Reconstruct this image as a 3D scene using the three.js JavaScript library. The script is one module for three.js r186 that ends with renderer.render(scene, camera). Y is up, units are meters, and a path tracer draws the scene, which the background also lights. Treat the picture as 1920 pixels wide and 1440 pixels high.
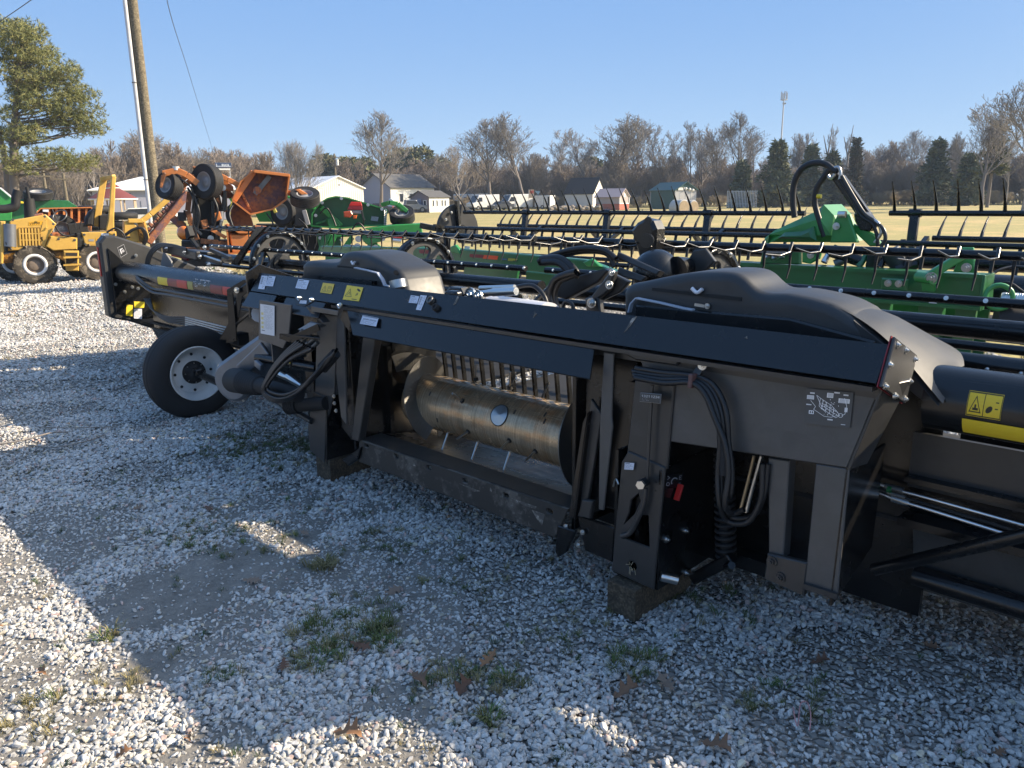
import * as THREE from 'three';
import { mergeGeometries, toCreasedNormals } from 'three/addons/utils/BufferGeometryUtils.js';
import { RoundedBoxGeometry } from 'three/addons/geometries/RoundedBoxGeometry.js';

// ---------------------------------------------------------------- camera, sky, sun
const scene = new THREE.Scene();
const FOC = 1442, PITCH = Math.atan((720 - 374) / FOC), ROLL = -0.0122, EYE = 1.7;
const camera = new THREE.PerspectiveCamera(2 * Math.atan(720 / FOC) * 180 / Math.PI, 4 / 3, 0.05, 6000);
camera.position.set(0, EYE, 0);
camera.rotation.order = 'YXZ';
camera.rotation.set(-PITCH, 0, ROLL);
scene.add(camera);
camera.updateMatrixWorld(true);
const renderer = new THREE.WebGLRenderer({ antialias: true });
renderer.toneMapping = THREE.LinearToneMapping;
renderer.toneMappingExposure = 2.45;
renderer.shadowMap.enabled = true;

const V = (x, y, z) => new THREE.Vector3(x, y, z);
const SUN = V(1.794, 1.02, -0.16).normalize();
{ // clear winter sky: deeper blue overhead, pale at the horizon, a soft glow round the sun
  const w = 512, h = 256, d = new Float32Array(w * h * 4);
  const hor = [0.238, 0.33, 0.41], mid = [0.074, 0.164, 0.345], zen = [0.1, 0.185, 0.35];
  for (let j = 0; j < h; j++) for (let i = 0; i < w; i++) {
    const el = (j + 0.5) / h * Math.PI - Math.PI / 2, az = ((i + 0.5) / w - 0.5) * 2 * Math.PI;
    const dir = V(Math.cos(el) * Math.cos(az), Math.sin(el), Math.cos(el) * Math.sin(az));
    const e = Math.max(0, el * 180 / Math.PI);
    const a = 1 - Math.exp(-e / 8.5), b = 1 - Math.exp(-Math.max(0, e - 8) / 38);
    const g = Math.pow(Math.max(0, dir.dot(SUN)), 9) * 2.2;
    for (let k = 0; k < 3; k++) {
      let c = hor[k] + (mid[k] - hor[k]) * a; c += (zen[k] - c) * b;
      c += g * [1.0, 0.97, 0.9][k] * 0.6;
      if (el < 0) c = [0.25, 0.25, 0.23][k];
      d[(j * w + i) * 4 + k] = c;
    }
    d[(j * w + i) * 4 + 3] = 1;
  }
  const t = new THREE.DataTexture(d, w, h, THREE.RGBAFormat, THREE.FloatType);
  t.mapping = THREE.EquirectangularReflectionMapping; t.magFilter = THREE.LinearFilter; t.minFilter = THREE.LinearFilter; t.needsUpdate = true;
  scene.background = t; scene.environment = t;
}
const sun = new THREE.DirectionalLight(new THREE.Color().setRGB(1, 0.84, 0.62), 4.1);
sun.target.position.set(-2, 0, -8); sun.position.copy(SUN).multiplyScalar(60).add(sun.target.position);
sun.castShadow = true; sun.shadow.mapSize.set(4096, 4096);
Object.assign(sun.shadow.camera, { left: -40, right: 40, top: 30, bottom: -30, near: 1, far: 200 });
scene.add(sun, sun.target);
scene.fog = new THREE.FogExp2(new THREE.Color().setRGB(0.5, 0.62, 0.78), 0.0004);

// ---------------------------------------------------------------- helpers
let seedState = 1;
function seed(s) { seedState = (s * 2654435761) >>> 0; }
function rnd() { seedState = (seedState + 0x6D2B79F5) >>> 0; let t = seedState; t = Math.imul(t ^ (t >>> 15), t | 1); t ^= t + Math.imul(t ^ (t >>> 7), t | 61); return ((t ^ (t >>> 14)) >>> 0) / 4294967296; }
const rr = (a, b) => a + (b - a) * rnd();
const CQ = camera.quaternion.clone(), CP = camera.position.clone();
const ray = (px, py) => V((px - 960) / FOC, -(py - 720) / FOC, -1).applyQuaternion(CQ);
const ground = (px, py, y = 0) => { const d = ray(px, py); return CP.clone().addScaledVector(d, (y - EYE) / d.y); };
function at(px, py, dist) { const d = ray(px, py); return CP.clone().addScaledVector(d, dist / Math.hypot(d.x, d.z)); }   // dist = metres over the ground
class Frame { // the local frame of a thing: used to measure the photograph in that thing's own planes
  constructor(o, turn) { this.o = o; this.turn = turn; this.q = new THREE.Quaternion().setFromAxisAngle(V(0, 1, 0), turn); this.i = this.q.clone().invert(); this.c = this.local(CP); }
  local(w) { return w.clone().sub(this.o).applyQuaternion(this.i); }
  world(l) { return l.clone().applyQuaternion(this.q).add(this.o); }
  hit(px, py, p, n) { const d = ray(px, py).applyQuaternion(this.i); return this.c.clone().addScaledVector(d, p.clone().sub(this.c).dot(n) / d.dot(n)); }
  X(px, py, x) { return this.hit(px, py, V(x, 0, 0), V(1, 0, 0)); }
  Y(px, py, y) { return this.hit(px, py, V(0, y, 0), V(0, 1, 0)); }
  Z(px, py, z) { return this.hit(px, py, V(0, 0, z), V(0, 0, 1)); }
}
const used = {};
function numbered(n) { const k = used[n] = (used[n] || 0) + 1; return k === 1 ? n : n + '_' + String(k - 1).padStart(3, '0'); }
function tag(o, label, category, group, kind) { o.userData.label = label; if (category) o.userData.category = category; if (group) o.userData.group = group; if (kind) o.userData.kind = kind; return o; }
function thing(name, label, category, pos, turn = 0, group) { const o = new THREE.Group(); o.name = numbered(name); scene.add(o); o.position.copy(pos); o.rotation.y = turn; return tag(o, label, category, group); }
const AX = { x: V(1, 0, 0), y: V(0, 1, 0), z: V(0, 0, 1) };
function boxUV(g, s = 1) {
  const p = g.attributes.position, n = g.attributes.normal, uv = new Float32Array(p.count * 2);
  for (let i = 0; i < p.count; i++) {
    const ax = Math.abs(n.getX(i)), ay = Math.abs(n.getY(i)), az = Math.abs(n.getZ(i)), x = p.getX(i), y = p.getY(i), z = p.getZ(i);
    const [u, v] = ax > ay && ax > az ? [z, y] : ay > az ? [x, z] : [x, y];
    uv[i * 2] = u * s; uv[i * 2 + 1] = v * s;
  }
  g.setAttribute('uv', new THREE.BufferAttribute(uv, 2));
}
const basis = (u, v, n, p) => new THREE.Matrix4().makeBasis(u, v, n).setPosition(p);
class MB { // collects shapes, then builds ONE mesh
  constructor() { this.g = []; }
  add(g, m) { if (g.index) g = g.toNonIndexed(); for (const k of Object.keys(g.attributes)) if (k !== 'position' && k !== 'normal') g.deleteAttribute(k); if (m) g.applyMatrix4(m); this.g.push(g); return this; }
  box(x, y, z, w, h, d, r = 0) { return this.add(r ? new RoundedBoxGeometry(w, h, d, 2, r) : new THREE.BoxGeometry(w, h, d), new THREE.Matrix4().makeTranslation(x, y, z)); }
  bar(p, q, w, h, up = AX.y, r = 0) { // rectangular bar from p to q
    const l = p.distanceTo(q), n = q.clone().sub(p).normalize(), u = up.clone().cross(n).normalize(), v = n.clone().cross(u), m = p.clone().add(q).multiplyScalar(.5);
    return this.add(r ? new RoundedBoxGeometry(w, h, l, 2, r) : new THREE.BoxGeometry(w, h, l), basis(u, v, n, m));
  }
  cyl(p, q, r0, r1 = r0, n = 14, open = false) {
    const l = p.distanceTo(q), d = q.clone().sub(p).normalize(), g = new THREE.CylinderGeometry(r1, r0, l, n, 1, open);
    return this.add(g, new THREE.Matrix4().makeRotationFromQuaternion(new THREE.Quaternion().setFromUnitVectors(AX.y, d)).setPosition(p.clone().add(q).multiplyScalar(.5)));
  }
  tube(pts, r, seg = 0, rad = 7, closed = false) { return this.add(new THREE.TubeGeometry(new THREE.CatmullRomCurve3(pts, closed, 'centripetal'), seg || Math.max(8, pts.length * 6), r, rad, closed)); }
  ball(p, r, n = 10) { return this.add(new THREE.SphereGeometry(r, n, Math.max(6, n * .7 | 0)), new THREE.Matrix4().makeTranslation(p.x, p.y, p.z)); }
  slab(pts, n, t, bev = 0.003, holes = [], soft = 0) { // flat plate: pts lie on its front face, n is the front's normal, t its thickness
    n = n.clone().normalize();
    const o = pts[0], u = pts[1].clone().sub(o); u.addScaledVector(n, -u.dot(n)).normalize(); const v = n.clone().cross(u);
    const to2 = p => { const d = p.clone().sub(o); return new THREE.Vector2(d.dot(u), d.dot(v)); };
    const s = new THREE.Shape(pts.map(to2));
    for (const h of holes) s.holes.push(new THREE.Path(h.map(to2)));
    bev = Math.min(bev, t * .45);
    const g = new THREE.ExtrudeGeometry(s, { depth: t - 2 * bev, bevelEnabled: bev > 0, bevelThickness: bev, bevelSize: bev, bevelOffset: -bev, bevelSegments: soft || 1, curveSegments: 10 });
    if (soft) return this.add(toCreasedNormals(g, .7), basis(u, v, n, o.clone().addScaledVector(n, -t + bev)));
    return this.add(g, basis(u, v, n, o.clone().addScaledVector(n, -t + bev)));
  }
  lathe(prof, m, n = 28) { return this.add(new THREE.LatheGeometry(prof.map(a => new THREE.Vector2(a[0], a[1])), n), m); }
  torus(p, n, R, r, a = 8, b = 28) { return this.add(new THREE.TorusGeometry(R, r, a, b), new THREE.Matrix4().makeRotationFromQuaternion(new THREE.Quaternion().setFromUnitVectors(AX.z, n.clone().normalize())).setPosition(p)); }
  bolt(p, n, r = .012) { const q = p.clone().addScaledVector(n, r * .9), q2 = q.clone().addScaledVector(n, r * .5); this.cyl(p.clone().addScaledVector(n, -.004), p.clone().addScaledVector(n, r * .25), r * 1.5, r * 1.5, 12); return this.cyl(p, q, r, r, 6).cyl(q, q2, r * .55, r * .5, 8); }
  build(name, mat, parent, label) {
    const g = mergeGeometries(this.g); boxUV(g, mat.userData.s || 1);
    const m = new THREE.Mesh(g, mat); m.name = parent === scene ? numbered(name) : name; m.castShadow = m.receiveShadow = true;
    if (label) m.userData.label = label; if (/(bolts|pins|nuts|holes|fittings|tines|teeth|slot|boot|lugs|wire|ribs)$/.test(name)) m.userData.kind = 'stuff';
    (parent || scene).add(m); return m;
  }
}
const mb = () => new MB();
function circ(c, u, v, r, n = 20, r2 = r, a0 = 0, a1 = Math.PI * 2) { const o = []; for (let i = 0; i < n; i++) { const a = a0 + (a1 - a0) * i / (a1 - a0 > 6.28 ? n : n - 1); o.push(c.clone().addScaledVector(u, Math.cos(a) * r).addScaledVector(v, Math.sin(a) * r2)); } return o; }
const alongX = (p) => new THREE.Matrix4().makeRotationZ(-Math.PI / 2).setPosition(p);   // lathe axis y -> +x
const lerp = (a, b, t) => a.clone().lerp(b, t);
function decal(tl, tr, br, bl, mat, name, parent, off = .002, label) { // a printed sticker on a surface
  const n = tr.clone().sub(tl).cross(bl.clone().sub(tl)).normalize().negate(), g = new THREE.BufferGeometry();
  const P = [tl, bl, br, tl, br, tr].map(p => p.clone().addScaledVector(n, off));
  g.setAttribute('position', new THREE.BufferAttribute(new Float32Array(P.flatMap(p => [p.x, p.y, p.z])), 3));
  g.setAttribute('uv', new THREE.BufferAttribute(new Float32Array([0, 1, 0, 0, 1, 0, 0, 1, 1, 0, 1, 1]), 2)); g.computeVertexNormals();
  const m = new THREE.Mesh(g, mat); m.name = name; m.castShadow = m.receiveShadow = true; if (label) m.userData.label = label; parent.add(m); return m;
}

// ---------------------------------------------------------------- textures and materials
function dataTex(n, fn, srgb = false, rep = true) { // fn(u,v) -> [r,g,b] 0..1
  const d = new Uint8Array(n * n * 4);
  for (let j = 0; j < n; j++) for (let i = 0; i < n; i++) { const c = fn((i + .5) / n, (j + .5) / n), k = (j * n + i) * 4; for (let q = 0; q < 3; q++) d[k + q] = Math.max(0, Math.min(255, c[q] * 255)); d[k + 3] = 255; }
  const t = new THREE.DataTexture(d, n, n); t.wrapS = t.wrapT = THREE.RepeatWrapping; t.magFilter = THREE.LinearFilter; t.minFilter = THREE.LinearMipmapLinearFilter; t.generateMipmaps = true;
  if (srgb) t.colorSpace = THREE.SRGBColorSpace; t.needsUpdate = true; return t;
}
const h2 = (x, y, s) => { let h = Math.imul(x, 374761393) + Math.imul(y, 668265263) + Math.imul(s, 974711); h = Math.imul(h ^ (h >>> 13), 1274126177); return ((h ^ (h >>> 16)) >>> 0) / 4294967296; };
const sm = t => t * t * (3 - 2 * t);
function vn(u, v, f, s) { const x = u * f, y = v * f, i = Math.floor(x), j = Math.floor(y), a = sm(x - i), b = sm(y - j), m = k => ((k % f) + f) % f; return (h2(m(i), m(j), s) * (1 - a) + h2(m(i + 1), m(j), s) * a) * (1 - b) + (h2(m(i), m(j + 1), s) * (1 - a) + h2(m(i + 1), m(j + 1), s) * a) * b; }
const fbm = (u, v, f, s, o = 4) => { let t = 0, a = .5, n = 0; for (let k = 0; k < o; k++) { t += a * vn(u, v, f << k, s + k); n += a; a *= .55; } return t / n; };
const dustTex = dataTex(512, (u, v) => { const b = .82 + .18 * fbm(u, v, 6, 3), sp = h2(Math.floor(u * 512), Math.floor(v * 512), 9) > .996 ? 1 : 0; const k = Math.min(1, b); return [k + sp * .2, k + sp * .2, k + sp * .2]; }, true);
const roughTex = dataTex(512, (u, v) => { const a = .62 + .38 * fbm(u, v, 5, 21), st = fbm(u * .999, v, 32, 5, 2); return [a, a * (.9 + .1 * st), a]; });
const wearTex = dataTex(512, (u, v) => { const a = fbm(u, v, 4, 44), b = fbm(u, v, 24, 45), s = vn(u, v, 64, 61) > .8 && a > .52 ? 1 : 0; const m = Math.max(0, Math.min(1, (a * .6 + b * .4 - .53) * 7)); const k = .5 + .5 * m * .75 + s * .2; return [k, k * .97, k * .93]; }, true);
const rustTex = dataTex(512, (u, v) => { const a = fbm(u, v, 5, 71), b = fbm(u, v, 28, 72), m = Math.max(0, Math.min(1, (a * .65 + b * .35 - .42) * 5)); return [.5 + .2 * m + .14 * b, .36 + .06 * m + .14 * b, .25 + .12 * (1 - m) + .12 * b]; }, true);
const streakTex = dataTex(512, (u, v) => { const a = fbm(u, v, 4, 81), st = vn(u, .5, 256, 82) * .5 + vn(u, v, 128, 83) * .2 + vn(u, v, 16, 86) * .3, r = Math.max(0, Math.min(1, (fbm(u, v, 7, 84) - .55) * 4)); return [.6 + .4 * st + .05 * r, .56 + .38 * st - .04 * r, .5 + .38 * st - .1 * r]; }, true);
const barkTex = dataTex(512, (u, v) => { const a = vn(u, v, 16, 91), f = Math.pow(vn(u, v * .999, 64, 92), 1.5), g = fbm(u, v, 8, 93); const k = .45 + .35 * f + .3 * g; return [k, k * .95, k * .86]; }, true);
const scuffTex = (() => { // dusty paint: smudges, specks, a few scratches
  const c = document.createElement('canvas'); c.width = c.height = 1024; const x = c.getContext('2d'); x.fillStyle = '#c4c2bf'; x.fillRect(0, 0, 1024, 1024);
  for (let i = 0; i < 900; i++) { const a = h2(i, 1, 77), b = h2(i, 2, 77), r = 10 + 70 * h2(i, 3, 77), v = 150 + 100 * h2(i, 4, 77) | 0; x.fillStyle = `rgba(${v},${v - 2},${v - 6},.10)`; for (const dx of [-1024, 0, 1024]) { x.beginPath(); x.ellipse(a * 1024 + dx, b * 1024, r, r * (.3 + h2(i, 5, 77)), h2(i, 6, 77) * 3, 0, 6.3); x.fill(); } }
  for (let i = 0; i < 2600; i++) { const v = h2(i, 7, 77) > .4 ? 255 : 130; x.fillStyle = `rgba(${v},${v},${v - 8},${.25 + .5 * h2(i, 8, 77)})`; const s = .6 + 1.6 * Math.pow(h2(i, 9, 77), 4); x.fillRect(h2(i, 10, 77) * 1024, h2(i, 11, 77) * 1024, s, s); }
  x.lineCap = 'round'; for (let i = 0; i < 70; i++) { const a = h2(i, 12, 77) * 1024, b = h2(i, 13, 77) * 1024, t = h2(i, 14, 77) * 3.1, l = 8 + 60 * Math.pow(h2(i, 15, 77), 2); x.strokeStyle = `rgba(255,252,246,${.15 + .4 * h2(i, 16, 77)})`; x.lineWidth = .6 + h2(i, 17, 77); x.beginPath(); x.moveTo(a, b); x.lineTo(a + Math.cos(t) * l, b + Math.sin(t) * l); x.stroke(); }
  const t = new THREE.CanvasTexture(c); t.wrapS = t.wrapT = THREE.RepeatWrapping; t.colorSpace = THREE.SRGBColorSpace; return t;
})();
function std(c, rough, metal = 0, o = {}) { const m = new THREE.MeshStandardMaterial({ color: new THREE.Color().setRGB(...c), roughness: rough, metalness: metal }); const { s, ...rest } = o; if (s) m.userData.s = s; Object.assign(m, rest); return m; }
function phys(c, rough, metal, o = {}) { const m = new THREE.MeshPhysicalMaterial({ color: new THREE.Color().setRGB(...c), roughness: rough, metalness: metal }); const { s, ...rest } = o; if (s) m.userData.s = s; Object.assign(m, rest); return m; }
const M = {
  black: std([.0115, .012, .0135], .33, 0, { map: scuffTex, s: 1.1, roughnessMap: roughTex }),
  panelGrey: std([.118, .117, .117], .5, 0, { map: scuffTex, s: 1.1, roughnessMap: roughTex }),
  blackPlate: std([.056, .056, .057], .45, 0, { map: scuffTex, s: 1.3, roughnessMap: roughTex }),
  blackDull: std([.014, .014, .014], .7, 0, { map: dustTex }),
  plastic: std([.036, .036, .036], .6, 0, { map: dustTex, roughnessMap: roughTex, s: 1.5 }),
  worn: std([.13, .122, .112], .6, 0, { map: wearTex, s: 1.3 }),
  rubber: std([.016, .016, .017], .75, 0, { map: dustTex }),
  hose: std([.01, .01, .011], .45),
  tyreOld: std([.2, .18, .15], .9, 0, { map: wearTex, s: 2 }),
  steel: std([.55, .55, .54], .32, 1, { map: dustTex }),
  zinc: std([.62, .62, .6], .3, 1),
  alu: std([.27, .285, .31], .45, .7, { map: dustTex }),
  drum: std([.66, .575, .44], .33, .5, { map: streakTex, roughnessMap: roughTex, s: 1.6 }),
  floorSteel: std([.2, .2, .2], .36, 1, { map: streakTex, roughnessMap: roughTex, s: 1.2 }),
  wornSteel: std([.2, .195, .185], .45, .8, { map: dustTex }),
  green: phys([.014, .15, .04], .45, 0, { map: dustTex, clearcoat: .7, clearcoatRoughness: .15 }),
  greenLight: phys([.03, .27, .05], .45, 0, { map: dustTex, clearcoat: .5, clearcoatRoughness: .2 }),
  orange: phys([.6, .2, .045], .5, 0, { map: dustTex, clearcoat: .3, clearcoatRoughness: .3 }),
  orangeWorn: std([.55, .22, .08], .65, 0, { map: wearTex, s: 1.5 }),
  rust: std([.55, .55, .58], .9, 0, { map: rustTex, s: 1.5 }),
  rustPlate: std([.42, .42, .44], .85, 0, { map: rustTex, s: .8 }),
  yellow: phys([.66, .4, .075], .5, 0, { map: dustTex, clearcoat: .3, clearcoatRoughness: .3 }),
  yellowDeep: std([.5, .25, .02], .6, 0, { map: wearTex, s: 1 }),
  white: std([.72, .72, .7], .5, 0, { map: dustTex }),
  rim: std([.8, .79, .76], .45, 0, { map: dustTex }),
  grey: std([.3, .3, .3], .5, 0, { map: dustTex }),
  greyBlue: std([.4, .42, .47], .4),
  red: std([.5, .02, .015], .4), redDark: std([.2, .015, .02], .4), amber: phys([.7, .18, .01], .25, 0, { clearcoat: 1 }),
  sticker: std([.62, .63, .66], .45), yellowSticker: std([.75, .55, .03], .45), emblem: std([.75, .75, .78], .4), clampBrown: std([.11, .055, .05], .6),
  wood: std([.14, .115, .09], .9, 0, { map: barkTex, s: 2.2, bumpMap: barkTex, bumpScale: .004 }),
  pole: std([.29, .275, .235], .95, 0, { map: barkTex, s: .9, bumpMap: barkTex, bumpScale: .01 }),
  bark: std([.27, .235, .2], .95), barkDark: std([.17, .145, .125], .95), barkPale: std([.36, .32, .28], .95),
};

// ---------------------------------------------------------------- ground
const HF = new Frame(V(.504, 0, -2.846), -44.4 * Math.PI / 180);   // frame of the black header: x to its right end, z towards us
const grassTex = dataTex(1024, (u, v) => { const a = fbm(u, v, 5, 101), b = fbm(u, v, 40, 102, 3), c = vn(u, v, 256, 103), m = Math.max(0, Math.min(1, (a - .42) * 4)); const k = .75 + .3 * b * c + .12 * c; return [(.68 + .10 * m) * k, (.63 + .05 * m) * k, (.40 + .06 * m) * k]; }, true);
const fieldMat = std([1, 1, .95], 1, 0, { map: grassTex, s: 1 / 9, bumpMap: grassTex, bumpScale: .04 });
{
  const g = new THREE.PlaneGeometry(5000, 5000); g.rotateX(-Math.PI / 2); g.translate(0, -.03, -1500); boxUV(g, 1 / 9);
  const m = new THREE.Mesh(g, fieldMat); m.name = 'grass_field'; m.receiveShadow = true; scene.add(m); tag(m, 'mown winter field of tan and green grass behind the machines', 'field', null, 'structure');
}
// gravel floor: crushed stone in cells of varying tone, with relief
const NS = 72, cellMap = (() => {
  const n = 1024, col = new Uint8Array(n * n * 4), hgt = new Uint8Array(n * n * 4);
  for (let j = 0; j < n; j++) for (let i = 0; i < n; i++) {
    const x = i / n * NS, y = j / n * NS, xi = Math.floor(x), yi = Math.floor(y); let d1 = 9, d2 = 9, id = 0;
    for (let a = -1; a <= 1; a++) for (let b = -1; b <= 1; b++) {
      const X = (xi + a + NS) % NS, Y = (yi + b + NS) % NS, dx = xi + a + h2(X, Y, 1) - x, dy = yi + b + h2(X, Y, 2) - y, d = Math.hypot(dx, dy * 1.25);
      if (d < d1) { d2 = d1; d1 = d; id = h2(X, Y, 3); } else if (d < d2) d2 = d;
    }
    const e = Math.min(1, (d2 - d1) * 3), k = (j * n + i) * 4, c = .62 + .34 * id, gap = e < .2;
    col[k] = 255 * (gap ? .56 : c); col[k + 1] = 255 * (gap ? .53 : c * .985); col[k + 2] = 255 * (gap ? .49 : c * .96); col[k + 3] = 255;
    hgt[k] = hgt[k + 1] = hgt[k + 2] = 255 * e * (.6 + .4 * id); hgt[k + 3] = 255;
  }
  const mk = (d, s) => { const t = new THREE.DataTexture(d, n, n); t.wrapS = t.wrapT = THREE.RepeatWrapping; t.magFilter = THREE.LinearFilter; t.minFilter = THREE.LinearMipmapLinearFilter; t.generateMipmaps = true; if (s) t.colorSpace = THREE.SRGBColorSpace; t.needsUpdate = true; return t; };
  return [mk(col, true), mk(hgt, false)];
})();
const gravelMat = std([.62, .605, .58], .95, 0, { map: cellMap[0], bumpMap: cellMap[1], bumpScale: .022, s: 1 / 2.6 });
const lotEdge = x => -7.5 + 1.2 * Math.sin(x * .21) + .7 * Math.sin(x * .77 + 1);
{ // the lot ends in a ragged edge behind the green header
  const s = new THREE.Shape(), a = [];
  for (let x = -60; x <= 40; x += .5) a.push([x, lotEdge(x) + .35 * (h2(Math.round(x * 2), 5, 5) - .5)]);
  s.moveTo(-60, 60); for (const [x, z] of a) s.lineTo(x, z); s.lineTo(40, 60);
  const g = new THREE.ShapeGeometry(s); g.rotateX(Math.PI / 2); g.scale(1, 1, 1);
  const p = g.attributes.position; for (let i = 0; i < p.count; i++) p.setY(i, 0);
  const ix = g.index.array; for (let i = 0; i < ix.length; i += 3) [ix[i], ix[i + 1]] = [ix[i + 1], ix[i]];
  g.computeVertexNormals(); boxUV(g, 1 / 2.6);
  const m = new THREE.Mesh(g, gravelMat); m.name = 'gravel_lot'; m.position.copy(HF.o); m.position.y = -.008; m.rotation.y = HF.turn; m.receiveShadow = true; scene.add(m); tag(m, 'lot of pale crushed limestone gravel', 'gravel lot', null, 'structure');
}
// bare trodden ground where the stone is thin
const dirtC = [ground(330, 1115), ground(430, 1060), ground(285, 1250), ground(560, 1010)];
const dirtR = [.36, .26, .14, .12];
const dirtAt = (x, z) => { let m = 0; for (let i = 0; i < 4; i++) { const d = Math.hypot((x - dirtC[i].x), (z - dirtC[i].z) * 1.1) / dirtR[i]; m = Math.max(m, 1 - d); } return m + .35 * (fbm(x * .13 + 5, z * .13 + 5, 16, 7, 3) - .5); };
{
  const n = 60, g = new THREE.PlaneGeometry(2.6, 2.6, n, n); g.rotateX(-Math.PI / 2);
  const dirt = std([.4, .385, .36], 1, 0, { map: dataTex(512, (u, v) => { const a = fbm(u, v, 6, 111), b = fbm(u, v, 60, 112, 3), s = vn(u, v, 170, 113) > .84 ? .16 : 0; const k = .52 + .2 * a + .16 * b + s; return [k, k * .985, k * .955]; }, true), bumpScale: .012 });
  dirt.bumpMap = dirt.map; const p = g.attributes.position, c = dirtC[0];
  const keep = []; const ix = g.index.array;
  for (let i = 0; i < p.count; i++) p.setY(i, .001 + .004 * vn(p.getX(i) / 9 + .5, p.getZ(i) / 9 + .5, 40, 8));
  for (let i = 0; i < ix.length; i += 3) { let x = 0, z = 0; for (let k = 0; k < 3; k++) { x += p.getX(ix[i + k]) / 3; z += p.getZ(ix[i + k]) / 3; } if (dirtAt(x + c.x, z + c.z) > -.1) keep.push(ix[i], ix[i + 1], ix[i + 2]); }
  g.setIndex(keep); g.computeVertexNormals(); boxUV(g, 1 / .8);
  const m = new THREE.Mesh(g, dirt); m.name = 'dirt_patch'; m.position.set(c.x, 0, c.z); m.receiveShadow = true; scene.add(m); tag(m, 'grey patch of bare trodden dirt in the gravel', 'dirt', null, 'structure');
}
{ // the stones themselves
  seed(11);
  const gravel = new THREE.Group(); gravel.name = 'gravel'; tag(gravel, 'loose crushed limestone covering the lot', 'gravel', null, 'stuff'); scene.add(gravel);
  const mat = std([1, 1, 1], .9, 0, { map: dustTex, s: 6 });
  const geos = [0, 1, 2, 3].map(() => {
    const g = new THREE.IcosahedronGeometry(1, 2); const p = g.attributes.position, ns = [];
    const cuts = []; for (let k = 0; k < 11; k++) cuts.push([V(rr(-1, 1), rr(-1, 1), rr(-1, 1)).normalize(), rr(.42, .78)]);
    for (let i = 0; i < p.count; i++) { const v = V(p.getX(i), p.getY(i), p.getZ(i)); for (const [n, d] of cuts) { const e = v.dot(n) - d; if (e > 0) v.addScaledVector(n, -e); } p.setXYZ(i, v.x, v.y, v.z); }
    g.computeVertexNormals(); boxUV(g, .3); return g;
  });
  const list = [[], [], [], []];
  const put = (d0, d1, per, s0, s1) => {
    const half = .82, area = half * (d1 * d1 - d0 * d0), n = Math.round(area * per);
    for (let i = 0; i < n; i++) {
      const d = Math.sqrt(rr(d0 * d0, d1 * d1)), x = d * rr(-half, half), z = -d, l = HF.local(V(x, 0, z));
      if (l.z < lotEdge(l.x)) continue;
      const dm = dirtAt(x, z); if (dm > 0 && rnd() < Math.min(.93, .5 + dm * 1.6)) continue;
      const bare = fbm(x * .06 + 20, z * .06 + 20, 32, 15, 3); if (bare > .74 && rnd() < .5) continue;
      const s = (s0 + (s1 - s0) * Math.pow(rnd(), 1.6)) * (dm > 0 ? .75 : 1);
      list[i & 3].push([x, z, s, rnd(), rnd(), rnd(), rnd()]);
    }
  };
  put(1.5, 4, 9400, .0055, .0145); put(4, 7, 5600, .007, .0165); put(7, 12, 2100, .011, .022); put(12, 22, 480, .018, .032); put(22, 34, 150, .028, .044);
  const q = new THREE.Quaternion(), e = new THREE.Euler(), m4 = new THREE.Matrix4(), c = new THREE.Color();
  list.forEach((L, k) => {
    const im = new THREE.InstancedMesh(geos[k], mat, L.length); im.name = 'stone'; im.userData.kind = 'stuff';
    L.forEach(([x, z, s, a, b, d, f], i) => {
      q.setFromEuler(e.set((a - .5) * 1.3, b * 6.28, (d - .5) * 1.3));
      m4.compose(V(x, s * (.1 + .75 * f), z), q, V(s * (1 + .5 * a), s * (.5 + .4 * d), s * (.72 + .4 * b))); im.setMatrixAt(i, m4);
      const t = .24 + .5 * Math.pow(a * .5 + f * .5, 1.05), pink = d > .965 ? 1 : 0, tan = b > .95 ? 1 : 0;
      c.setRGB(t * (1 + .08 * pink + .04 * tan), t * (.975 - .16 * pink - .04 * tan), t * (.92 - .2 * pink - .2 * tan)); im.setColorAt(i, c);
    });
    im.castShadow = im.receiveShadow = true; gravel.add(im);
  });
}

// ---------------------------------------------------------------- the black draper header
const header = thing('draper_header', 'long black harvesting header on wood blocks, its open feeder mouth and steel auger facing us', 'combine header', HF.o, HF.turn);
const lean = 4 * Math.PI / 180, LNn = V(0, Math.sin(lean), Math.cos(lean)), LNo = V(0, .14, -.05);
const L = (px, py, off = 0) => HF.hit(px, py, LNo.clone().addScaledVector(LNn, off), LNn);
const LP = (off, ...a) => a.map(([x, y]) => L(x, y, off));
const ZP = (z, ...a) => a.map(([x, y]) => HF.Z(x, y, z)), XP = (x, ...a) => a.map(([u, v]) => HF.X(u, v, x));
const sh = (p, x, y, z) => p.clone().add(V(x, y, z));
const extr = (sec, x0, x1, b = .004) => { const m = mb(); m.slab(sec.map(([z, y]) => V(x1, y, z)), AX.x, x1 - x0, b); return m; };   // a (z,y) profile run along x
const dirUp = V(0, .75, .25);
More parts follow.
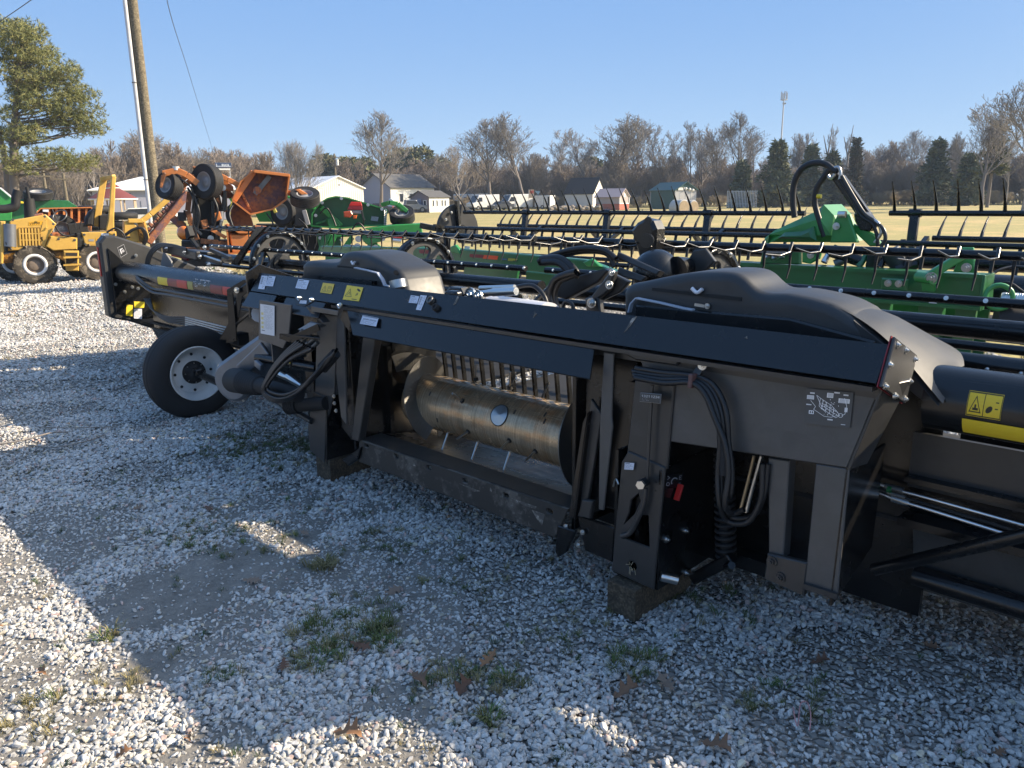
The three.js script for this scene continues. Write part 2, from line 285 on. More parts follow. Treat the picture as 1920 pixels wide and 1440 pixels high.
{
  // top beam: a folded box whose face looks up at the sky
  extr([[-.125, 1.245], [-.05, 1.134], [-.27, 1.03], [-.345, 1.175]], -3.17, .828, .008).build('top_beam', M.black, header);
  const end = mb().slab([V(.842, 1.272, -.118), V(.842, 1.181, -.35), V(.842, 1.025, -.285), V(.842, 1.128, -.042)], AX.x, .012, .003).build('end_plate', M.blackPlate, header);
  const eb = mb(); for (const [y, z] of [[1.245, -.14], [1.215, -.225], [1.17, -.325], [1.1, -.3], [1.045, -.27], [1.075, -.17], [1.125, -.07], [1.19, -.09]]) eb.bolt(V(.842, y, z), AX.x, .008); eb.build('bolts', M.zinc, end);
  mb().slab([V(.829, 1.275, -.118), V(.829, 1.183, -.352), V(.829, 1.023, -.287), V(.829, 1.126, -.04)], AX.x, .0035, 0).build('gasket', M.redDark, header);
  const lip = mb().box(-.7, 1.112, -.075, 3.02, .016, .05).box(-.7, 1.09, -.125, 3.02, .05, .02); lip.build('beam_flange', M.blackPlate, header);
  const bolt = mb();
  // ---- right bay
  const right = mb().slab(LP(0, [1196, 664], [1652, 722], [1588, 878], [1255, 828]), LNn, .014, .004).build('deflector_panel', M.panelGrey, header);
  { const a = L(1652, 722), b = L(1588, 878), c = sh(b, .03, .0, -.09), d = sh(a, .035, .0, -.14); mb().slab([a, b, c, d], b.clone().sub(a).cross(d.clone().sub(a)).negate(), .01, .002).build('panel_flange', M.blackPlate, header); }
  mb().slab(LP(.02, [1152, 652], [1278, 667], [1268, 686], [1190, 675]), LNn, .02, .006).build('hose_guard', M.blackPlate, header);
  // support leg, with its slots
  const leg = mb().slab(LP(.012, [1190, 712], [1264, 722], [1250, 880], [1174, 858]), LNn, .02, .005)
    .slab(LP(.022, [1165, 866], [1177, 846], [1247, 877], [1224, 1106], [1146, 1070]), LNn, .016, .004, [
      LP(.022, [1197, 926], [1183, 938], [1179, 962], [1170, 983], [1189, 964], [1200, 940]),
      LP(.022, [1199, 966], [1172, 1010], [1217, 1027], [1215, 967]),
      circ(L(1185, 1062, .022), V(1, 0, 0), V(0, 1, -.07), .021, 16),
      LP(.022, [1229, 901], [1234, 902], [1233, 907], [1228, 906]), LP(.022, [1228, 917], [1233, 918], [1232, 923], [1227, 922])]).build('support_leg', M.blackPlate, header);
  mb().box(-.07, .42, -.19, .02, .5, .22).box(.045, .4, -.27, .014, .52, .42, .004).box(-.165, .42, -.24, .014, .55, .36).box(-.06, .16, -.24, .22, .03, .36).box(-.06, .8, -.16, .16, .36, .12).build('leg_box', M.black, header);
  const str = mb(); seed(5); for (let k = 0; k < 9; k++) { const p = L(rr(1181, 1190), rr(1054, 1068), .026); str.cyl(p, sh(p, rr(-.012, .02), rr(-.03, .02), rr(.002, .02)), .0013, .0013, 4); } str.build('straw', std([.4, .32, .2], .9), header);
  // pointer rod and its scale
  mb().slab(LP(.045, [1219, 722], [1224, 722], [1213, 920], [1209, 920]), LNn, .01, .002).build('pointer_bar', M.blackPlate, header);
  mb().tube([L(1211, 915, .045), L(1207, 945, .045), L(1195, 975, .045), L(1180, 1000, .04), L(1166, 1005, .04)], .012, 20, 6).build('latch_hook', M.blackPlate, header);
  mb().slab(LP(.055, [1201, 736], [1240, 739], [1238, 757], [1199, 753]), LNn, .004, .001).build('scale_plate', M.grey, header);
  mb().cyl(L(1212, 902, .02), L(1202, 908, .09), .017, .019, 16).build('grip', M.blackDull, header);
  mb().cyl(L(1202, 908, .09), L(1200, 910, .105), .018, .018, 6).build('hex_cap', M.zinc, header);
  mb().tube([L(1150, 912, .02), L(1155, 898, .03), L(1160, 908, .04)], .004, 10, 5).build('lynch_pin', M.zinc, header);
  for (const [x, y] of [[1286, 995], [1250, 1011], [1287, 1074]]) { const p = HF.X(x, y, .055); bolt.bolt(p, AX.x, .011); }
  mb().cyl(HF.X(1238, 1080, .055), sh(HF.X(1250, 1080, .055), .05, 0, 0), .02, .02, 14).build('pivot_pin', M.zinc, header);
  mb().bar(HF.X(1277, 908, .07), HF.X(1268, 938, .07), .01, .026, AX.x, .003).build('red_handle', M.red, header);
  // coil spring in its boot
  const sp = mb(), s0 = HF.Z(1358, 846, -.33), s1 = HF.Z(1361, 1050, -.33), hel = []; for (let i = 0; i <= 17 * 10; i++) { const t = i / 170, a = i / 10 * Math.PI * 2, c = lerp(s0, s1, t); hel.push(sh(c, Math.cos(a) * .037, 0, Math.sin(a) * .037)); } sp.tube(hel, .0085, 340, 6); sp.build('coil_spring', M.rubber, header);
  mb().cyl(s0, s1, .026, .026, 14).build('spring_rod', M.blackDull, header);
  mb().bar(HF.Z(1300, 1085, -.3), HF.Z(1375, 1045, -.3), .05, .05, AX.y, .01).cyl(HF.Z(1362, 1062, -.28), HF.Z(1372, 1060, -.2), .016, .016, 6).build('spring_seat', M.black, header);
  // rear wall in the dark behind the right bay
  mb().box(.3, .62, -.62, 1.15, 1.0, .03).build('rear_wall', M.black, header); mb().box(-2.66, .58, -.66, 1.02, 1.0, .03).build('rear_wall', M.black, header);
  // hoses: out of the opening, through the clamp, down behind the leg
  const hp = [[[1186, 696], [1235, 704], [1300, 709], [1330, 724], [1352, 770], [1357, 830], [1352, 890], [1356, 940], [1372, 970], [1410, 968], [1432, 930], [1440, 870]],
    [[1188, 703], [1240, 711], [1300, 714], [1326, 731], [1345, 775], [1350, 835], [1346, 890], [1350, 945], [1366, 978], [1400, 980], [1425, 940], [1430, 870]],
    [[1190, 708], [1245, 718], [1300, 719], [1321, 738], [1339, 780], [1360, 835], [1366, 890], [1360, 950], [1376, 963], [1395, 955]],
    [[1192, 690], [1240, 698], [1302, 705], [1336, 720], [1360, 765], [1366, 830], [1372, 885], [1368, 930], [1350, 900], [1352, 860], [1362, 830]]];
  hp.forEach((a, i) => mb().tube(a.map(([x, y], k) => L(x, y, .05 + .012 * ((i * 7) % 3) - (k > 7 ? .06 : 0))), .011, 60, 8).build('hose', M.hose, header));
  mb().bar(L(1301, 700, .066), L(1298, 727, .066), .018, .05, AX.z, .006).build('hose_clamp', M.clampBrown, header);
  mb().bar(L(1318, 680, .03), L(1306, 703, .05), .03, .014, AX.z, .003).build('clamp_bracket', M.blackPlate, header);
  bolt.bolt(L(1317, 685, .046), LNn, .012);
  mb().cyl(L(1360, 890, .05), L(1360, 830, .05), .022, .022, 10).build('hose_sleeve', M.rubber, header);
  mb().tube([L(1428, 855, -.12), L(1415, 900, -.12), L(1399, 960, -.12)], .008, 12, 8).build('steel_pipe', M.zinc, header);
  mb().tube([L(1414, 855, -.13), L(1402, 905, -.13), L(1388, 958, -.13)], .007, 12, 8).build('brass_pipe', std([.45, .35, .22], .4, .8), header);
  // rear posts beside the wing
  mb().slab(LP(0, [1530, 870], [1592, 880], [1569, 1122], [1508, 1104]), LNn, .012, .003).build('frame_post', M.panelGrey, header);
  mb().slab(LP(-.02, [1440, 858], [1480, 864], [1468, 1046], [1441, 1038]), LNn, .06, .004).build('frame_post', M.panelGrey, header);
  { const a = L(1592, 876), b = L(1569, 1140); mb().slab([a, b, sh(b, .03, .1, -.34), sh(a, .03, 0, -.34)], AX.x, .012, .003).build('post_flange', M.black, header); }
  mb().slab(LP(.004, [1438, 1038], [1514, 1056], [1506, 1118], [1432, 1086]), LNn, .03, .005).build('foot_bracket', M.blackPlate, header);
  const fb = mb(); fb.bolt(L(1447, 1053, .008), LNn, .013).bolt(L(1462, 1083, .008), LNn, .013); fb.build('bolt', M.blackPlate, header);
  mb().bar(L(1508, 1098, .01), L(1570, 1118, .01), .016, .02, AX.y).build('post_foot', M.blackPlate, header);
  // ---- right wing
  const wz = -.5, wing = mb();
  wing.box(2.6, .755, -.56, 3.6, .21, .02).build('upper_panel', M.blackPlate, header);
  mb().box(2.6, .69, -.535, 3.6, .02, .07).box(2.6, .6, -.6, 3.6, .16, .02).box(2.6, .535, -.52, 3.6, .03, .09).build('pipe_channel', M.black, header);
  mb().slab([V(.84, .53, -.52), V(4.4, .53, -.52), V(4.4, .22, -.64), V(.84, .22, -.64)], V(0, -.36, 1), .012, .002).build('lower_panel', M.panelGrey, header);
  mb().cyl(V(.86, 1.015, -.5), V(4.4, 1.015, -.5), .113, .113, 40).build('wing_tube', M.black, header);
  mb().box(2.6, .7, -1.0, 3.5, .32, .02).build('crop_sheet', M.black, header);
  mb().cyl(V(.86, .31, -.55), V(4.4, .31, -.55), .04, .04, 16).build('lower_rail', M.black, header);
  mb().cyl(HF.Z(1640, 1068, -.42), HF.Z(1640, 1068, -.42).lerp(HF.Z(1920, 1003, -.3), 2.2), .024, .024, 18).build('brace_tube', M.black, header);
  for (const [a, b, r, mat] of [[[1655, 910], [1920, 985], .007, M.zinc], [[1660, 922], [1920, 1000], .006, M.blackDull], [[1668, 932], [1920, 1012], .008, M.zinc]]) { const p = HF.Z(...a, -.5), q = HF.Z(...b, -.5), e = lerp(p, q, 6); const s = lerp(p, q, .3); mb().tube([sh(p, -.12, .02, -.03), p, s, sh(lerp(p, q, .5), 0, 0, 0), e], r, 60, 8).build('pipe', mat, header); mb().cyl(lerp(p, q, .02), lerp(p, q, .16), r * 1.9, r * 1.9, 8).build('fitting', r > .007 ? M.zinc : M.wornSteel, header); }
  mb().cyl(HF.Z(1664, 917, -.49), HF.Z(1672, 919, -.49), .013, .013, 8).build('fitting', M.green, header);
  // ---- feeder mouth
  mb().slab([HF.Z(648, 571, -.07), HF.Z(1116, 646, -.07), HF.Z(1098, 708, .025), HF.Z(655, 626, .025)], V(0, .5, 1), .012, .003).build('feeder_plate', M.black, header);
  mb().slab(LP(.05, [636, 597], [647, 571], [661, 578], [655, 622], [648, 614]), LNn, .02, .004).build('plate_ear', M.black, header);
  mb().slab(LP(-.04, [1113, 646], [1135, 650], [1126, 957], [1108, 962], [1098, 790], [1099, 706]), LNn, .012, .002).build('jamb_web', M.black, header);
  mb().slab(LP(0, [1108, 748], [1128, 778], [1102, 938], [1084, 968]), LNn, .02, .003).build('jamb_plate', M.blackPlate, header);
  mb().slab(LP(.03, [1091, 792], [1102, 772], [1077, 973], [1064, 972]), LNn, .05, .006).build('jamb_channel', M.black, header);
  mb().slab(LP(.035, [1091, 937], [1111, 940], [1105, 973], [1082, 968]), LNn, .03, .005).build('jamb_bracket', M.blackPlate, header);
  mb().slab(LP(.04, [1132, 660], [1150, 663], [1146, 780], [1148, 800], [1131, 957], [1122, 955], [1124, 800]), LNn, .012, .003).build('mouth_post', M.panelGrey, header);
  mb().slab(LP(-.08, [1145, 655], [1195, 680], [1172, 960], [1128, 950]), LNn, .01, .002).build('bay_wall', M.black, header);
  mb().slab(LP(-.01, [1082, 966], [1152, 990], [1148, 1055], [1096, 1032]), LNn, .02, .004).build('sill_end', M.black, header);
  for (const [x, y] of [[1061, 987], [1092, 998], [1084, 1022]]) bolt.bolt(L(x, y, .004), LNn, .008);
  mb().slab(LP(.02, [1044, 985], [1078, 996], [1062, 1035], [1046, 1045], [1040, 1035]), LNn, .02, .005).build('stop_bracket', M.black, header);
  mb().slab(LP(.03, [680, 630], [703, 634], [672, 828], [659, 824]), LNn, .05, .005).build('jamb_channel', M.blackPlate, header);
  mb().slab(LP(-.05, [640, 590], [690, 632], [660, 826], [640, 800]), LNn, .01, .002).build('jamb_web', M.black, header);
  mb().slab(LP(.04, [632, 576], [644, 578], [649, 796], [639, 782], [630, 700]), LNn, .014, .003).build('mouth_post', M.panelGrey, header);
  mb().slab(LP(0, [594, 588], [633, 592], [626, 735], [606, 812], [590, 760]), LNn, .016, .003).build('column_plate', M.panelGrey, header);
  // cross shaft wall, left inside of the mouth
  mb().slab([V(-2.12, 1.0, -.1), V(-2.12, 1.0, -.75), V(-2.12, .25, -.75), V(-2.12, .25, -.1)], AX.x, .02, .003).build('side_sheet', M.black, header);
  mb().slab([V(-.42, 1.0, -.1), V(-.42, 1.0, -.72), V(-.42, .25, -.72), V(-.42, .25, -.1)], AX.x, .02, .003).build('side_sheet', M.black, header);
  // sill with slots
  const slot = (px, py) => { const c = L(px, py, .012), o = []; for (let i = 0; i < 12; i++) { const a = i / 12 * 6.283; o.push(sh(c, Math.sign(Math.cos(a)) * .01 + Math.cos(a) * .008, Math.sin(a) * .01, -Math.sin(a) * .0007)); } return o; };
  mb().slab(LP(.012, [673, 824], [1066, 954], [1040, 1009], [672, 866]), LNn, .02, .005, [[687, 836], [743, 855], [804, 877], [872, 902], [948, 929], [1030, 959]].map(p => slot(...p))).build('sill', M.worn, header);
  mb().slab([L(673, 824, .01), L(1066, 954, .01), sh(L(1066, 954), 0, -.005, -.16), sh(L(673, 824), 0, -.005, -.16)], AX.y, .01, .002).build('sill_top', M.wornSteel, header);
  const fl = []; for (let i = 0; i <= 10; i++) { const t = i / 10, z = -.2 - .85 * t; fl.push([z, .335 - .075 * Math.sin(Math.min(1, t * 1.7) * Math.PI * .5) * 1 + .25 * Math.pow(Math.max(0, t - .55), 2)]); }
  extr([...fl, ...fl.slice().reverse().map(([z, y]) => [z, y - .012])], -2.1, -.42, .001).build('auger_trough', M.floorSteel, header);
  const tb = mb(); for (let x = -1.95; x < -.5; x += .32) tb.bolt(V(x, .336, -.19), AX.y, .006); tb.build('bolts', M.zinc, header);
  // feed auger
  const ax = V(0, .535, -.46), R = .16, x0 = -1.93, x1 = -.63;
  const aug = mb().lathe([[0, 0], [.11, 0], [.15, .003], [R, .012], [R, x1 - x0 - .012], [.15, x1 - x0 - .003], [.1, x1 - x0]], alongX(V(x0, ax.y, ax.z)), 56).build('auger_drum', M.drum, header);
  mb().cyl(V(-2.1, ax.y, ax.z), V(x0, ax.y, ax.z), .06, .06, 20).build('auger_shaft', M.black, header); mb().cyl(V(x1 - .01, ax.y, ax.z), V(-.43, ax.y, ax.z), .085, .085, 24).build('auger_shaft', M.black, header);
  const flight = (xa, xb, a0, a1, ra, rb, name) => { // helical flighting
    const n = 44, t = .006, pos = [], g = new THREE.BufferGeometry(), P = (i, r, s) => { const u = i / n, a = a0 + (a1 - a0) * u; return [xa + (xb - xa) * u + s, ax.y + Math.cos(a) * r, ax.z + Math.sin(a) * r]; };
    const q = (a, b, c, d) => pos.push(...a, ...b, ...c, ...a, ...c, ...d);
    for (let i = 0; i < n; i++) for (const s of [0, t]) { const u = i / n, ro = ra + (rb - ra) * u, ro2 = ra + (rb - ra) * (i + 1) / n; const A = P(i, R * .95, s), B = P(i, ro, s), C = P(i + 1, ro2, s), D = P(i + 1, R * .95, s); s ? q(A, D, C, B) : q(A, B, C, D); if (!s) { q(P(i, ro, 0), P(i, ro, t), P(i + 1, ro2, t), P(i + 1, ro2, 0)); } }
    g.setAttribute('position', new THREE.BufferAttribute(new Float32Array(pos), 3)); g.computeVertexNormals(); const m = mb(); m.g.push(g); return m.build(name, M.wornSteel, header);
  };
  flight(-2.06, -1.70, -2.2, 2.4, .27, .245, 'flighting'); flight(-1.86, -2.1, 3.4, 6.6, .26, .26, 'flighting'); flight(-.66, -.52, .2, 5.2, .24, .25, 'flighting');
  mb().cyl(V(-.655, ax.y, ax.z), V(-.64, ax.y, ax.z), .15, .15, 32).build('drum_end', M.black, header);
  const fing = mb(), holes = mb(), boot = mb(); seed(8);
  const ang = (px, py) => { // point of the drum seen at a pixel
    let best = null; for (let i = 0; i < 400; i++) { const th = -.9 + i / 400 * 3.2, n = V(0, Math.sin(th), Math.cos(th)), p = HF.hit(px, py, sh(ax, 0, n.y * R, n.z * R), n), e = Math.hypot(p.y - ax.y - n.y * R, p.z - ax.z - n.z * R); if (!best || e < best.e) best = { e, p, n }; } return best; };
  for (const [px, py, s] of [[867, 752, 1], [878, 809, .8], [955, 826, .8], [1004, 846, .8], [892, 710, .9], [956, 726, .9]]) { const b = ang(px, py); mb().cyl(b.p, sh(b.p, (rnd() - .5) * .05, b.n.y * .1 * s, b.n.z * .1 * s), .0065, .006, 10).build('finger', M.steel, aug); boot.cyl(b.p.clone().addScaledVector(b.n, -.01), b.p.clone().addScaledVector(b.n, .006), .016, .014, 10); }
  for (const th of [-1.1, 2.2]) for (const x of [-1.5, -1.25, -1.0]) { const n = V(0, Math.sin(th), Math.cos(th)), p = sh(ax, x + th * .1, n.y * R, n.z * R); mb().cyl(p, p.clone().addScaledVector(n, .1), .0065, .006, 8).build('finger', M.steel, aug); }
  for (const [px, py] of [[806, 738], [820, 788], [965, 772], [1021, 790], [1022, 777]]) { const b = ang(px, py); const t = b.n.clone().cross(AX.x); holes.bar(b.p.clone().addScaledVector(t, -.014).addScaledVector(b.n, -.006), b.p.clone().addScaledVector(t, .014).addScaledVector(b.n, -.006), .012, .016, b.n, .004); }
  holes.build('finger_slot', M.blackDull, aug); boot.build('finger_boot', M.blackDull, aug);
  { const b = ang(936, 778), t = AX.x.clone().cross(b.n); const m = mb(); const g = new THREE.CylinderGeometry(R + .0025, R + .0025, 1, 40, 20, true, 0, 1); const pos = []; const n = 28, rad = .055, pt = (u, v, k) => { const th = Math.atan2(b.n.y, b.n.z) + v / R; return [b.p.x + u, ax.y + Math.sin(th) * (R + k), ax.z + Math.cos(th) * (R + k)]; };
    for (let i = 0; i < n; i++) { const a = i / n * 6.283, c = (i + 1) / n * 6.283; pos.push(...pt(0, 0, .003), ...pt(Math.cos(a) * rad, Math.sin(a) * rad, .003), ...pt(Math.cos(c) * rad, Math.sin(c) * rad, .003)); }
    const g2 = new THREE.BufferGeometry(); g2.setAttribute('position', new THREE.BufferAttribute(new Float32Array(pos), 3)); g2.computeVertexNormals(); m.g.push(g2); m.build('hatch', M.steel, aug); 
    const ring = []; for (let i = 0; i < 28; i++) { const a = i / 28 * 6.283; ring.push(V(...pt(Math.cos(a) * rad * 1.04, Math.sin(a) * rad * 1.04, .002))); } mb().tube(ring, .003, 60, 5, true).build('hatch_rim', M.blackDull, aug); for (let k = 0; k < 1; k++); }
  // slatted stripper grate over the auger
  const gz = -.62; for (let i = 0; i < 18; i++) { const x = -1.9 + i * .083; mb().bar(V(x, .85, gz), V(x, .5, gz - .04), .024, .014, AX.x).build('grate_slat', M.black, header); }
  mb().box(-1.2, .85, gz, 1.75, .03, .03).box(-1.2, .5, gz - .04, 1.75, .02, .02).build('grate_rail', M.black, header);
  // ---- left bay
  mb().slab([V(-3.17, 1.128, -.048), V(-2.82, 1.128, -.048), V(-2.82, 1.04, .02), V(-3.17, 1.04, .02)], V(0, .6, .8), .01, .002).slab([V(-2.7, 1.128, -.048), V(-2.26, 1.128, -.048), V(-2.26, 1.05, .02), V(-2.7, 1.05, .02)], V(0, .6, .8), .01, .002).build('hood_plate', M.black, header);
  mb().slab([HF.Z(486, 562, .02), HF.Z(546, 572, .02), HF.Z(541, 630, .02), HF.Z(533, 653, .01), HF.Z(487, 636, .01)], V(0, 0, 1), .012, .003).slab([HF.Z(487, 636, .012), HF.Z(535, 652, .012), HF.Z(560, 664, -.14), HF.Z(487, 646, -.14)], V(0, -1, .3), .01, .002).box(-2.815, .88, -.1, .012, .34, .24).build('control_box', M.panelGrey, header);
  mb().slab([HF.Z(582, 574, .022), HF.Z(634, 583, .022), HF.Z(633, 592, .022), HF.Z(584, 584, .022)], V(0, 0, 1), .01, .002).build('hood_skirt', M.panelGrey, header);
  mb().slab([HF.Z(552, 555, .03), HF.Z(591, 563, .03), HF.Z(583, 572, .03), HF.Z(577, 577, .03), HF.Z(561, 574, .03)], V(0, .5, 1), .012, .002).build('coupler_bracket', M.black, header);
  bolt.bolt(HF.Z(561, 559, .035), V(0, .5, 1), .01).bolt(HF.Z(584, 562, .035), V(0, .5, 1), .01).bolt(HF.Z(637, 573, -.0), V(0, .4, 1), .011);
  mb().slab([HF.Z(572, 573, .0), HF.Z(582, 578, 0), HF.Z(597, 606, .03), HF.Z(580, 597, .03)], V(0, 0, 1), .05, .004).build('coupler_arm', M.blackPlate, header);
  mb().slab([HF.Z(525, 625, .12), HF.Z(598, 606, .05), HF.Z(598, 616, .0), HF.Z(545, 633, .1)], AX.y, .012, .003).bar(HF.Z(525, 630, .12), HF.Z(545, 637, .1), .01, .03).bar(HF.Z(545, 637, .1), HF.Z(598, 613, .02), .01, .04).build('coupler_tray', M.black, header);
  mb().slab([HF.Z(556, 618, .04), HF.Z(575, 601, .04), HF.Z(595, 606, .04), HF.Z(570, 622, .04)], V(0, .3, 1), .05, .01).build('multi_coupler', M.alu, header);
  for (const [a, b] of [[[548, 640], [568, 620]], [[560, 645], [582, 627]], [[568, 652], [592, 634]], [[576, 660], [596, 642]]]) mb().cyl(HF.Z(...a, .06), HF.Z(...b, .04), .011, .013, 10).cyl(lerp(HF.Z(...a, .06), HF.Z(...b, .04), .3), lerp(HF.Z(...a, .06), HF.Z(...b, .04), .5), .017, .017, 8).build('coupler', M.wornSteel, header);
  // hose loops
  for (let k = 0; k < 8; k++) { const j = k * 2.2, z = .19 + .012 * (k % 4); mb().tube([[558 + k * 4, 640 + k * 2], [528 + j, 668 + k], [502 + j * .8, 705], [492 + j * .6, 735 - k], [512 + j, 752 - k * 1.7], [545 + j, 747 - k * 2.5], [580 + k, 718 - k * 1.8], [610, 688 - k * 1.5], [632 - k, 655 + k * 1.5]].map(([x, y], i) => HF.Z(x, y, z - (i > 6 ? .05 : 0))), .0095, 70, 7).build('hose', M.hose, header); }
  mb().bar(HF.Z(505, 735, .11), HF.Z(540, 733, .11), .02, .025, AX.z, .008).build('hose_sleeve', M.rubber, header);
  mb().cyl(HF.Z(605, 690, .06), HF.Z(630, 662, .03), .034, .03, 12).build('hose_sleeve', M.rubber, header);
  mb().tube([HF.Z(546, 650, .1), HF.Z(546, 672, .11), HF.Z(545, 690, .11)], .006, 10, 6).build('cable', M.hose, header);
  mb().cyl(HF.Z(545, 676, .11), HF.Z(545, 681, .11), .009, .009, 8).build('cable_tag', M.yellowSticker, header);
  // aluminium chain case and the drive shafts
  const c0 = HF.Z(432, 716, .02), c1 = HF.Z(497, 655, -.06), cn = V(.42, -.05, .9).normalize(), cu = c1.clone().sub(c0).normalize(), cv = cn.clone().cross(cu), cr0 = .15, cr1 = .115;
  const cas = []; for (let i = 0; i <= 14; i++) { const a = Math.PI / 2 + i / 14 * Math.PI; cas.push(c0.clone().addScaledVector(cu, Math.cos(a) * cr0).addScaledVector(cv, Math.sin(a) * cr0)); } for (let i = 0; i <= 12; i++) { const a = -Math.PI / 2 + i / 12 * Math.PI; cas.push(c1.clone().addScaledVector(cu, Math.cos(a) * cr1).addScaledVector(cv, Math.sin(a) * cr1)); }
  const chain = mb().slab(cas, cn, .09, .02).slab(cas.map(p => p.clone().lerp(lerp(c0, c1, .45), -.06).addScaledVector(cn, -.04)), cn, .015, .003).build('chain_case', M.alu, header);
  const cb = mb(); for (let i = 1; i < cas.length; i += 3) cb.bolt(cas[i].clone().lerp(lerp(c0, c1, .45), -.03).addScaledVector(cn, -.038), cn, .007); cb.build('bolts', M.zinc, chain);
  mb().bar(lerp(c0, c1, .35).addScaledVector(cn, .012), lerp(c0, c1, 1.05).addScaledVector(cn, .012), .1, .03, cn, .012).cyl(c0.clone().addScaledVector(cn, 0), c0.clone().addScaledVector(cn, .02), .06, .05, 16).build('case_rib', M.alu, chain);
  const bel = (p, q, r0, r1, n, name) => { const m = mb(), d = q.clone().sub(p).normalize(); for (let i = 0; i < n; i++) { const t = (i + .5) / n; m.torus(lerp(p, q, t), d, r0 + (r1 - r0) * t - .006, p.distanceTo(q) / n * .62, 6, 20); } m.cyl(p, q, r0 * .9, r1 * .9, 18); return m.build(name, M.rubber, header); };
  mb().cyl(HF.Z(440, 713, .06), HF.Z(462, 717, .1), .085, .078, 22).build('shaft_guard', M.rubber, header);
  bel(HF.Z(458, 716, .1), HF.Z(488, 723, .13), .07, .05, 9, 'shaft_boot'); mb().cyl(HF.Z(486, 722, .13), HF.Z(560, 741, .1), .05, .045, 18).build('drive_shaft', M.rubber, header);
  mb().cyl(HF.Z(484, 670, -.04), HF.Z(596, 690, -.12), .034, .034, 16).build('cross_shaft', M.black, header);
  mb().bar(HF.Z(480, 680, 0), HF.Z(492, 690, 0), .03, .05, AX.y, .008).build('shaft_collar', M.alu, header);
  for (const [a, b] of [[[516, 697], [545, 712]], [[538, 706], [565, 724]]]) mb().cyl(HF.Z(...a, .02), HF.Z(...b, .0), .024, .016, 10).build('motor_fitting', M.zinc, header);
  bel(HF.Z(541, 760, .02), HF.Z(561, 760, .0), .055, .05, 6, 'shaft_boot'); mb().cyl(HF.Z(560, 760, 0), HF.Z(612, 756, -.06), .042, .042, 16).build('drive_shaft', M.rubber, header);
  mb().cyl(HF.Z(508, 745, -.05), HF.Z(585, 790, -.05), .02, .02, 12).build('lower_tube', M.blackPlate, header);
  for (const [x, y] of [[626, 743], [627, 756], [630, 770]]) bolt.bolt(L(x, y, .01), LNn, .008);
  // left support leg
  mb().slab(LP(.012, [588, 735], [612, 745], [608, 868], [581, 845], [577, 800]), LNn, .014, .003).build('support_leg', M.blackPlate, header);
  { const a = L(612, 745, .01), b = L(608, 868, .01); mb().slab([a, b, sh(b, 0, 0, -.38), sh(a, 0, 0, -.38)], AX.x, .012, .002).box(-2.33, .5, -.35, .5, .7, .03).build('leg_box', M.black, header); }
  mb().slab(LP(.03, [640, 862], [662, 848], [676, 838], [670, 862], [652, 874]), LNn, .02, .005).build('stop_bracket', M.black, header);
  bolt.build('bolts', M.zinc, header);
  // frame tying the mouth together underneath
  mb().box(-1.25, .2, -.45, 3.2, .06, .08).box(-1.3, 1.0, -.35, 3.6, .08, .1).box(-3.1, .6, -.45, .1, .8, .1).box(-2.6, .95, -.4, 1, .3, .02).build('subframe', M.black, header);
}

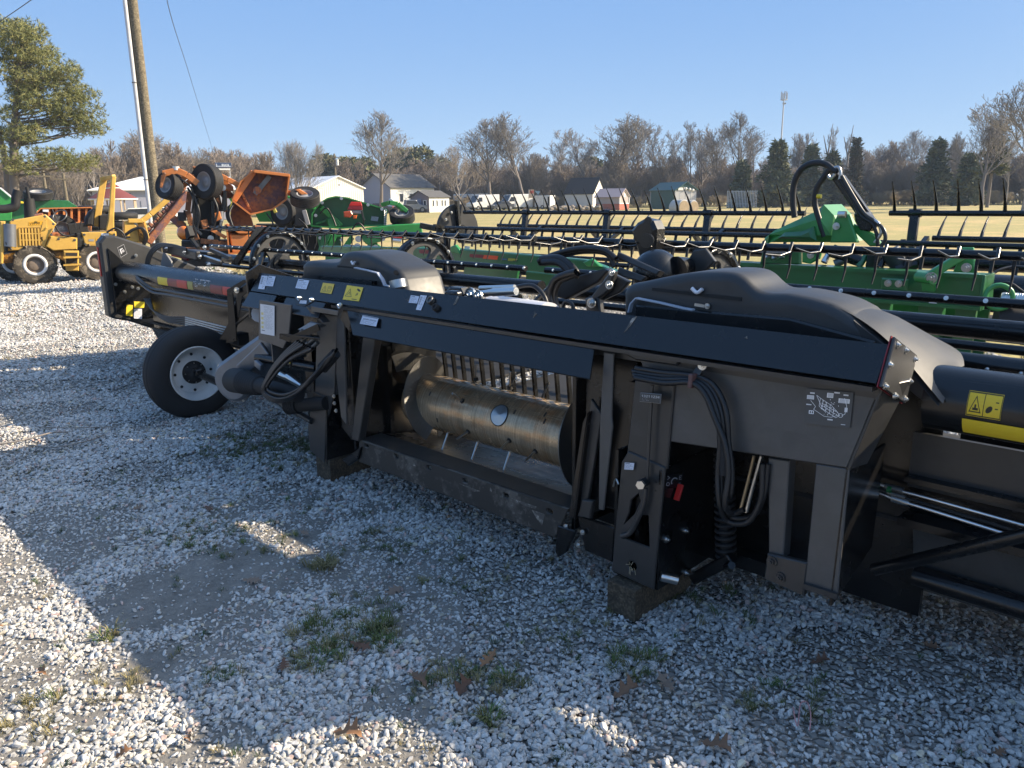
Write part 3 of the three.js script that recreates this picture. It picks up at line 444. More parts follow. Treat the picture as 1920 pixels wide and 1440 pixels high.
// ---------------------------------------------------------------- printed stickers
function canvasMat(w, h, draw, rough = .45) {
  const c = document.createElement('canvas'); c.width = w; c.height = h; const x = c.getContext('2d'); draw(x, w, h);
  const t = new THREE.CanvasTexture(c); t.colorSpace = THREE.SRGBColorSpace; return new THREE.MeshStandardMaterial({ map: t, roughness: rough });
}
const lines = (x, x0, y0, w, n, dy, col = '#555') => { x.fillStyle = col; for (let i = 0; i < n; i++) for (let a = x0; a < x0 + w * (.7 + .3 * h2(i, n, 4)); a += 7) if (h2(a | 0, i, 6) > .25) x.fillRect(a, y0 + i * dy, 5, Math.max(2, dy * .35)); };
const ST = {
  label: canvasMat(128, 96, (x, w, h) => { x.fillStyle = '#c9ccd6'; x.fillRect(0, 0, w, h); x.fillStyle = '#444'; x.fillRect(8, 8, 60, 8); lines(x, 8, 26, 108, 6, 11); }),
  tall: canvasMat(64, 160, (x, w, h) => { x.fillStyle = '#ced0d8'; x.fillRect(0, 0, w, h); x.fillStyle = '#444'; for (let i = 0; i < 30; i++) x.fillRect(8, 14 + i * 3, 20, h2(i, 1, 1) > .5 ? 2 : 1); lines(x, 36, 12, 20, 10, 14); }),
  doc: canvasMat(128, 256, (x, w, h) => { x.fillStyle = '#d6d6d8'; x.fillRect(0, 0, w, h); lines(x, 34, 14, 84, 22, 9, '#999'); x.fillStyle = '#d8c884'; for (const y of [70, 110, 150, 186]) x.fillRect(8, y, 22, 22); x.fillStyle = '#555'; x.fillRect(10, 222, 30, 6); }),
  maker: canvasMat(160, 96, (x, w, h) => { x.fillStyle = '#c4c7d0'; x.fillRect(0, 0, w, h); x.fillStyle = '#333'; x.fillRect(6, 4, w - 12, 7); x.font = 'bold 22px sans-serif'; x.textAlign = 'center'; x.fillText('JOHN DEERE', w / 2, 46, w - 16); lines(x, 8, 58, 144, 3, 12); }),
  warn: canvasMat(128, 96, (x, w, h) => { x.fillStyle = '#d9b63a'; x.fillRect(0, 0, w, h); x.strokeStyle = x.fillStyle = '#2a2410'; x.lineWidth = 3; x.beginPath(); x.moveTo(14, 70); x.lineTo(36, 26); x.lineTo(58, 70); x.closePath(); x.stroke(); x.fillRect(34, 40, 4, 16); x.fillRect(34, 60, 4, 4); x.strokeRect(74, 30, 38, 40); x.fillRect(80, 38, 26, 3); x.fillRect(80, 48, 26, 3); x.fillRect(10, 80, 100, 3); }),
  warnBig: canvasMat(160, 128, (x, w, h) => { x.fillStyle = '#ddbe35'; x.fillRect(0, 0, w, h); x.strokeStyle = x.fillStyle = '#221d0c'; x.lineWidth = 4; x.beginPath(); x.moveTo(14, 96); x.lineTo(44, 30); x.lineTo(74, 96); x.closePath(); x.stroke(); x.beginPath(); x.moveTo(32, 84); x.lineTo(46, 58); x.lineTo(58, 84); x.stroke(); x.beginPath(); x.ellipse(126, 30, 20, 9, .5, 0, 6.3); x.fill(); x.fillRect(112, 62, 6, 22); x.fillRect(122, 56, 6, 22); x.fillRect(84, 112, 50, 6); }),
  warn2: canvasMat(160, 72, (x, w, h) => { x.fillStyle = '#dcbb28'; x.fillRect(0, 0, w, h); x.strokeStyle = x.fillStyle = '#211c08'; x.lineWidth = 3; x.strokeRect(3, 3, w - 6, h - 6); x.beginPath(); x.moveTo(78, 3); x.lineTo(78, h - 3); x.stroke(); x.beginPath(); x.moveTo(14, 58); x.lineTo(40, 14); x.lineTo(66, 58); x.closePath(); x.stroke(); x.fillRect(28, 46, 26, 7); x.fillRect(36, 36, 8, 10); x.beginPath(); x.ellipse(104, 46, 16, 9, -.4, 0, 6.3); x.fill(); x.fillRect(130, 22, 14, 3); x.fillRect(130, 40, 14, 3); }),
  scale: canvasMat(96, 48, (x, w, h) => { x.fillStyle = '#3a3a39'; x.fillRect(0, 0, w, h); x.fillStyle = '#aaa'; x.font = 'bold 20px sans-serif'; x.fillText('1321', 4, 22); x.fillText('1234', 50, 22); lines(x, 10, 30, 30, 2, 8, '#888'); }),
  ce: canvasMat(96, 72, (x, w, h) => { x.fillStyle = '#0b0c10'; x.fillRect(0, 0, w, h); x.strokeStyle = x.fillStyle = '#b9bbc2'; x.lineWidth = 5; x.beginPath(); x.arc(50, 40, 18, 2.4, 5.6); x.stroke(); x.lineWidth = 3; x.beginPath(); x.moveTo(8, 12); x.lineTo(20, 20); x.lineTo(8, 30); x.moveTo(76, 14); x.lineTo(76, 30); x.lineTo(90, 30); x.moveTo(76, 22); x.lineTo(86, 22); x.moveTo(76, 14); x.lineTo(90, 14); x.stroke(); x.beginPath(); x.arc(14, 52, 8, 0, 6.3); x.stroke(); x.fillRect(74, 46, 12, 3); }),
  frameMark: canvasMat(96, 112, (x, w, h) => { x.fillStyle = '#1b1b1c'; x.fillRect(0, 0, w, h); x.strokeStyle = x.fillStyle = '#c6c6ca'; x.lineWidth = 3; x.strokeRect(5, 5, w - 10, h - 10); x.fillRect(22, 30, 40, 12); x.fillRect(22, 30, 14, 50); x.fillRect(44, 52, 26, 22); x.fillStyle = '#1b1b1c'; x.fillRect(50, 58, 14, 10); }),
  smv: canvasMat(64, 64, (x, w, h) => { x.fillStyle = '#c11d16'; x.fillRect(0, 0, w, h); }),
};
// white line drawing printed on the deflector panel
const diagram = canvasMat(256, 224, (x, w, h) => {
  x.fillStyle = '#484847'; x.fillRect(0, 0, w, h); x.strokeStyle = x.fillStyle = '#f2f2f2'; x.lineWidth = 2.6;
  const seg = (...a) => { x.beginPath(); x.moveTo(a[0], a[1]); for (let i = 2; i < a.length; i += 2) x.lineTo(a[i], a[i + 1]); x.stroke(); };
  seg(62, 38, 84, 54, 150, 96, 196, 150, 176, 168, 100, 120, 62, 38); seg(48, 128, 110, 166, 150, 168, 190, 150); seg(84, 54, 80, 106, 120, 140); seg(100, 66, 96, 118); seg(120, 78, 118, 132); seg(140, 90, 140, 146); seg(160, 104, 160, 156); seg(92, 84, 176, 130); seg(90, 96, 170, 146);
  for (let i = 0; i < 46; i++) { const a = 86 + 100 * h2(i, 1, 2), b = 60 + 96 * h2(i, 2, 2); seg(a, b, a + 18 * (h2(i, 3, 2) - .5), b + 18 * (h2(i, 4, 2) - .5)); }
  x.fillRect(8, 42, 40, 26); x.fillRect(118, 16, 34, 30); x.fillRect(182, 44, 58, 28); x.fillStyle = '#3e3d3b'; for (let i = 0; i < 5; i++) { x.fillRect(10, 46 + i * 5, 36, 1.5); x.fillRect(122, 20 + i * 5, 28, 1.5); x.fillRect(186, 48 + i * 5, 50, 1.5); } x.fillStyle = '#d8d8d8';
  x.beginPath(); x.arc(200, 150, 12, 0, 6.3); x.stroke(); seg(212, 40, 228, 90, 222, 140, 206, 150); seg(30, 74, 60, 110, 50, 130); x.fillRect(155, 6, 30, 9); x.fillRect(205, 16, 26, 9); x.fillRect(6, 98, 30, 7); x.fillRect(24, 22, 26, 9); x.fillRect(130, 180, 30, 8); x.fillRect(218, 98, 16, 28);
  x.lineWidth = 4; x.strokeRect(26, 140, 24, 18); seg(38, 142, 38, 156); x.fillRect(206, 204, 24, 4);
});
{
  const bn = V(0, .075, .111).normalize(), BP = (x, y) => HF.hit(440 + x / 4, 440 + y / 4, V(0, 1.245, -.125), bn);
  for (const [m, ...c] of [[ST.tall, [205, 308], [252, 312], [225, 412], [178, 408]], [ST.label, [258, 310], [310, 315], [290, 390], [232, 385]], [ST.label, [480, 335], [563, 345], [540, 412], [458, 402]], [ST.warn, [665, 362], [752, 372], [728, 447], [643, 435]], [ST.warnBig, [845, 380], [968, 398], [935, 502], [813, 488]], [ST.label, [1325, 455], [1388, 465], [1370, 518], [1307, 512]], [ST.tall, [1397, 455], [1445, 460], [1400, 570], [1362, 565]]]) decal(...c.map(p => BP(...p)), m, 'sticker', header, .003, m === ST.warnBig ? 'large yellow warning sticker' : m === ST.warn ? 'small yellow warning sticker' : undefined);
  for (const [x, y, r] of [[1477, 498, .021], [1515, 552, .019]]) { const p = BP(x, y); mb().cyl(p, p.clone().addScaledVector(bn, .014), r, r, 20).torus(p.clone().addScaledVector(bn, .016), bn, r * .75, r * .25, 8, 20).build('port_ring', x < 1500 ? M.wornSteel : M.rubber, header); }
  const q2 = (x, y) => { const a = HF.Z(648, 571, -.07), b = HF.Z(655, 626, .025), n = b.clone().sub(a).cross(AX.x).normalize(); return HF.hit(440 + x / 4, 440 + y / 4, a, n); };
  decal(q2(965, 605), q2(1083, 628), q2(1065, 692), q2(942, 670), ST.maker, 'sticker', header, .004, 'white maker label with fine print');
  decal(HF.Z(488.5, 569.5, .024), HF.Z(515.5, 573.5, .024), HF.Z(515.5, 630, .024), HF.Z(489.5, 625, .024), ST.doc, 'sticker', header, .003, 'white instruction sheet with yellow squares');
  decal(...[[564, 563], [576, 564], [575, 570], [562, 569]].map(p => HF.hit(...p, HF.Z(561, 562, .037), V(0, .5, 1).normalize())), ST.label, 'sticker', header, .003);
  decal(L(1512, 728, .004), L(1601, 736, .004), L(1594, 803, .004), L(1508, 793, .004), diagram, 'printed_diagram', header, .002, 'white line drawing of the machine printed on the panel');
  decal(L(1202, 737, .058), L(1239, 740, .058), L(1237, 756, .058), L(1200, 752, .058), ST.scale, 'scale_print', header, .002);
  decal(...LP(.03, [1172, 867], [1190, 868], [1188, 881], [1171, 880]), ST.label, 'sticker', header, .002);
  decal(...[[1249, 888], [1280, 886], [1278, 915], [1246, 915]].map(p => HF.X(...p, .055)), ST.ce, 'sticker', header, .002);
  mb().tube([[.0, 0], [.025, -.016], [.05, 0]].map(([a, b]) => HF.Z(1305, 541, -.385).add(V(a - .02, b, 0))), .008, 12, 6).build('emblem', M.emblem, header);
  mb().tube([[-.02, .012], [0, -.006], [.02, .012]].map(([a, b]) => HF.Z(662, 494, -.405).add(V(a, b, 0))), .007, 12, 6).build('emblem', M.emblem, header);
}
// ---------------------------------------------------------------- wheel, wings, shields
{
  const c = V(-4.43, .365, -.17), W = (prof, mat, name, par) => { const m = mb().lathe(prof, alongX(c), 56); return m.build(name, mat, par); };
  const wheel = new THREE.Group(); wheel.name = 'transport_wheel'; header.add(wheel);
  const tyre = W([[.215, -.16], [.24, -.175], [.31, -.18], [.355, -.17], [.372, -.145], [.378, -.11], [.371, -.105], [.371, -.095], [.378, -.09], [.378, -.06], [.371, -.055], [.371, -.045], [.372, -.03], [.355, .01], [.31, .03], [.25, .028], [.225, .015], [.215, 0]], M.rubber, 'tyre', wheel);
  W([[.222, .01], [.222, .022], [.212, .022], [.205, .0], [.185, -.02], [.17, -.05], [.165, -.075], [.13, -.075], [.1, -.06], [.05, -.06], [0, -.06]], M.rim, 'rim', wheel);
  W([[.095, -.06], [.09, -.04], [.075, -.035], [.06, .0], [.045, .03], [0, .03]], M.blackDull, 'hub', wheel);
  const hb = mb(), rb = mb(); for (let i = 0; i < 8; i++) { const a = i / 8 * 6.283; hb.bolt(c.clone().add(V(-.045, Math.cos(a) * .078, Math.sin(a) * .078)), AX.x, .008); rb.cyl(c.clone().add(V(-.078, Math.cos(a) * .148, Math.sin(a) * .148)), c.clone().add(V(-.07, Math.cos(a) * .148, Math.sin(a) * .148)), .012, .012, 8); }
  hb.build('wheel_nuts', M.zinc, wheel); rb.build('rim_holes', M.blackDull, wheel);
  mb().bar(c.clone().add(V(-.04, .02, .0)), c.clone().add(V(.1, .02, .02)), .06, .06, AX.y, .015).cyl(c.clone().add(V(.02, 0, 0)), c.clone().add(V(.85, -.02, .03)), .03, .03, 14).build('axle_arm', M.black, wheel);
  // left wing
  mb().cyl(V(-6.9, 1.0, -.6), V(-3.15, 1.0, -.6), .12, .12, 40).build('wing_tube', M.black, header);
  mb().ball(V(-6.88, 1.0, -.6), .12, 22).build('tube_end', M.black, header);
  mb().box(-4.9, .695, -.72, 3.5, .51, .02).build('upper_panel', M.black, header);
  mb().slab([V(-6.6, .45, -.66), V(-3.2, .45, -.66), V(-3.2, .2, -.78), V(-6.6, .2, -.78)], V(0, -.4, 1), .012, .002).build('lower_panel', M.black, header);
  for (const [dy, dz] of [[0, 0], [-.035, .02]]) mb().tube([HF.X(247, 503, -6.9), HF.Z(262, 524, -.45), HF.Z(285, 541, -.46 + dz), HF.Z(310, 545, -.47 + dz), V(-3.3, HF.Z(310, 545, -.47).y - .005, -.47 + dz)].map((p, i) => sh(p, 0, dy * (i > 0), 0)), .013, 50, 8).build('pipe', M.blackPlate, header);
  for (let k = 0; k < 5; k++) { const p = HF.Z(348, 595 + k * 3.6, -.45), q = HF.Z(436, 617 + k * 5.2, -.4); mb().cyl(p, q, .0075, .0075, 8).build('pipe', M.steel, header); mb().tube([HF.Z(270 + k * 3, 560, -.5), HF.Z(285 + k, 580 + k, -.47), HF.Z(310, 593 + k * 2, -.46), p], .008, 24, 6).build('hose', M.hose, header); }
  mb().slab(ZP(-.38, [425, 543], [444, 526], [449, 529], [432, 550], [437, 600], [440, 640], [420, 634], [429, 606]), V(.5, 0, 1), .012, .002).slab(ZP(-.44, [447, 541], [462, 528], [470, 534], [452, 556], [445, 640], [436, 640]), V(.5, 0, 1), .012, .002).bar(HF.Z(476, 580, -.4), HF.Z(443, 608, -.4), .016, .016).build('wheel_bracket', M.black, header);
  mb().bolt(HF.Z(444, 544, -.42), V(.4, 0, 1), .016).build('bolt', M.zinc, header);
  mb().box(-4.3, .62, -.5, .12, .1, .1, .01).build('lamp_box', M.blackDull, header);
  mb().cyl(HF.Z(489, 588, -.1), HF.Z(486, 588, -.2), .06, .06, 18).build('reservoir', M.sticker, header);
  mb().slab([V(-3.2, 1.3, -.15), V(-3.2, 1.25, -.05), V(-3.2, .95, -.05), V(-3.2, .95, -.4), V(-3.2, 1.2, -.4)], AX.x, .02, .004).build('wing_joint', M.black, header);
  // reflective tapes wrapped on the tubes
  const wrap = (x0, x1, yT, yB, zc, yc, r, mat, name, lab) => { const n = 6, pos = []; const P = (x, t) => { const y = yT + (yB - yT) * t, s = Math.min(.999, Math.max(-.999, (y - yc) / r)); return [x, yc + s * (r + .002), zc + Math.sqrt(1 - s * s) * (r + .002)]; }; const uv = [];
    for (let i = 0; i < n; i++) { const a = i / n, b = (i + 1) / n; pos.push(...P(x0, a), ...P(x0, b), ...P(x1, b), ...P(x0, a), ...P(x1, b), ...P(x1, a)); uv.push(0, 1 - a, 0, 1 - b, 1, 1 - b, 0, 1 - a, 1, 1 - b, 1, 1 - a); }
    const g = new THREE.BufferGeometry(); g.setAttribute('position', new THREE.BufferAttribute(new Float32Array(pos), 3)); g.setAttribute('uv', new THREE.BufferAttribute(new Float32Array(uv), 2)); g.computeVertexNormals(); const m = new THREE.Mesh(g, mat); m.name = name; m.receiveShadow = true; if (lab) m.userData.label = lab; header.add(m); };
  const tx = (px, py) => HF.Z(px, py, -.485);
  for (const [a, b, mat, lab] of [[[295, 512], [313, 514], M.yellowSticker, 'yellow reflective tape'], [[313, 516], [331, 518], M.redDark, 'dark red reflective tape'], [[331, 518], [350, 521], M.red, 'bright red reflective tape'], [[351, 521], [361, 523], std([.35, .3, .08], .5), 'faded yellow tape'], [[394, 529], [416, 532], M.redDark, 'dull red reflective tape'], [[417, 533], [432, 535], M.red, 'bright red reflective tape']]) { const p = tx(...a), q = tx(...b); wrap(p.x, q.x, 1.035, .965, -.6, 1.0, .12, mat, 'reflective_tape', lab); }
  seed(77); const wp = mb(); for (let i = 0; i < 34; i++) { const p = HF.Z(rr(362, 392), rr(512, 538), -.479); p.y = Math.min(1.06, Math.max(.94, p.y)); p.z = -.6 + Math.sqrt(.0146 - (p.y - 1) ** 2); wp.box(p.x, p.y, p.z, rr(.004, .02), rr(.004, .01), .002); } wp.build('tape_residue', M.sticker, header);
  { const p = HF.Z(1818, 722, -.39), q = HF.Z(1884, 730, -.39); wrap(p.x, q.x, 1.075, .995, -.5, 1.015, .113, ST.warn2, 'sticker', 'yellow two-part warning sticker'); const a = HF.Z(1808, 750, -.39); wrap(a.x, a.x + .6, .982, .927, -.5, 1.015, .113, M.yellowSticker, 'reflective_tape', 'long yellow reflective strip'); }
  // end shield
  const sx = -7.0, P2 = (z, y) => V(sx, y, z);
  const shield = mb().slab([P2(-.40, .56), P2(-.40, 1.32), P2(-.46, 1.385), P2(-.56, 1.385), P2(-.87, 1.265), P2(-1.5, .95), P2(-2.2, .5), P2(-2.3, .25), P2(-1.0, .29), P2(-.6, .48), P2(-.46, .52)], AX.x, .14, .02).build('end_shield', M.plastic, header);
  mb().slab([P2(-.47, .6), P2(-.47, 1.26), P2(-.53, 1.2), P2(-.7, 1.0), P2(-.75, .95), P2(-1.2, .95), P2(-1.6, .75), P2(-1.9, .4), P2(-1.0, .36)].map(p => sh(p, .02, 0, 0)), AX.x, .02, .004).build('shield_liner', M.black, shield);
  mb().box(sx - .07, 1.12, -.397, .03, .3, .012, .002).build('reflector', M.red, shield);
  decal(...[[219, 464], [232, 457], [239, 476], [226, 484]].map(p => HF.X(...p, sx)), ST.frameMark, 'sticker', shield, .004, 'white square outline emblem');
  const sb = mb(); for (const [x, y] of [[255, 479], [217, 533], [248, 538], [234, 547], [240, 512], [259, 541]]) sb.bolt(HF.X(x, y, sx + .021), AX.x, .012); sb.build('bolts', M.zinc, shield);
  decal(...[[237, 571], [249, 572], [248, 593], [236, 592]].map(p => HF.X(...p, sx + .021)), M.yellowSticker, 'sticker', shield, .003, 'yellow sticker'); decal(...[[251, 565], [271, 566], [270, 577], [252, 577]].map(p => HF.X(...p, sx + .021)), M.yellowSticker, 'sticker', shield, .003, 'yellow sticker'); decal(...[[251, 579], [266, 579], [266, 598], [251, 597]].map(p => HF.X(...p, sx + .021)), ST.label, 'sticker', shield, .003);
  mb().tube([HF.X(240, 505, sx + .03), HF.X(247, 500, sx + .1), HF.X(262, 512, sx + .15), HF.X(268, 528, sx + .25)], .03, 16, 8).cyl(HF.X(243, 500, sx), HF.X(243, 500, sx + .08), .05, .05, 14).build('wing_motor', M.blackPlate, shield);
  // moulded shields over the beam
  const mould = (pts, z, dep, name) => { const c = new THREE.CatmullRomCurve3(pts.slice(1, -1), false, 'centripetal'), P = [pts[0], ...c.getPoints(44), pts[pts.length - 1]]; return mb().slab(P, AX.z, dep, .04, [], 4).build(name, M.plastic, header); };
  const hl = mould(ZP(-.42, [565, 560], [565, 496], [572, 490], [630, 490], [641, 475], [684, 475], [728, 497], [745, 508], [755, 526], [768, 575]), -.42, .32, 'moulded_shield');
  mb().bar(HF.Z(634, 499, -.425), HF.Z(706, 506, -.425), .012, .012).build('shield_groove', M.blackDull, hl);
  mb().bar(HF.Z(600, 520, -.4), HF.Z(702, 531, -.4), .04, .025).build('shield_step', M.black, hl);
  mb().cyl(HF.Z(742, 511, -.425), HF.Z(742, 511, -.412), .014, .014, 14).build('shield_hole', M.blackDull, hl);
  const hr = mould(ZP(-.40, [1166, 640], [1166, 548], [1176, 535], [1205, 528], [1297, 511], [1374, 512], [1392, 520], [1424, 547], [1480, 552], [1556, 570], [1592, 588], [1672, 660]), -.40, .30, 'moulded_shield');
  mb().bar(HF.Z(1224, 542, -.40), HF.Z(1391, 561, -.40), .012, .014).build('shield_groove', M.blackDull, hr);
  mb().slab(ZP(-.385, [1190, 572], [1222, 575], [1480, 597], [1640, 640], [1640, 660], [1190, 610]), AX.z, .03, .008).build('shield_step', M.black, hr);
  mb().bolt(HF.Z(1326, 574, -.39), AX.z, .008).bar(HF.Z(1303, 571, -.39), HF.Z(1321, 574, -.39), .008, .012).build('shield_latch', M.zinc, hr);
  { // flared right end of the shield, running down over the wing tube
    const A = [[1556, 570, -.42], [1598, 590, -.42], [1640, 618, -.41], [1676, 650, -.4], [1712, 690, -.385], [1745, 730, -.375], [1768, 757, -.37]].map(([x, y, z]) => HF.Z(x, y, z)), B = [[1580, 566, -.72], [1634, 576, -.78], [1694, 602, -.8], [1750, 631, -.8], [1795, 656, -.78], [1806, 672, -.7], [1808, 686, -.62]].map(([x, y, z]) => HF.Z(x, y, z));
    const ca = new THREE.CatmullRomCurve3(A), cb = new THREE.CatmullRomCurve3(B), n = 18, k = 8, pos = [], idx = [];
    for (let s = 0; s < 2; s++) for (let i = 0; i <= n; i++) for (let j = 0; j <= k; j++) { const p = lerp(ca.getPoint(i / n), cb.getPoint(i / n), j / k); p.y += .035 * Math.sin(j / k * Math.PI) * Math.min(1, i / n * 3) - s * .012; p.x -= s * .012; pos.push(p.x, p.y, p.z); }
    const id = (s, i, j) => s * (n + 1) * (k + 1) + i * (k + 1) + j; for (let s = 0; s < 2; s++) for (let i = 0; i < n; i++) for (let j = 0; j < k; j++) { const a = id(s, i, j), b = id(s, i + 1, j), c2 = id(s, i + 1, j + 1), d = id(s, i, j + 1); s ? idx.push(a, c2, b, a, d, c2) : idx.push(a, b, c2, a, c2, d); }
    const g = new THREE.BufferGeometry(); g.setAttribute('position', new THREE.BufferAttribute(new Float32Array(pos), 3)); g.setIndex(idx); g.computeVertexNormals(); const m = mb(); m.add(g); m.build('shield_flare', M.plastic, hr);
    mb().slab([...ZP(-.4, [1600, 600], [1676, 660], [1768, 757], [1740, 760], [1690, 720], [1640, 690])], AX.z, .012, .002).build('flare_side', M.plastic, hr);
  }
  const lev = (a, z, nm) => { const m = mb(), p = a.map(([x, y]) => HF.Z(x, y, z)); for (let i = 0; i + 1 < p.length; i++) m.bar(p[i], lerp(p[i], p[i + 1], 1.04), .008, .026, AX.z, .003); m.build(nm, M.greyBlue, header); };
  lev([[1180, 586], [1184, 570], [1194, 559], [1240, 568], [1282, 578], [1300, 581]], -.37, 'release_lever'); lev([[666, 502], [690, 507], [709, 512], [718, 525], [722, 535], [732, 537]], -.38, 'release_lever');
  mb().cyl(HF.Z(748, 540, -.3), HF.Z(745, 525, -.3), .05, .05, 24).build('round_cap', M.steel, header);
  // shelf and chaff behind the beam
  mb().box(-.0, 1.14, -.37, 1.6, .02, .24).box(-2.2, 1.12, -.37, 1.5, .02, .24).build('shelf', M.plastic, header);
  seed(31);
  { const c2 = mb(); for (let i = 0; i < 240; i++) { const p = V(rr(.05, .78), 1.153, rr(-.395, -.27)), a = rnd() * 3; c2.bar(p, sh(p, Math.cos(a) * .014, rr(0, .006), Math.sin(a) * .014), .004, .0015); } const m = c2.build('chaff', std([.35, .32, .27], .9), header); m.userData.kind = 'stuff'; }
}
// ---------------------------------------------------------------- reel and centre works of the black header
function tineGeo(mode) { const m = mb(), P = mode === 0 ? [V(0, .02, .01), V(.01, -.022, .06), V(0, -.026, .15), V(-.02, .0, .27)] : [V(0, .015, .02), V(0, -.05, .03), V(0, -.11, .03), V(0, -.17, .06)]; m.cyl(P[0], P[1], .010, .008, 6).cyl(P[1], P[2], .008, .006, 6).cyl(P[2], P[3], .006, .004, 6); const g = mergeGeometries(m.g); boxUV(g); return g; }
{
  const rc = V(0, 1.09, -1.66), R = .385, BT = [[1.432, -1.6], [1.236, -1.5], [1.408, -1.95], [1.045, -1.44], [.74, -1.62], [.88, -2.02]], rad = (a, r = R) => [rc.y + Math.cos(a) * r, rc.z + Math.sin(a) * r];   // a = 0 straight up, positive towards us
  const halves = [[-6.85, HF.Z(1004, 450, -1.6).x], [HF.Z(1042, 462, -1.6).x, 4.0]];
  const tg = [tineGeo(0), tineGeo(1)]; let far = mb();
  for (const [xa, xb] of halves) {
    const reel = new THREE.Group(); reel.name = 'reel'; header.add(reel);
    mb().cyl(V(xa, rc.y, rc.z), V(xb, rc.y, rc.z), .05, .05, 18).build('reel_shaft', M.black, reel);
    for (let k = 0; k < 6; k++) {
      const [y, z] = BT[k]; const bat = mb().cyl(V(xa, y, z), V(xb, y, z), .021, .021, 14).build('bat', M.black, reel);
      const bb = mb(), near = k < 2;
      for (let x = xa + .08, i = 0; x < xb; x += .158, i++) {
        if (k === 0) { const t = new THREE.Mesh(tg[0], M.black); t.name = 'tine'; t.position.set(x, y + .01, z); t.rotation.x = (h2(i, k, 3) - .5) * .2; t.castShadow = t.receiveShadow = true; bat.add(t); }
        else if (k === 2 || k > 3) { const g = tg[1].clone(); g.translate(x, y, z); far.g.push(g); g.deleteAttribute('uv'); }
        if (k === 1) bb.bolt(V(x, y + .006, z + .02), V(0, .2, 1).normalize(), .007);
      }
      if (bb.g.length) bb.build('bolts', M.zinc, bat);
    }
    const tm = far.build('tines', M.blackDull, reel); tm.userData.kind = 'stuff'; far = mb();
  }
  const reelOf = x => header.children.filter(o => o.name === 'reel')[x < -1.6 ? 0 : 1];
  // spiders: pierced discs with a bolted band and plates out to the bats
  for (const [px, py] of [[527, 497], [797, 522], [1338, 540]]) {
    const x = HF.Z(px, py, -1.66).x, c = V(x, rc.y, rc.z), holes = [];
    for (let i = 0; i < 5; i++) { const a = .1 + i * 1.2566, h = []; for (let k = 0; k < 18; k++) { const b = k / 18 * 6.283, r = .185 + .062 * Math.cos(b), w = (.085 + .034 * Math.cos(b)) * Math.sin(b); h.push(sh(c, 0, Math.cos(a) * r - Math.sin(a) * w, Math.sin(a) * r + Math.cos(a) * w)); } holes.push(h); }
    const sp = mb().slab(circ(c, V(0, 1, 0), V(0, 0, 1), .305, 48), AX.x, .03, .006, holes).build('spider', std([.07, .07, .07], .38, 0, { map: dustTex }), reelOf(x));
    mb().lathe([[.288, -.04], [.33, -.04], [.33, .02], [.288, .02], [.288, -.04]], alongX(c), 56).build('spider_band', M.black, sp); mb().cyl(sh(c, -.06, 0, 0), sh(c, .03, 0, 0), .09, .09, 20).build('spider_hub', M.plastic, sp);
    const b = mb(); for (let i = 0; i < 14; i++) { const a = i / 14 * 6.283; b.bolt(sh(c, .022, Math.cos(a) * .309, Math.sin(a) * .309), AX.x, .011); } b.build('bolts', M.zinc, sp);
    const pl = mb(), AN = [2, 0, 3, 4, 5, 2]; for (let k = 0; k < 5; k++) { const [y0, z0] = BT[AN[k]], [y1, z1] = BT[AN[k + 1]], ym = rc.y + ((y0 + y1) / 2 - rc.y) * .75, zm = rc.z + ((z0 + z1) / 2 - rc.z) * .75; pl.slab([V(x - .05, y0, z0), V(x - .05, y1, z1), V(x - .05, ym - .0, zm)], AX.x, .02, .004).bar(V(x - .06, y0, z0), V(x - .06, y1, z1), .016, .06, AX.x, .004); } pl.build('spider_arm', M.blackPlate, sp);
  }
  // cutter platform beyond
  mb().slab([V(-6.9, .5, -.68), V(-2.1, .5, -.68), V(-2.1, .2, -1.9), V(-6.9, .2, -1.9)], AX.y, .02, .003).slab([V(-.4, .5, -.6), V(4.4, .5, -.6), V(4.4, .2, -1.9), V(-.4, .2, -1.9)], AX.y, .02, .003).build('draper_belt', M.rubber, header);
  mb().slab([V(-2.1, .42, -1.05), V(-.4, .42, -1.05), V(-.4, .2, -1.9), V(-2.1, .2, -1.9)], AX.y, .02, .003).build('centre_belt', M.rubber, header);
  mb().cyl(V(.55, 1.06, -.95), V(4.3, 1.06, -.95), .04, .04, 18).build('cross_tube', M.black, header);
  const kn = mb(); for (let x = .6; x < 4.2; x += .11) kn.tube([V(x, 1.05, -.905), V(x + .055, 1.035, -.9), V(x + .11, 1.05, -.905)], .004, 6, 4).ball(V(x, 1.052, -.905), .009, 6); kn.build('tube_wire', M.steel, header);
  // lift arm of the left reel end, indicator lamp
  mb().bar(HF.Z(308, 465, -.8), HF.Z(372, 480, -.8), .05, .09, AX.y, .015).bar(HF.Z(345, 470, -.85), HF.Z(398, 475, -.95), .12, .03, AX.y, .008).bar(HF.Z(372, 480, -.85), HF.Z(415, 492, -.85), .03, .05, AX.y, .01).bar(HF.Z(395, 468, -.9), HF.Z(432, 484, -.9), .03, .03).build('reel_arm', M.blackPlate, header);
  const rbm = mb(); for (const [x, y] of [[312, 466], [346, 473], [375, 481], [392, 496], [384, 464]]) rbm.bolt(HF.Z(x, y, -.76), AX.z, .014); rbm.cyl(HF.Z(384, 480, -.8), HF.Z(414, 490, -.8), .01, .01, 8).build('bolts', M.zinc, header);
  mb().slab(ZP(-.8, [300, 500], [306, 470], [320, 490], [322, 500]), AX.z, .02, .003).build('arm_gusset', M.grey, header);
  for (let k = 0; k < 5; k++) mb().tube([HF.Z(270 + k * 1.5, 520, -.62), HF.Z(276 + k * 2, 480, -.66), HF.Z(292 + k * 2, 460 + k, -.7), HF.Z(320, 458 + k, -.72), HF.Z(350, 466 + k, -.75)], .008, 30, 6).build('hose', k % 2 ? M.hose : M.blackPlate, header);
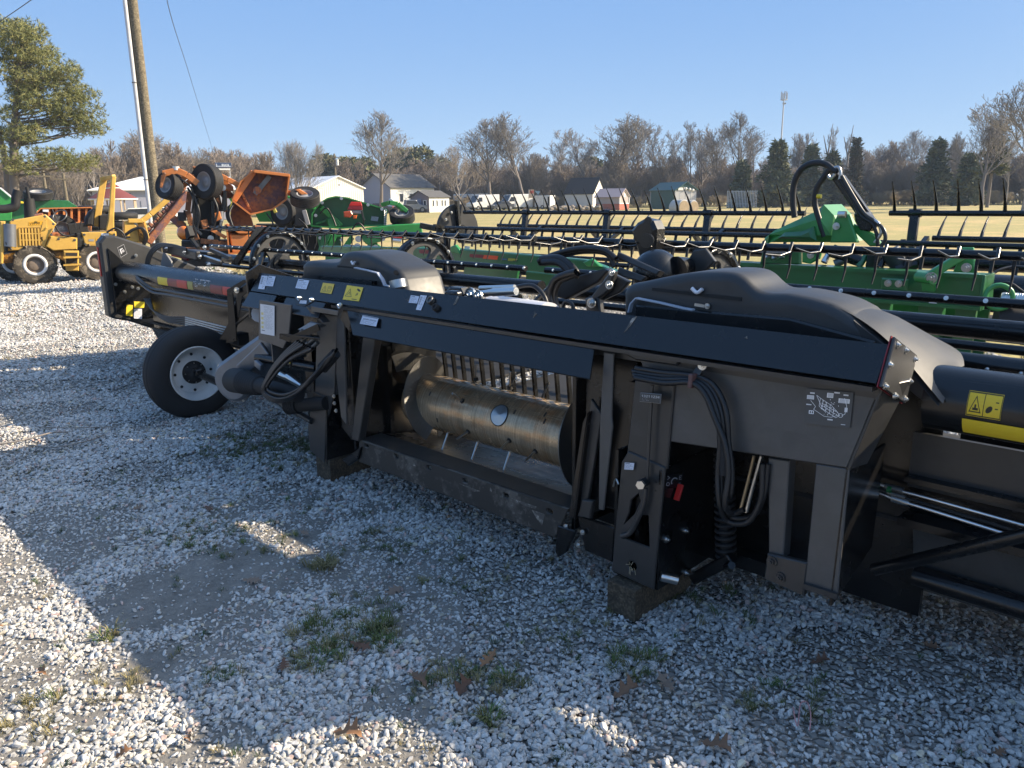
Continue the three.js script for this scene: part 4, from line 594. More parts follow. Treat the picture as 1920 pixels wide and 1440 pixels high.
  mb().tube([HF.Z(323, 478, -.9), HF.Z(340, 482, -.9), HF.Z(352, 486, -.9)], .014, 12, 6).build('hose', M.redDark, header);
  const lampc = HF.Z(344, 436, -.9), ln = V(.5, .1, .8).normalize(); mb().cyl(lampc.clone().addScaledVector(ln, -.06), lampc, .07, .075, 18).bar(lampc.clone().addScaledVector(ln, -.05), HF.Z(372, 465, -.9), .03, .03).bar(HF.Z(352, 428, -.92), HF.Z(358, 446, -.92), .05, .1).build('lamp_housing', M.blackDull, header);
  mb().lathe([[.066, 0], [.06, .02], [.035, .035], [0, .04]], new THREE.Matrix4().makeRotationFromQuaternion(new THREE.Quaternion().setFromUnitVectors(AX.y, ln)).setPosition(lampc), 20).build('amber_lens', M.amber, header);
  mb().slab(ZP(-1.1, [432, 495], [480, 425], [498, 425], [470, 455], [445, 498]), AX.z, .03, .006).build('reel_arm', M.black, header);
  // centre works
  mb().slab(ZP(-.95, [1040, 556], [1042, 540], [1058, 523], [1132, 504], [1139, 508], [1120, 530], [1060, 562]), AX.z, .07, .008).build('centre_arm', M.blackPlate, header);
  mb().slab(ZP(-.62, [1096, 560], [1108, 555], [1144, 508], [1152, 510], [1142, 545], [1122, 560], [1126, 590], [1098, 588]), AX.z, .04, .008).slab(ZP(-.66, [1146, 512], [1180, 528], [1162, 548], [1125, 566]), AX.z, .03, .006).build('lift_link', M.blackPlate, header);
  mb().bolt(HF.Z(1109, 568, -.6), AX.z, .017).bolt(HF.Z(1142, 534, -.6), AX.z, .014).bolt(HF.Z(1147, 511, -.6), AX.z, .011).build('pin', M.zinc, header);
  mb().slab(ZP(-1.0, [1158, 471], [1243, 509], [1237, 519], [1156, 484]), V(0, .3, 1), .05, .006).slab(ZP(-1.05, [1160, 500], [1215, 520], [1205, 530], [1155, 515]), V(0, .3, 1), .03, .006).build('centre_arm', M.blackPlate, header);
  mb().slab(ZP(-1.45, [1181, 432], [1192, 418], [1206, 410], [1222, 414], [1229, 430], [1226, 470], [1214, 486], [1196, 482], [1188, 455]), AX.z, .12, .02).cyl(HF.Z(1214, 450, -1.42), HF.Z(1212, 452, -1.3), .04, .04, 16).cyl(HF.Z(1216, 413, -1.42), HF.Z(1215, 414, -1.3), .022, .022, 12).build('reel_drive', M.black, header);
  mb().ball(HF.Z(1230, 512, -1.2), .13, 20).cyl(HF.Z(1268, 505, -1.2), HF.Z(1290, 500, -1.3), .07, .05, 16).build('drive_cover', M.black, header);
  mb().slab(ZP(-1.3, [1268, 520], [1300, 470], [1322, 466], [1340, 490], [1300, 530]), AX.z, .03, .005).build('drive_plate', M.blackPlate, header);
  for (const [a, z, r] of [[[[1010, 490], [1040, 477], [1090, 466], [1135, 470], [1155, 485]], -.95, .016], [[[1012, 494], [1045, 482], [1095, 471], [1140, 477], [1152, 500]], -.97, .016], [[[1015, 486], [1050, 485], [1065, 495], [1080, 512], [1078, 520]], -.9, .022], [[[1018, 492], [1045, 492], [1060, 502], [1072, 520]], -.88, .02], [[[1037, 582], [1030, 550], [1040, 525], [1060, 515], [1080, 510]], -.7, .018], [[[1046, 582], [1040, 552], [1050, 528], [1066, 520], [1084, 513]], -.72, .016], [[[1055, 580], [1060, 566], [1072, 570], [1076, 582]], -.5, .01], [[[960, 540], [1000, 536], [1020, 555], [1028, 580]], -.5, .012]]) mb().tube(a.map(([x, y]) => HF.Z(x, y, z)), r, 36, 8).build('hose', M.hose, header);
  mb().cyl(HF.Z(872, 556, -.33), HF.Z(925, 548, -.33), .018, .018, 18).cyl(HF.Z(925, 548, -.33), HF.Z(968, 546, -.34), .022, .02, 18).cyl(HF.Z(900, 540, -.38), HF.Z(965, 538, -.38), .012, .012, 12).build('lift_cylinder', M.zinc, header);
  mb().slab(ZP(-.2, [832, 548], [842, 538], [862, 540], [868, 552], [866, 566], [858, 566], [852, 600], [834, 596], [828, 566]), AX.z, .06, .008).bar(HF.Z(842, 552, -.16), HF.Z(862, 554, -.16), .05, .045, AX.y, .015).build('cylinder_clevis', M.black, header);
  mb().bolt(HF.Z(872, 567, -.2), AX.z, .022).bolt(HF.Z(883, 553, -.25), AX.z, .025).bolt(HF.Z(897, 555, -.25), AX.z, .02).bolt(HF.Z(832, 562, -.14), V(0, .5, 1), .013).build('pin', M.zinc, header);
  { const p = HF.Z(972, 600, -.42); mb().cyl(sh(p, -.2, 0, -.02), sh(p, .22, 0, .02), .11, .11, 30).build('accumulator', std([.6, .6, .62], .35), header); }
  mb().bar(HF.Z(985, 585, -.7), HF.Z(1040, 530, -.8), .16, .03, AX.y, .01).build('centre_deck', M.black, header);
  
}
{ mb().slab([V(-2.1, 1.075, -.3), V(-.3, 1.075, -.3), V(-.3, 1.065, -.74), V(-2.1, 1.065, -.74)], AX.y, .02, .003).build('top_deck', M.black, header); }
{ // scratches and scrapes in the paint
  const bn = V(0, .075, .111).normalize(), B = (x, y) => HF.hit(x, y, V(0, 1.245, -.125), bn), sc = mb();
  for (const pts of [[[1170, 624], [1186, 597], [1194, 594], [1182, 612]], [[850, 572], [858, 556], [861, 557], [855, 570]], [[1000, 596], [1003, 586], [1007, 588]], [[1396, 634], [1401, 631], [1402, 636]], [[760, 562], [790, 567], [789, 569]]]) sc.slab(pts.map(q => B(...q).addScaledVector(bn, .0025)), bn, .002, 0);
  for (const pts of [[[703, 842], [716, 846], [712, 852], [704, 849]], [[958, 934], [1006, 950], [1004, 954], [985, 949]], [[997, 956], [1022, 965], [1016, 985], [1006, 972]], [[775, 873], [777, 868], [779, 874]], [[918, 920], [920, 914], [922, 922]], [[860, 906], [900, 921], [890, 922]]]) sc.slab(LP(.0135, ...pts), LNn, .002, 0);
  sc.build('paint_scrapes', std([.42, .4, .37], .8, 0, { map: wearTex, s: 4 }), header).userData.kind = 'stuff';
}
// wood blocks under the legs
{
  const blk = (x, z, len, turn, lab) => { const o = thing('wood_block', lab, 'wood block', HF.world(V(x, 0, z)), HF.turn + turn); mb().box(0, .072, 0, .148, .145, len, .008).build('timber', M.wood, o); const cr = mb(); seed(x * 50 + 99); for (let i = 0; i < 5; i++) cr.bar(V(-.0749, rr(.02, .13), len / 2 - rr(.02, .3)), V(-.0749, rr(.02, .13), len / 2 - rr(.05, .35)), .002, .003); };
  blk(-.075, -.2, .42, -.02, 'weathered timber block under the right leg, nearest the camera'); blk(-2.42, -.24, .4, .06, 'weathered timber block under the left leg, farther back in shade');
}

// ---------------------------------------------------------------- the green header behind
const facing = p => Math.atan2(-p.x, -p.z);
const zs = (fr, z, ...a) => a.map(([x, y]) => fr.Z(x, y, z));
function wheelAt(par, c, n, R, w, tyreMat, rimMat, rimR = R * .55, name = 'wheel') { // n = axis towards the outer side
  const g = new THREE.Group(); g.name = name; par.add(g);
  const m4 = new THREE.Matrix4().makeRotationFromQuaternion(new THREE.Quaternion().setFromUnitVectors(AX.y, n.clone().normalize())).setPosition(c), h = w / 2, q = w / 10;
  const pr = [[rimR, -h * .8], [R * .8, -h], [R * .95, -h * .85]]; for (let i = 0; i < 5; i++) { const a = -h * .75 + i * (h * 1.5 / 5) + q * .2; pr.push([R, a], [R, a + q * 1.6], [R - .018, a + q * 1.8], [R - .018, a + q * 2.4]); } pr.push([R * .95, h * .85], [R * .8, h], [rimR, h * .8]);
  mb().lathe(pr, m4, 36).build('tyre', tyreMat, g);
  mb().lathe([[rimR + .01, h * .8], [rimR - .02, h * .82], [rimR - .03, h * .3], [rimR * .5, h * .2], [rimR * .45, h * .45], [.0, h * .45]], m4, 28).lathe([[rimR + .005, -h * .8], [rimR - .02, -h * .8], [rimR * .5, -h * .2], [0, -h * .2]], m4, 24).build('rim', rimMat, g);
  return g;
}
{
  const o = HF.world(V(-3, 0, -5)), G = new Frame(o, HF.turn), gh = thing('green_header', 'long green harvesting header with black tined reel, standing behind the black one', 'combine header', o, HF.turn);
  const zc = .5, B = (z, n, mat, th, ...a) => mb().slab(zs(G, z, ...a), AX.z, th, .012).build(n, mat, gh);
  const xR0 = G.Z(1372, 492, zc).x, xR1 = G.Z(1850, 515, zc).x, yT = G.Z(1600, 503, zc).y;
  mb().box((xR0 + xR1) / 2, yT - .015, zc - .1, xR1 - xR0, .03, .2).box((xR0 + xR1) / 2, yT - .13, zc - .05, xR1 - xR0, .23, .03).box((xR0 + xR1) / 2, yT - .26, zc - .0, xR1 - xR0, .03, .12).build('back_beam', M.green, gh);
  mb().slab([V(xR1, yT, zc + .03), V(xR1 + .06, yT - .24, zc + .05), V(xR1 + .06, yT - .24, zc - .3), V(xR1, yT, zc - .25)], AX.x, .02, .004).build('beam_end', M.green, gh);
  mb().box((xR0 + xR1) / 2, yT - .55, zc - .25, xR1 - xR0, .5, .04).build('back_sheet', M.green, gh);
  const lift = new THREE.Group(); lift.name = 'lower_frame'; gh.add(lift);
  for (const [a, b, t] of [[1625, 1668, .08], [1722, 1768, .1], [1790, 1830, .06]]) { const p = G.Z(a, 575, zc), q = G.Z(b, 575, zc); mb().box((p.x + q.x) / 2, .5, zc - .05, q.x - p.x, .62, t, .01).build('post', M.green, lift); }
  mb().box((xR0 + xR1) / 2 + .2, .42, zc, 1.7, .1, .1, .01).box((xR0 + xR1) / 2 + .4, .68, zc + .02, 1.2, .05, .12, .01).build('cross_bar', M.green, lift);
  B(zc + .07, 'bolt_plate', M.green, .03, [1652, 521], [1702, 524], [1700, 546], [1651, 543]);
  for (const p of [[1665, 531], [1685, 532]]) mb().bolt(G.Z(...p, zc + .07), AX.z, .02).build('bolt', M.zinc, gh);
  mb().bar(G.Z(1738, 520, zc + .15), G.Z(1806, 478, zc + .0), .05, .07, AX.y, .015).build('lock_arm', M.greenLight, gh);
  B(zc, 'lock_plate', M.greenLight, .05, [1786, 510], [1800, 478], [1803, 464], [1824, 464], [1830, 512]);
  mb().cyl(G.Z(1722, 519, zc + .1), G.Z(1752, 523, zc + .2), .045, .045, 16).bar(G.Z(1740, 525, zc + .14), G.Z(1742, 545, zc + .1), .1, .03, AX.y, .008).build('lock_pivot', M.greenLight, gh);
  mb().bolt(G.Z(1746, 521, zc + .2), AX.z, .03).bolt(G.Z(1812, 502, zc + .01), AX.z, .025).build('bolts', M.zinc, gh);
  mb().torus(G.Z(1873, 557, .6), V(.4, .2, 1), .09, .02, 6, 20).build('end_ring', M.greenLight, gh);
  mb().tube(Array.from({ length: 50 }, (_, i) => { const t = i / 49, p = lerp(G.Z(1880, 560, .55), G.Z(1925, 562, .5), t); return sh(p, 0, Math.cos(i * 1.3) * .04, Math.sin(i * 1.3) * .04); }), .012, 160, 5).build('tension_spring', M.zinc, gh);
  mb().cyl(G.Z(1866, 598, .5), G.Z(1940, 606, .4), .12, .12, 20).build('drum_roller', M.blackDull, gh);
  // left wing
  B(1.0, 'wing_beam', M.green, .1, [600, 461], [856, 466], [1096, 487], [1160, 511], [1160, 528], [870, 494], [600, 478]);
  B(.8, 'wing_sheet', M.green, .06, [870, 498], [970, 506], [965, 535], [866, 530]); B(.85, 'wing_sheet', M.green, .06, [985, 508], [1050, 515], [1050, 545], [985, 540]);
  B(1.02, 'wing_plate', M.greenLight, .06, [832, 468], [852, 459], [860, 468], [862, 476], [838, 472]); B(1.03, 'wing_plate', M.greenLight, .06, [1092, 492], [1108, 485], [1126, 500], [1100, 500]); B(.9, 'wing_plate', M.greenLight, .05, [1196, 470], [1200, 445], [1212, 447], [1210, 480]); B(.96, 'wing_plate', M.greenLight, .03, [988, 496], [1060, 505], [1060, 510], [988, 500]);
  const gd = (z, mat, nm, lab, ...a) => decal(...zs(G, z, ...a), mat, nm, gh, .006, lab);
  gd(1.0, M.redDark, 'reflective_tape', 'dark red reflective tape', [881, 476], [907, 478], [906, 484], [881, 482]); gd(1.0, std([.75, .08, .015], .4), 'reflective_tape', 'orange red reflective tape', [908, 478], [935, 480], [933, 487], [906, 485]); gd(1.0, M.redDark, 'reflective_tape', 'dark red reflective tape', [786, 468], [811, 469], [810, 476], [787, 475]);
  const gtxt = (s, w, h) => canvasMat(w, h, (x) => { x.fillStyle = '#1f5a2a'; x.fillRect(0, 0, w, h); x.fillStyle = '#cdb52c'; x.font = 'bold ' + (h * .8 | 0) + 'px sans-serif'; x.textBaseline = 'middle'; x.fillText(s, 4, h * .54, w - 8); });
  gd(1.0, gtxt('JOHN DEERE', 192, 32), 'maker_name', undefined, [718, 464], [752, 465], [752, 471], [718, 470]);
  gd(1.0, canvasMat(128, 40, (x, w, h) => { x.fillStyle = '#1c4f2c'; x.fillRect(0, 0, w, h); x.fillStyle = '#c9b634'; x.fillRect(56, 4, 68, 8); x.fillRect(56, 16, 60, 7); x.fillRect(56, 28, 40, 5); x.fillStyle = '#3c5c86'; x.fillRect(6, 10, 40, 14); }), 'sticker', undefined, [940, 483], [973, 485], [970, 491], [940, 489]);
  gd(.56, M.sticker, 'sticker', undefined, [1742, 563], [1757, 564], [1757, 569], [1742, 568]); gd(.5, ST.label, 'sticker', undefined, [872, 461], [882, 462], [880, 471], [871, 470]);
  // black tubes along the floor of the header
  mb().cyl(V(xR1 - .1, .88, -.1), V(xR1 + 4, .88, -.1), .16, .16, 24).cyl(V(-6, .9, .3), V(-1.6, .9, .3), .13, .13, 22).build('cross_auger_tube', M.black, gh);
  mb().slab([V(-6.5, .55, .2), V(6, .55, .2), V(6, .25, -1.2), V(-6.5, .25, -1.2)], AX.y, .03, .003).build('draper_belt', M.rubber, gh);
  // reel
  const rz = -1.5, hy = (px, py) => G.Z(px, py, rz).y;
  const geoUp = (() => { const m = mb(); m.cyl(V(0, 0, 0), V(0, .09, .03), .021, .016, 5).cyl(V(0, .09, .03), V(0, .2, .1), .016, .011, 5).cyl(V(0, .2, .1), V(0, .33, .2), .011, .004, 5); const g = mergeGeometries(m.g); boxUV(g); return g; })();
  const geoDn = (() => { const g = geoUp.clone(); g.rotateY(Math.PI); g.scale(1, .82, 1.2); return g; })();
  seed(41);
  for (const [pa, pb, nm] of [[870, 1510, 0], [1668, 2300, 1]]) {
    const reel = new THREE.Group(); reel.name = 'reel'; gh.add(reel);
    const y1 = nm ? hy(1800, 400) : hy(1200, 399), y2 = nm ? hy(1800, 451) : hy(1200, 430), xa = G.Z(pa, 400, rz).x, xb = nm ? xa + 4.5 : G.Z(pb, 400, rz).x, cy = y2 - .22, cz = rz + .1;
    const bats = [[y1, rz, geoUp], [y2, rz - .35, geoDn], [y2 - .02, rz + .42, null], [y2 - .46, rz + .4, null], [y2 - .46, rz - .3, null]];
    bats.forEach(([y, z, g], k) => {
      const x0 = xa + (k === 1 ? (nm ? .35 : .45) : 0); const bat = mb().cyl(V(x0, y, z), V(xb, y, z), .03, .03, 10).build('bat', M.black, reel);
      if (g) for (let x = x0 + .05, i = 0; x < xb; x += .205, i++) { const t = new THREE.Mesh(g, M.black); t.name = 'tine'; t.position.set(x, y, z); t.rotation.set((rnd() - .5) * .12, (rnd() - .5) * .2, 0); t.castShadow = t.receiveShadow = true; bat.add(t); }
      else if (k > 1) { const f = mb(); for (let x = x0 + .1; x < xb; x += .205) f.bar(V(x, y, z), V(x, y - .28, z + .08), .03, .02); const m = f.build('tines', M.blackDull, bat); m.userData.kind = 'stuff'; }
    });
    for (const px of nm ? [1716, 2040] : [986, 1139, 1328]) { const p = G.Z(px, 400, rz); mb().bar(V(p.x, y1, rz), V(p.x + .02, cy, cz), .09, .06, AX.z, .01).bar(V(p.x + .04, y2, rz - .35), V(p.x + .02, cy, cz), .05, .05).bar(V(p.x + .04, y2, rz + .42), V(p.x + .02, cy, cz), .05, .05).cyl(V(p.x - .06, y1, rz), V(p.x + .06, y1, rz), .045, .045, 10).build('reel_arm', M.black, reel); }
    mb().cyl(V(xa, cy, cz), V(xb, cy, cz), .07, .07, 16).build('reel_shaft', M.black, reel);
    if (!nm) { // round end guard in two leaves
      const c = G.Z(850, 432, rz), u = AX.z, v = AX.y; c.x = xa - .15; const leaf = (a0, a1) => [c, ...circ(c, u, v, .42, 16, .44, a0, a1)];
      const disc = new THREE.Group(); disc.name = 'end_guard'; reel.add(disc);
      mb().slab(leaf(-.6, 1.45), V(1, 0, .15), .06, .01).build('guard_leaf', M.plastic, disc); mb().slab(leaf(1.75, 3.75), V(1, 0, .15), .06, .01).build('guard_leaf', M.plastic, disc);
      const b = mb(); for (let i = 0; i < 9; i++) { const a = -.4 + i * .5; b.bolt(c.clone().add(V(.01, Math.sin(a) * .34, Math.cos(a) * .34)), AX.x, .016); } b.build('bolts', M.zinc, disc);
      mb().bar(sh(c, .02, 0, 0), sh(c, .03, .5, .05), .06, .06).bar(sh(c, .02, 0, 0), sh(c, .02, .1, .55), .06, .05).cyl(sh(c, -.05, 0, 0), sh(c, .1, 0, 0), .1, .1, 16).bar(sh(c, 0, .05, .5), sh(c, -.25, .1, .62), .05, .09).build('guard_frame', M.black, disc);
    }
  }
  // centre: faceted gearbox hood, lift boom, arching hoses, valve block
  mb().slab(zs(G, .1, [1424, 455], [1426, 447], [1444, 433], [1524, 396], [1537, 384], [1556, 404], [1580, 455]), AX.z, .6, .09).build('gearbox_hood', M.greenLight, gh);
  mb().slab(zs(G, .17, [1455, 447], [1468, 436], [1500, 434], [1522, 425], [1528, 452]), AX.z, .1, .04).build('hood_step', M.green, gh);
  B(.15, 'lift_bracket', M.greenLight, .05, [1556, 455], [1562, 418], [1570, 402], [1590, 402], [1598, 425], [1608, 455]); B(.05, 'lift_bracket', M.greenLight, .05, [1600, 420], [1640, 440], [1655, 462], [1630, 462], [1598, 432]);
  mb().cyl(G.Z(1572, 402, .2), G.Z(1586, 402, .2), .03, .03, 14).bolt(G.Z(1568, 424, .17), AX.z, .022).bolt(G.Z(1520, 478, .63), AX.z, .022).build('pins', M.zinc, gh);
  mb().bar(G.Z(1564, 326, .0), G.Z(1617, 404, .0), .06, .07, AX.x, .012).bar(G.Z(1578, 330, -.06), G.Z(1634, 410, -.06), .06, .05, AX.x, .012).build('lift_boom', M.black, gh);
  B(.06, 'boom_plate', M.black, .14, [1600, 402], [1612, 394], [1622, 398], [1640, 420], [1630, 434], [1612, 432], [1602, 415]);
  for (const [r, mat, ...a] of [[.03, M.hose, [1490, 408], [1487, 380], [1489, 345], [1502, 318], [1525, 306], [1548, 308], [1566, 322]], [.028, M.hose, [1546, 444], [1536, 412], [1528, 380], [1532, 352], [1548, 328], [1556, 318], [1570, 322]], [.016, M.steel, [1550, 322], [1556, 334], [1564, 328], [1560, 318], [1572, 314], [1576, 326], [1574, 338]], [.018, M.blackPlate, [1578, 330], [1600, 368], [1622, 402], [1640, 415], [1656, 430], [1660, 448], [1652, 462]], [.018, M.hose, [1574, 336], [1596, 370], [1615, 405], [1636, 420], [1644, 440], [1646, 462]], [.016, M.steel, [1632, 410], [1646, 418], [1652, 436], [1640, 455]]]) mb().tube(a.map(([x, y], i) => G.Z(x, y, .08)), r, 48, 8).build('hose', mat, gh);
  mb().cyl(G.Z(1532, 368, .1), G.Z(1540, 368, .1), .02, .02, 8).build('hose_band', M.yellowSticker, gh);
  mb().box(...Object.values(G.Z(1452, 469, .62)).slice(0, 3), .26, .05, .14, .01).build('valve_block', M.alu, gh);
  const vb = mb(); for (const [x, y] of [[1440, 484], [1452, 486], [1466, 484], [1474, 478]]) vb.cyl(G.Z(x, y - 10, .6), G.Z(x, y, .62), .028, .028, 10); vb.build('valve_fittings', M.zinc, gh);
  B(.62, 'mount_plate', M.greenLight, .04, [1503, 492], [1503, 470], [1540, 470], [1536, 485], [1518, 495]); B(.5, 'mount_plate', M.green, .05, [1424, 494], [1430, 466], [1500, 470], [1500, 496]);
  for (const [a, b, r, mat] of [[[1545, 492], [1555, 474], .03, M.zinc], [[1560, 470], [1620, 492], .06, M.black], [[1640, 470], [1632, 500], .05, M.plastic], [[1668, 470], [1690, 505], .08, M.plastic], [[1650, 500], [1665, 470], .03, M.black], [[1565, 495], [1600, 480], .04, M.wornSteel], [[1700, 500], [1712, 470], .04, M.black], [[1610, 500], [1625, 478], .03, M.green], [[1680, 505], [1720, 495], .05, M.black]]) mb().cyl(G.Z(...a, .25), G.Z(...b, .2), r, r * .85, 12).build('drive_part', mat, gh);
  mb().tube([G.Z(1845, 530, .3), G.Z(1870, 508, .2), G.Z(1905, 500, .1), G.Z(1940, 505, .1)], .012, 24, 6).build('hose', M.hose, gh); mb().tube([G.Z(1860, 535, .3), G.Z(1890, 530, .3), G.Z(1915, 545, .3), G.Z(1935, 560, .3)], .012, 24, 6).build('hose', M.hose, gh);
}

// ---------------------------------------------------------------- folding mowers, trencher and other machines on the left
function machine(name, label, cat, px, dist, turn, group) { const o = at(px, 500, dist); o.y = 0; const t = turn ?? facing(o), f = new Frame(o, t), g = thing(name, label, cat, o, t, group); return { f, g, s: (n, mat, z, th, ...a) => mb().slab(zs(f, z, ...a), AX.z, th, Math.min(.02, th * .3)).build(n, mat, g), b: (n, mat, w, h, ...a) => { const m = mb(); for (let i = 0; i + 1 < a.length; i++) m.bar(f.Z(a[i][0], a[i][1], a[i][2] || 0), f.Z(a[i + 1][0], a[i + 1][1], a[i + 1][2] || 0), w, h, AX.z, Math.min(w, h) * .15); return m.build(n, mat, g); }, p: (x, y, z = 0) => f.Z(x, y, z) }; }
function pan(k, name, rimMat, inMat, z, depth, ...a) { // a mower deck standing on edge: open box seen from below
  const P = zs(k.f, z, ...a), m = mb(); for (let i = 0; i < P.length; i++) { const p = P[i], q = P[(i + 1) % P.length]; m.bar(sh(p, 0, 0, -depth / 2), sh(q, 0, 0, -depth / 2), .03, depth, q.clone().sub(p).cross(AX.z).normalize().lengthSq() ? AX.z : AX.y); }
  const r = m.build(name, rimMat, k.g); mb().slab(P.map(p => sh(p, 0, 0, -depth)), AX.z, .02, 0).build('deck_sheet', inMat, r); return r;
}
{ // green folding mower
  const k = machine('folding_mower', 'green folding rotary mower with its wings raised, behind the reel', 'rotary mower', 640, 19);
  const { f, g, s, b, p } = k, GL = M.greenLight, GD = M.green;
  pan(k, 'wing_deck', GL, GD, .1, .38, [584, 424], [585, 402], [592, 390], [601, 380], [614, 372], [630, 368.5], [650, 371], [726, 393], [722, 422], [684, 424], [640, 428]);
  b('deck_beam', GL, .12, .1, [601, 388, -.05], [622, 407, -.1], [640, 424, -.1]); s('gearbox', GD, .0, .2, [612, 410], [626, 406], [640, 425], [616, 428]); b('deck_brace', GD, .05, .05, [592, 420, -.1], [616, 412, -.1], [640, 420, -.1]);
  const ch = mb(); for (let i = 0; i < 14; i++) ch.torus(p(723 - (i % 2) * 1.5, 394 + i * 2.1, .12), V(i % 2, .3, 1), .022, .008, 5, 10); ch.build('chain_guard', M.zinc, g);
  s('warning_sign', M.red, .45, .03, [658, 378.5], [677, 378.5], [679, 386], [654, 386]); s('warning_sign_band', M.redDark, .45, .03, [654, 386.3], [679, 386.3], [679.5, 394], [651, 393]); s('sign_plate', M.grey, .43, .04, [652, 394.5], [678, 394.5], [677, 401], [655, 400]);
  s('tail_lamp', std([.35, .06, .02], .3), .5, .08, [644, 397], [658, 395], [662, 402], [656, 408], [645, 407]); s('tail_lamp', std([.5, .1, .02], .3), .48, .06, [662, 404], [670, 403], [668, 410], [662, 410]); b('lamp_post', M.blackPlate, .04, .04, [678, 395, .42], [682, 412, .42], [680, 426, .3]);
  decal(p(697, 405, -.2), p(710, 407, -.2), p(708, 415, -.2), p(695, 413, -.2), ST.label, 'sticker', g, .004);
  b('caster_arm', GL, .14, .12, [432, 376, .2], [445, 369, .2], [461, 368, .2], [486, 387, .2], [500, 377, .1], [512, 371, .1], [526, 369, .1], [560, 379, .1], [592, 388, .1]);
  s('wing_frame', GL, 0, .1, [486, 386], [512, 370], [520, 380], [516, 400], [520, 416], [486, 416], [479, 402]); s('wing_frame', GD, -.1, .1, [550, 376], [590, 388], [584, 424], [548, 420], [540, 400]);
  for (const [x, y, R, ax] of [[446, 403, .26, V(-.55, 0, .85)], [534, 397, .33, V(-.6, .05, .8)], [754, 405, .3, V(-.1, .85, .5)]]) wheelAt(g, p(x, y, .1), ax, R, .26, M.rubber, M.grey);
  s('caster_fork', std([.45, .38, .05], .6), .35, .04, [428, 400], [433, 378], [438, 380], [432, 404]); s('caster_fork', std([.45, .38, .05], .6), .4, .04, [504, 376], [508, 373], [520, 398], [514, 400]); b('caster_pivot', M.zinc, .09, .09, [455, 358, .2], [460, 367, .2]); b('caster_pivot', M.zinc, .08, .08, [502, 358, .1], [512, 368, .1]);
  b('caster_arm', GL, .1, .1, [716, 384, 0], [730, 380, .1], [746, 382, .1], [763, 396, .1]); b('caster_pivot', M.zinc, .07, .07, [730, 373, .1], [740, 381, .1]); s('caster_fork', GL, .1, .05, [735, 380], [750, 382], [762, 396], [752, 396]);
  s('centre_deck', GL, .5, .5, [682, 429], [740, 421], [790, 419], [793, 437], [712, 437]); s('skirt', GD, .55, .1, [676, 437], [715, 437], [718, 452], [690, 460], [678, 450]);
  s('lift_arm', GD, .3, .12, [596, 470], [604, 438], [622, 436], [608, 472]); s('lift_arm', GL, .25, .1, [608, 472], [622, 440], [660, 434], [655, 444], [632, 445], [618, 474]); s('lift_arm', GL, .3, .1, [634, 474], [658, 440], [664, 448], [648, 474]); s('skirt', GD, 0, .1, [590, 434], [640, 436], [640, 470], [600, 470]);
  s('hinge_cover', GL, .5, .25, [689, 461], [706, 455], [720, 466], [714, 472], [690, 472]); s('hinge_cover', GL, .5, .2, [676, 444], [690, 440], [700, 452], [686, 458]); s('lower_deck', GD, .4, .6, [610, 474], [716, 470], [800, 462], [800, 490], [610, 490]);
  s('tail_lamp', M.red, .6, .06, [731, 441], [757, 442], [757, 447], [733, 447]); mb().bolt(p(670, 462, .52), AX.z, .05).bolt(p(704, 466, .55), AX.z, .06).bolt(p(672, 448, .52), AX.z, .05).bolt(p(718, 447, .6), AX.z, .04).cyl(p(734, 450, .6), p(752, 452, .6), .05, .05, 10).build('pins', M.zinc, g);
  for (const a of [[[600, 400, .1], [612, 390, .2], [622, 404, .15], [630, 424, .2]], [[660, 430, .5], [672, 418, .55], [684, 430, .55], [690, 446, .55]], [[500, 400, .2], [512, 420, .3], [506, 444, .3]], [[560, 410, .4], [574, 424, .45], [582, 444, .4]]]) mb().tube(a.map(q => p(...q)), .02, 24, 6).build('hose', M.hose, g);
  for (const [x, y] of [[604, 380], [640, 372], [690, 384], [716, 392], [592, 404], [600, 446], [640, 450], [612, 460], [706, 430], [752, 426], [776, 426]]) mb().bolt(p(x, y, .22), AX.z, .025).build('bolt', M.zinc, g);
  s('hitch_post', M.blackPlate, .3, .25, [552, 388], [573, 384], [572, 424], [552, 424]); b('hitch_post', M.grey, .1, .1, [570, 394, .35], [578, 422, .35]); s('base_frame', M.blackDull, -.3, .5, [480, 420], [600, 420], [600, 480], [480, 480]);
}
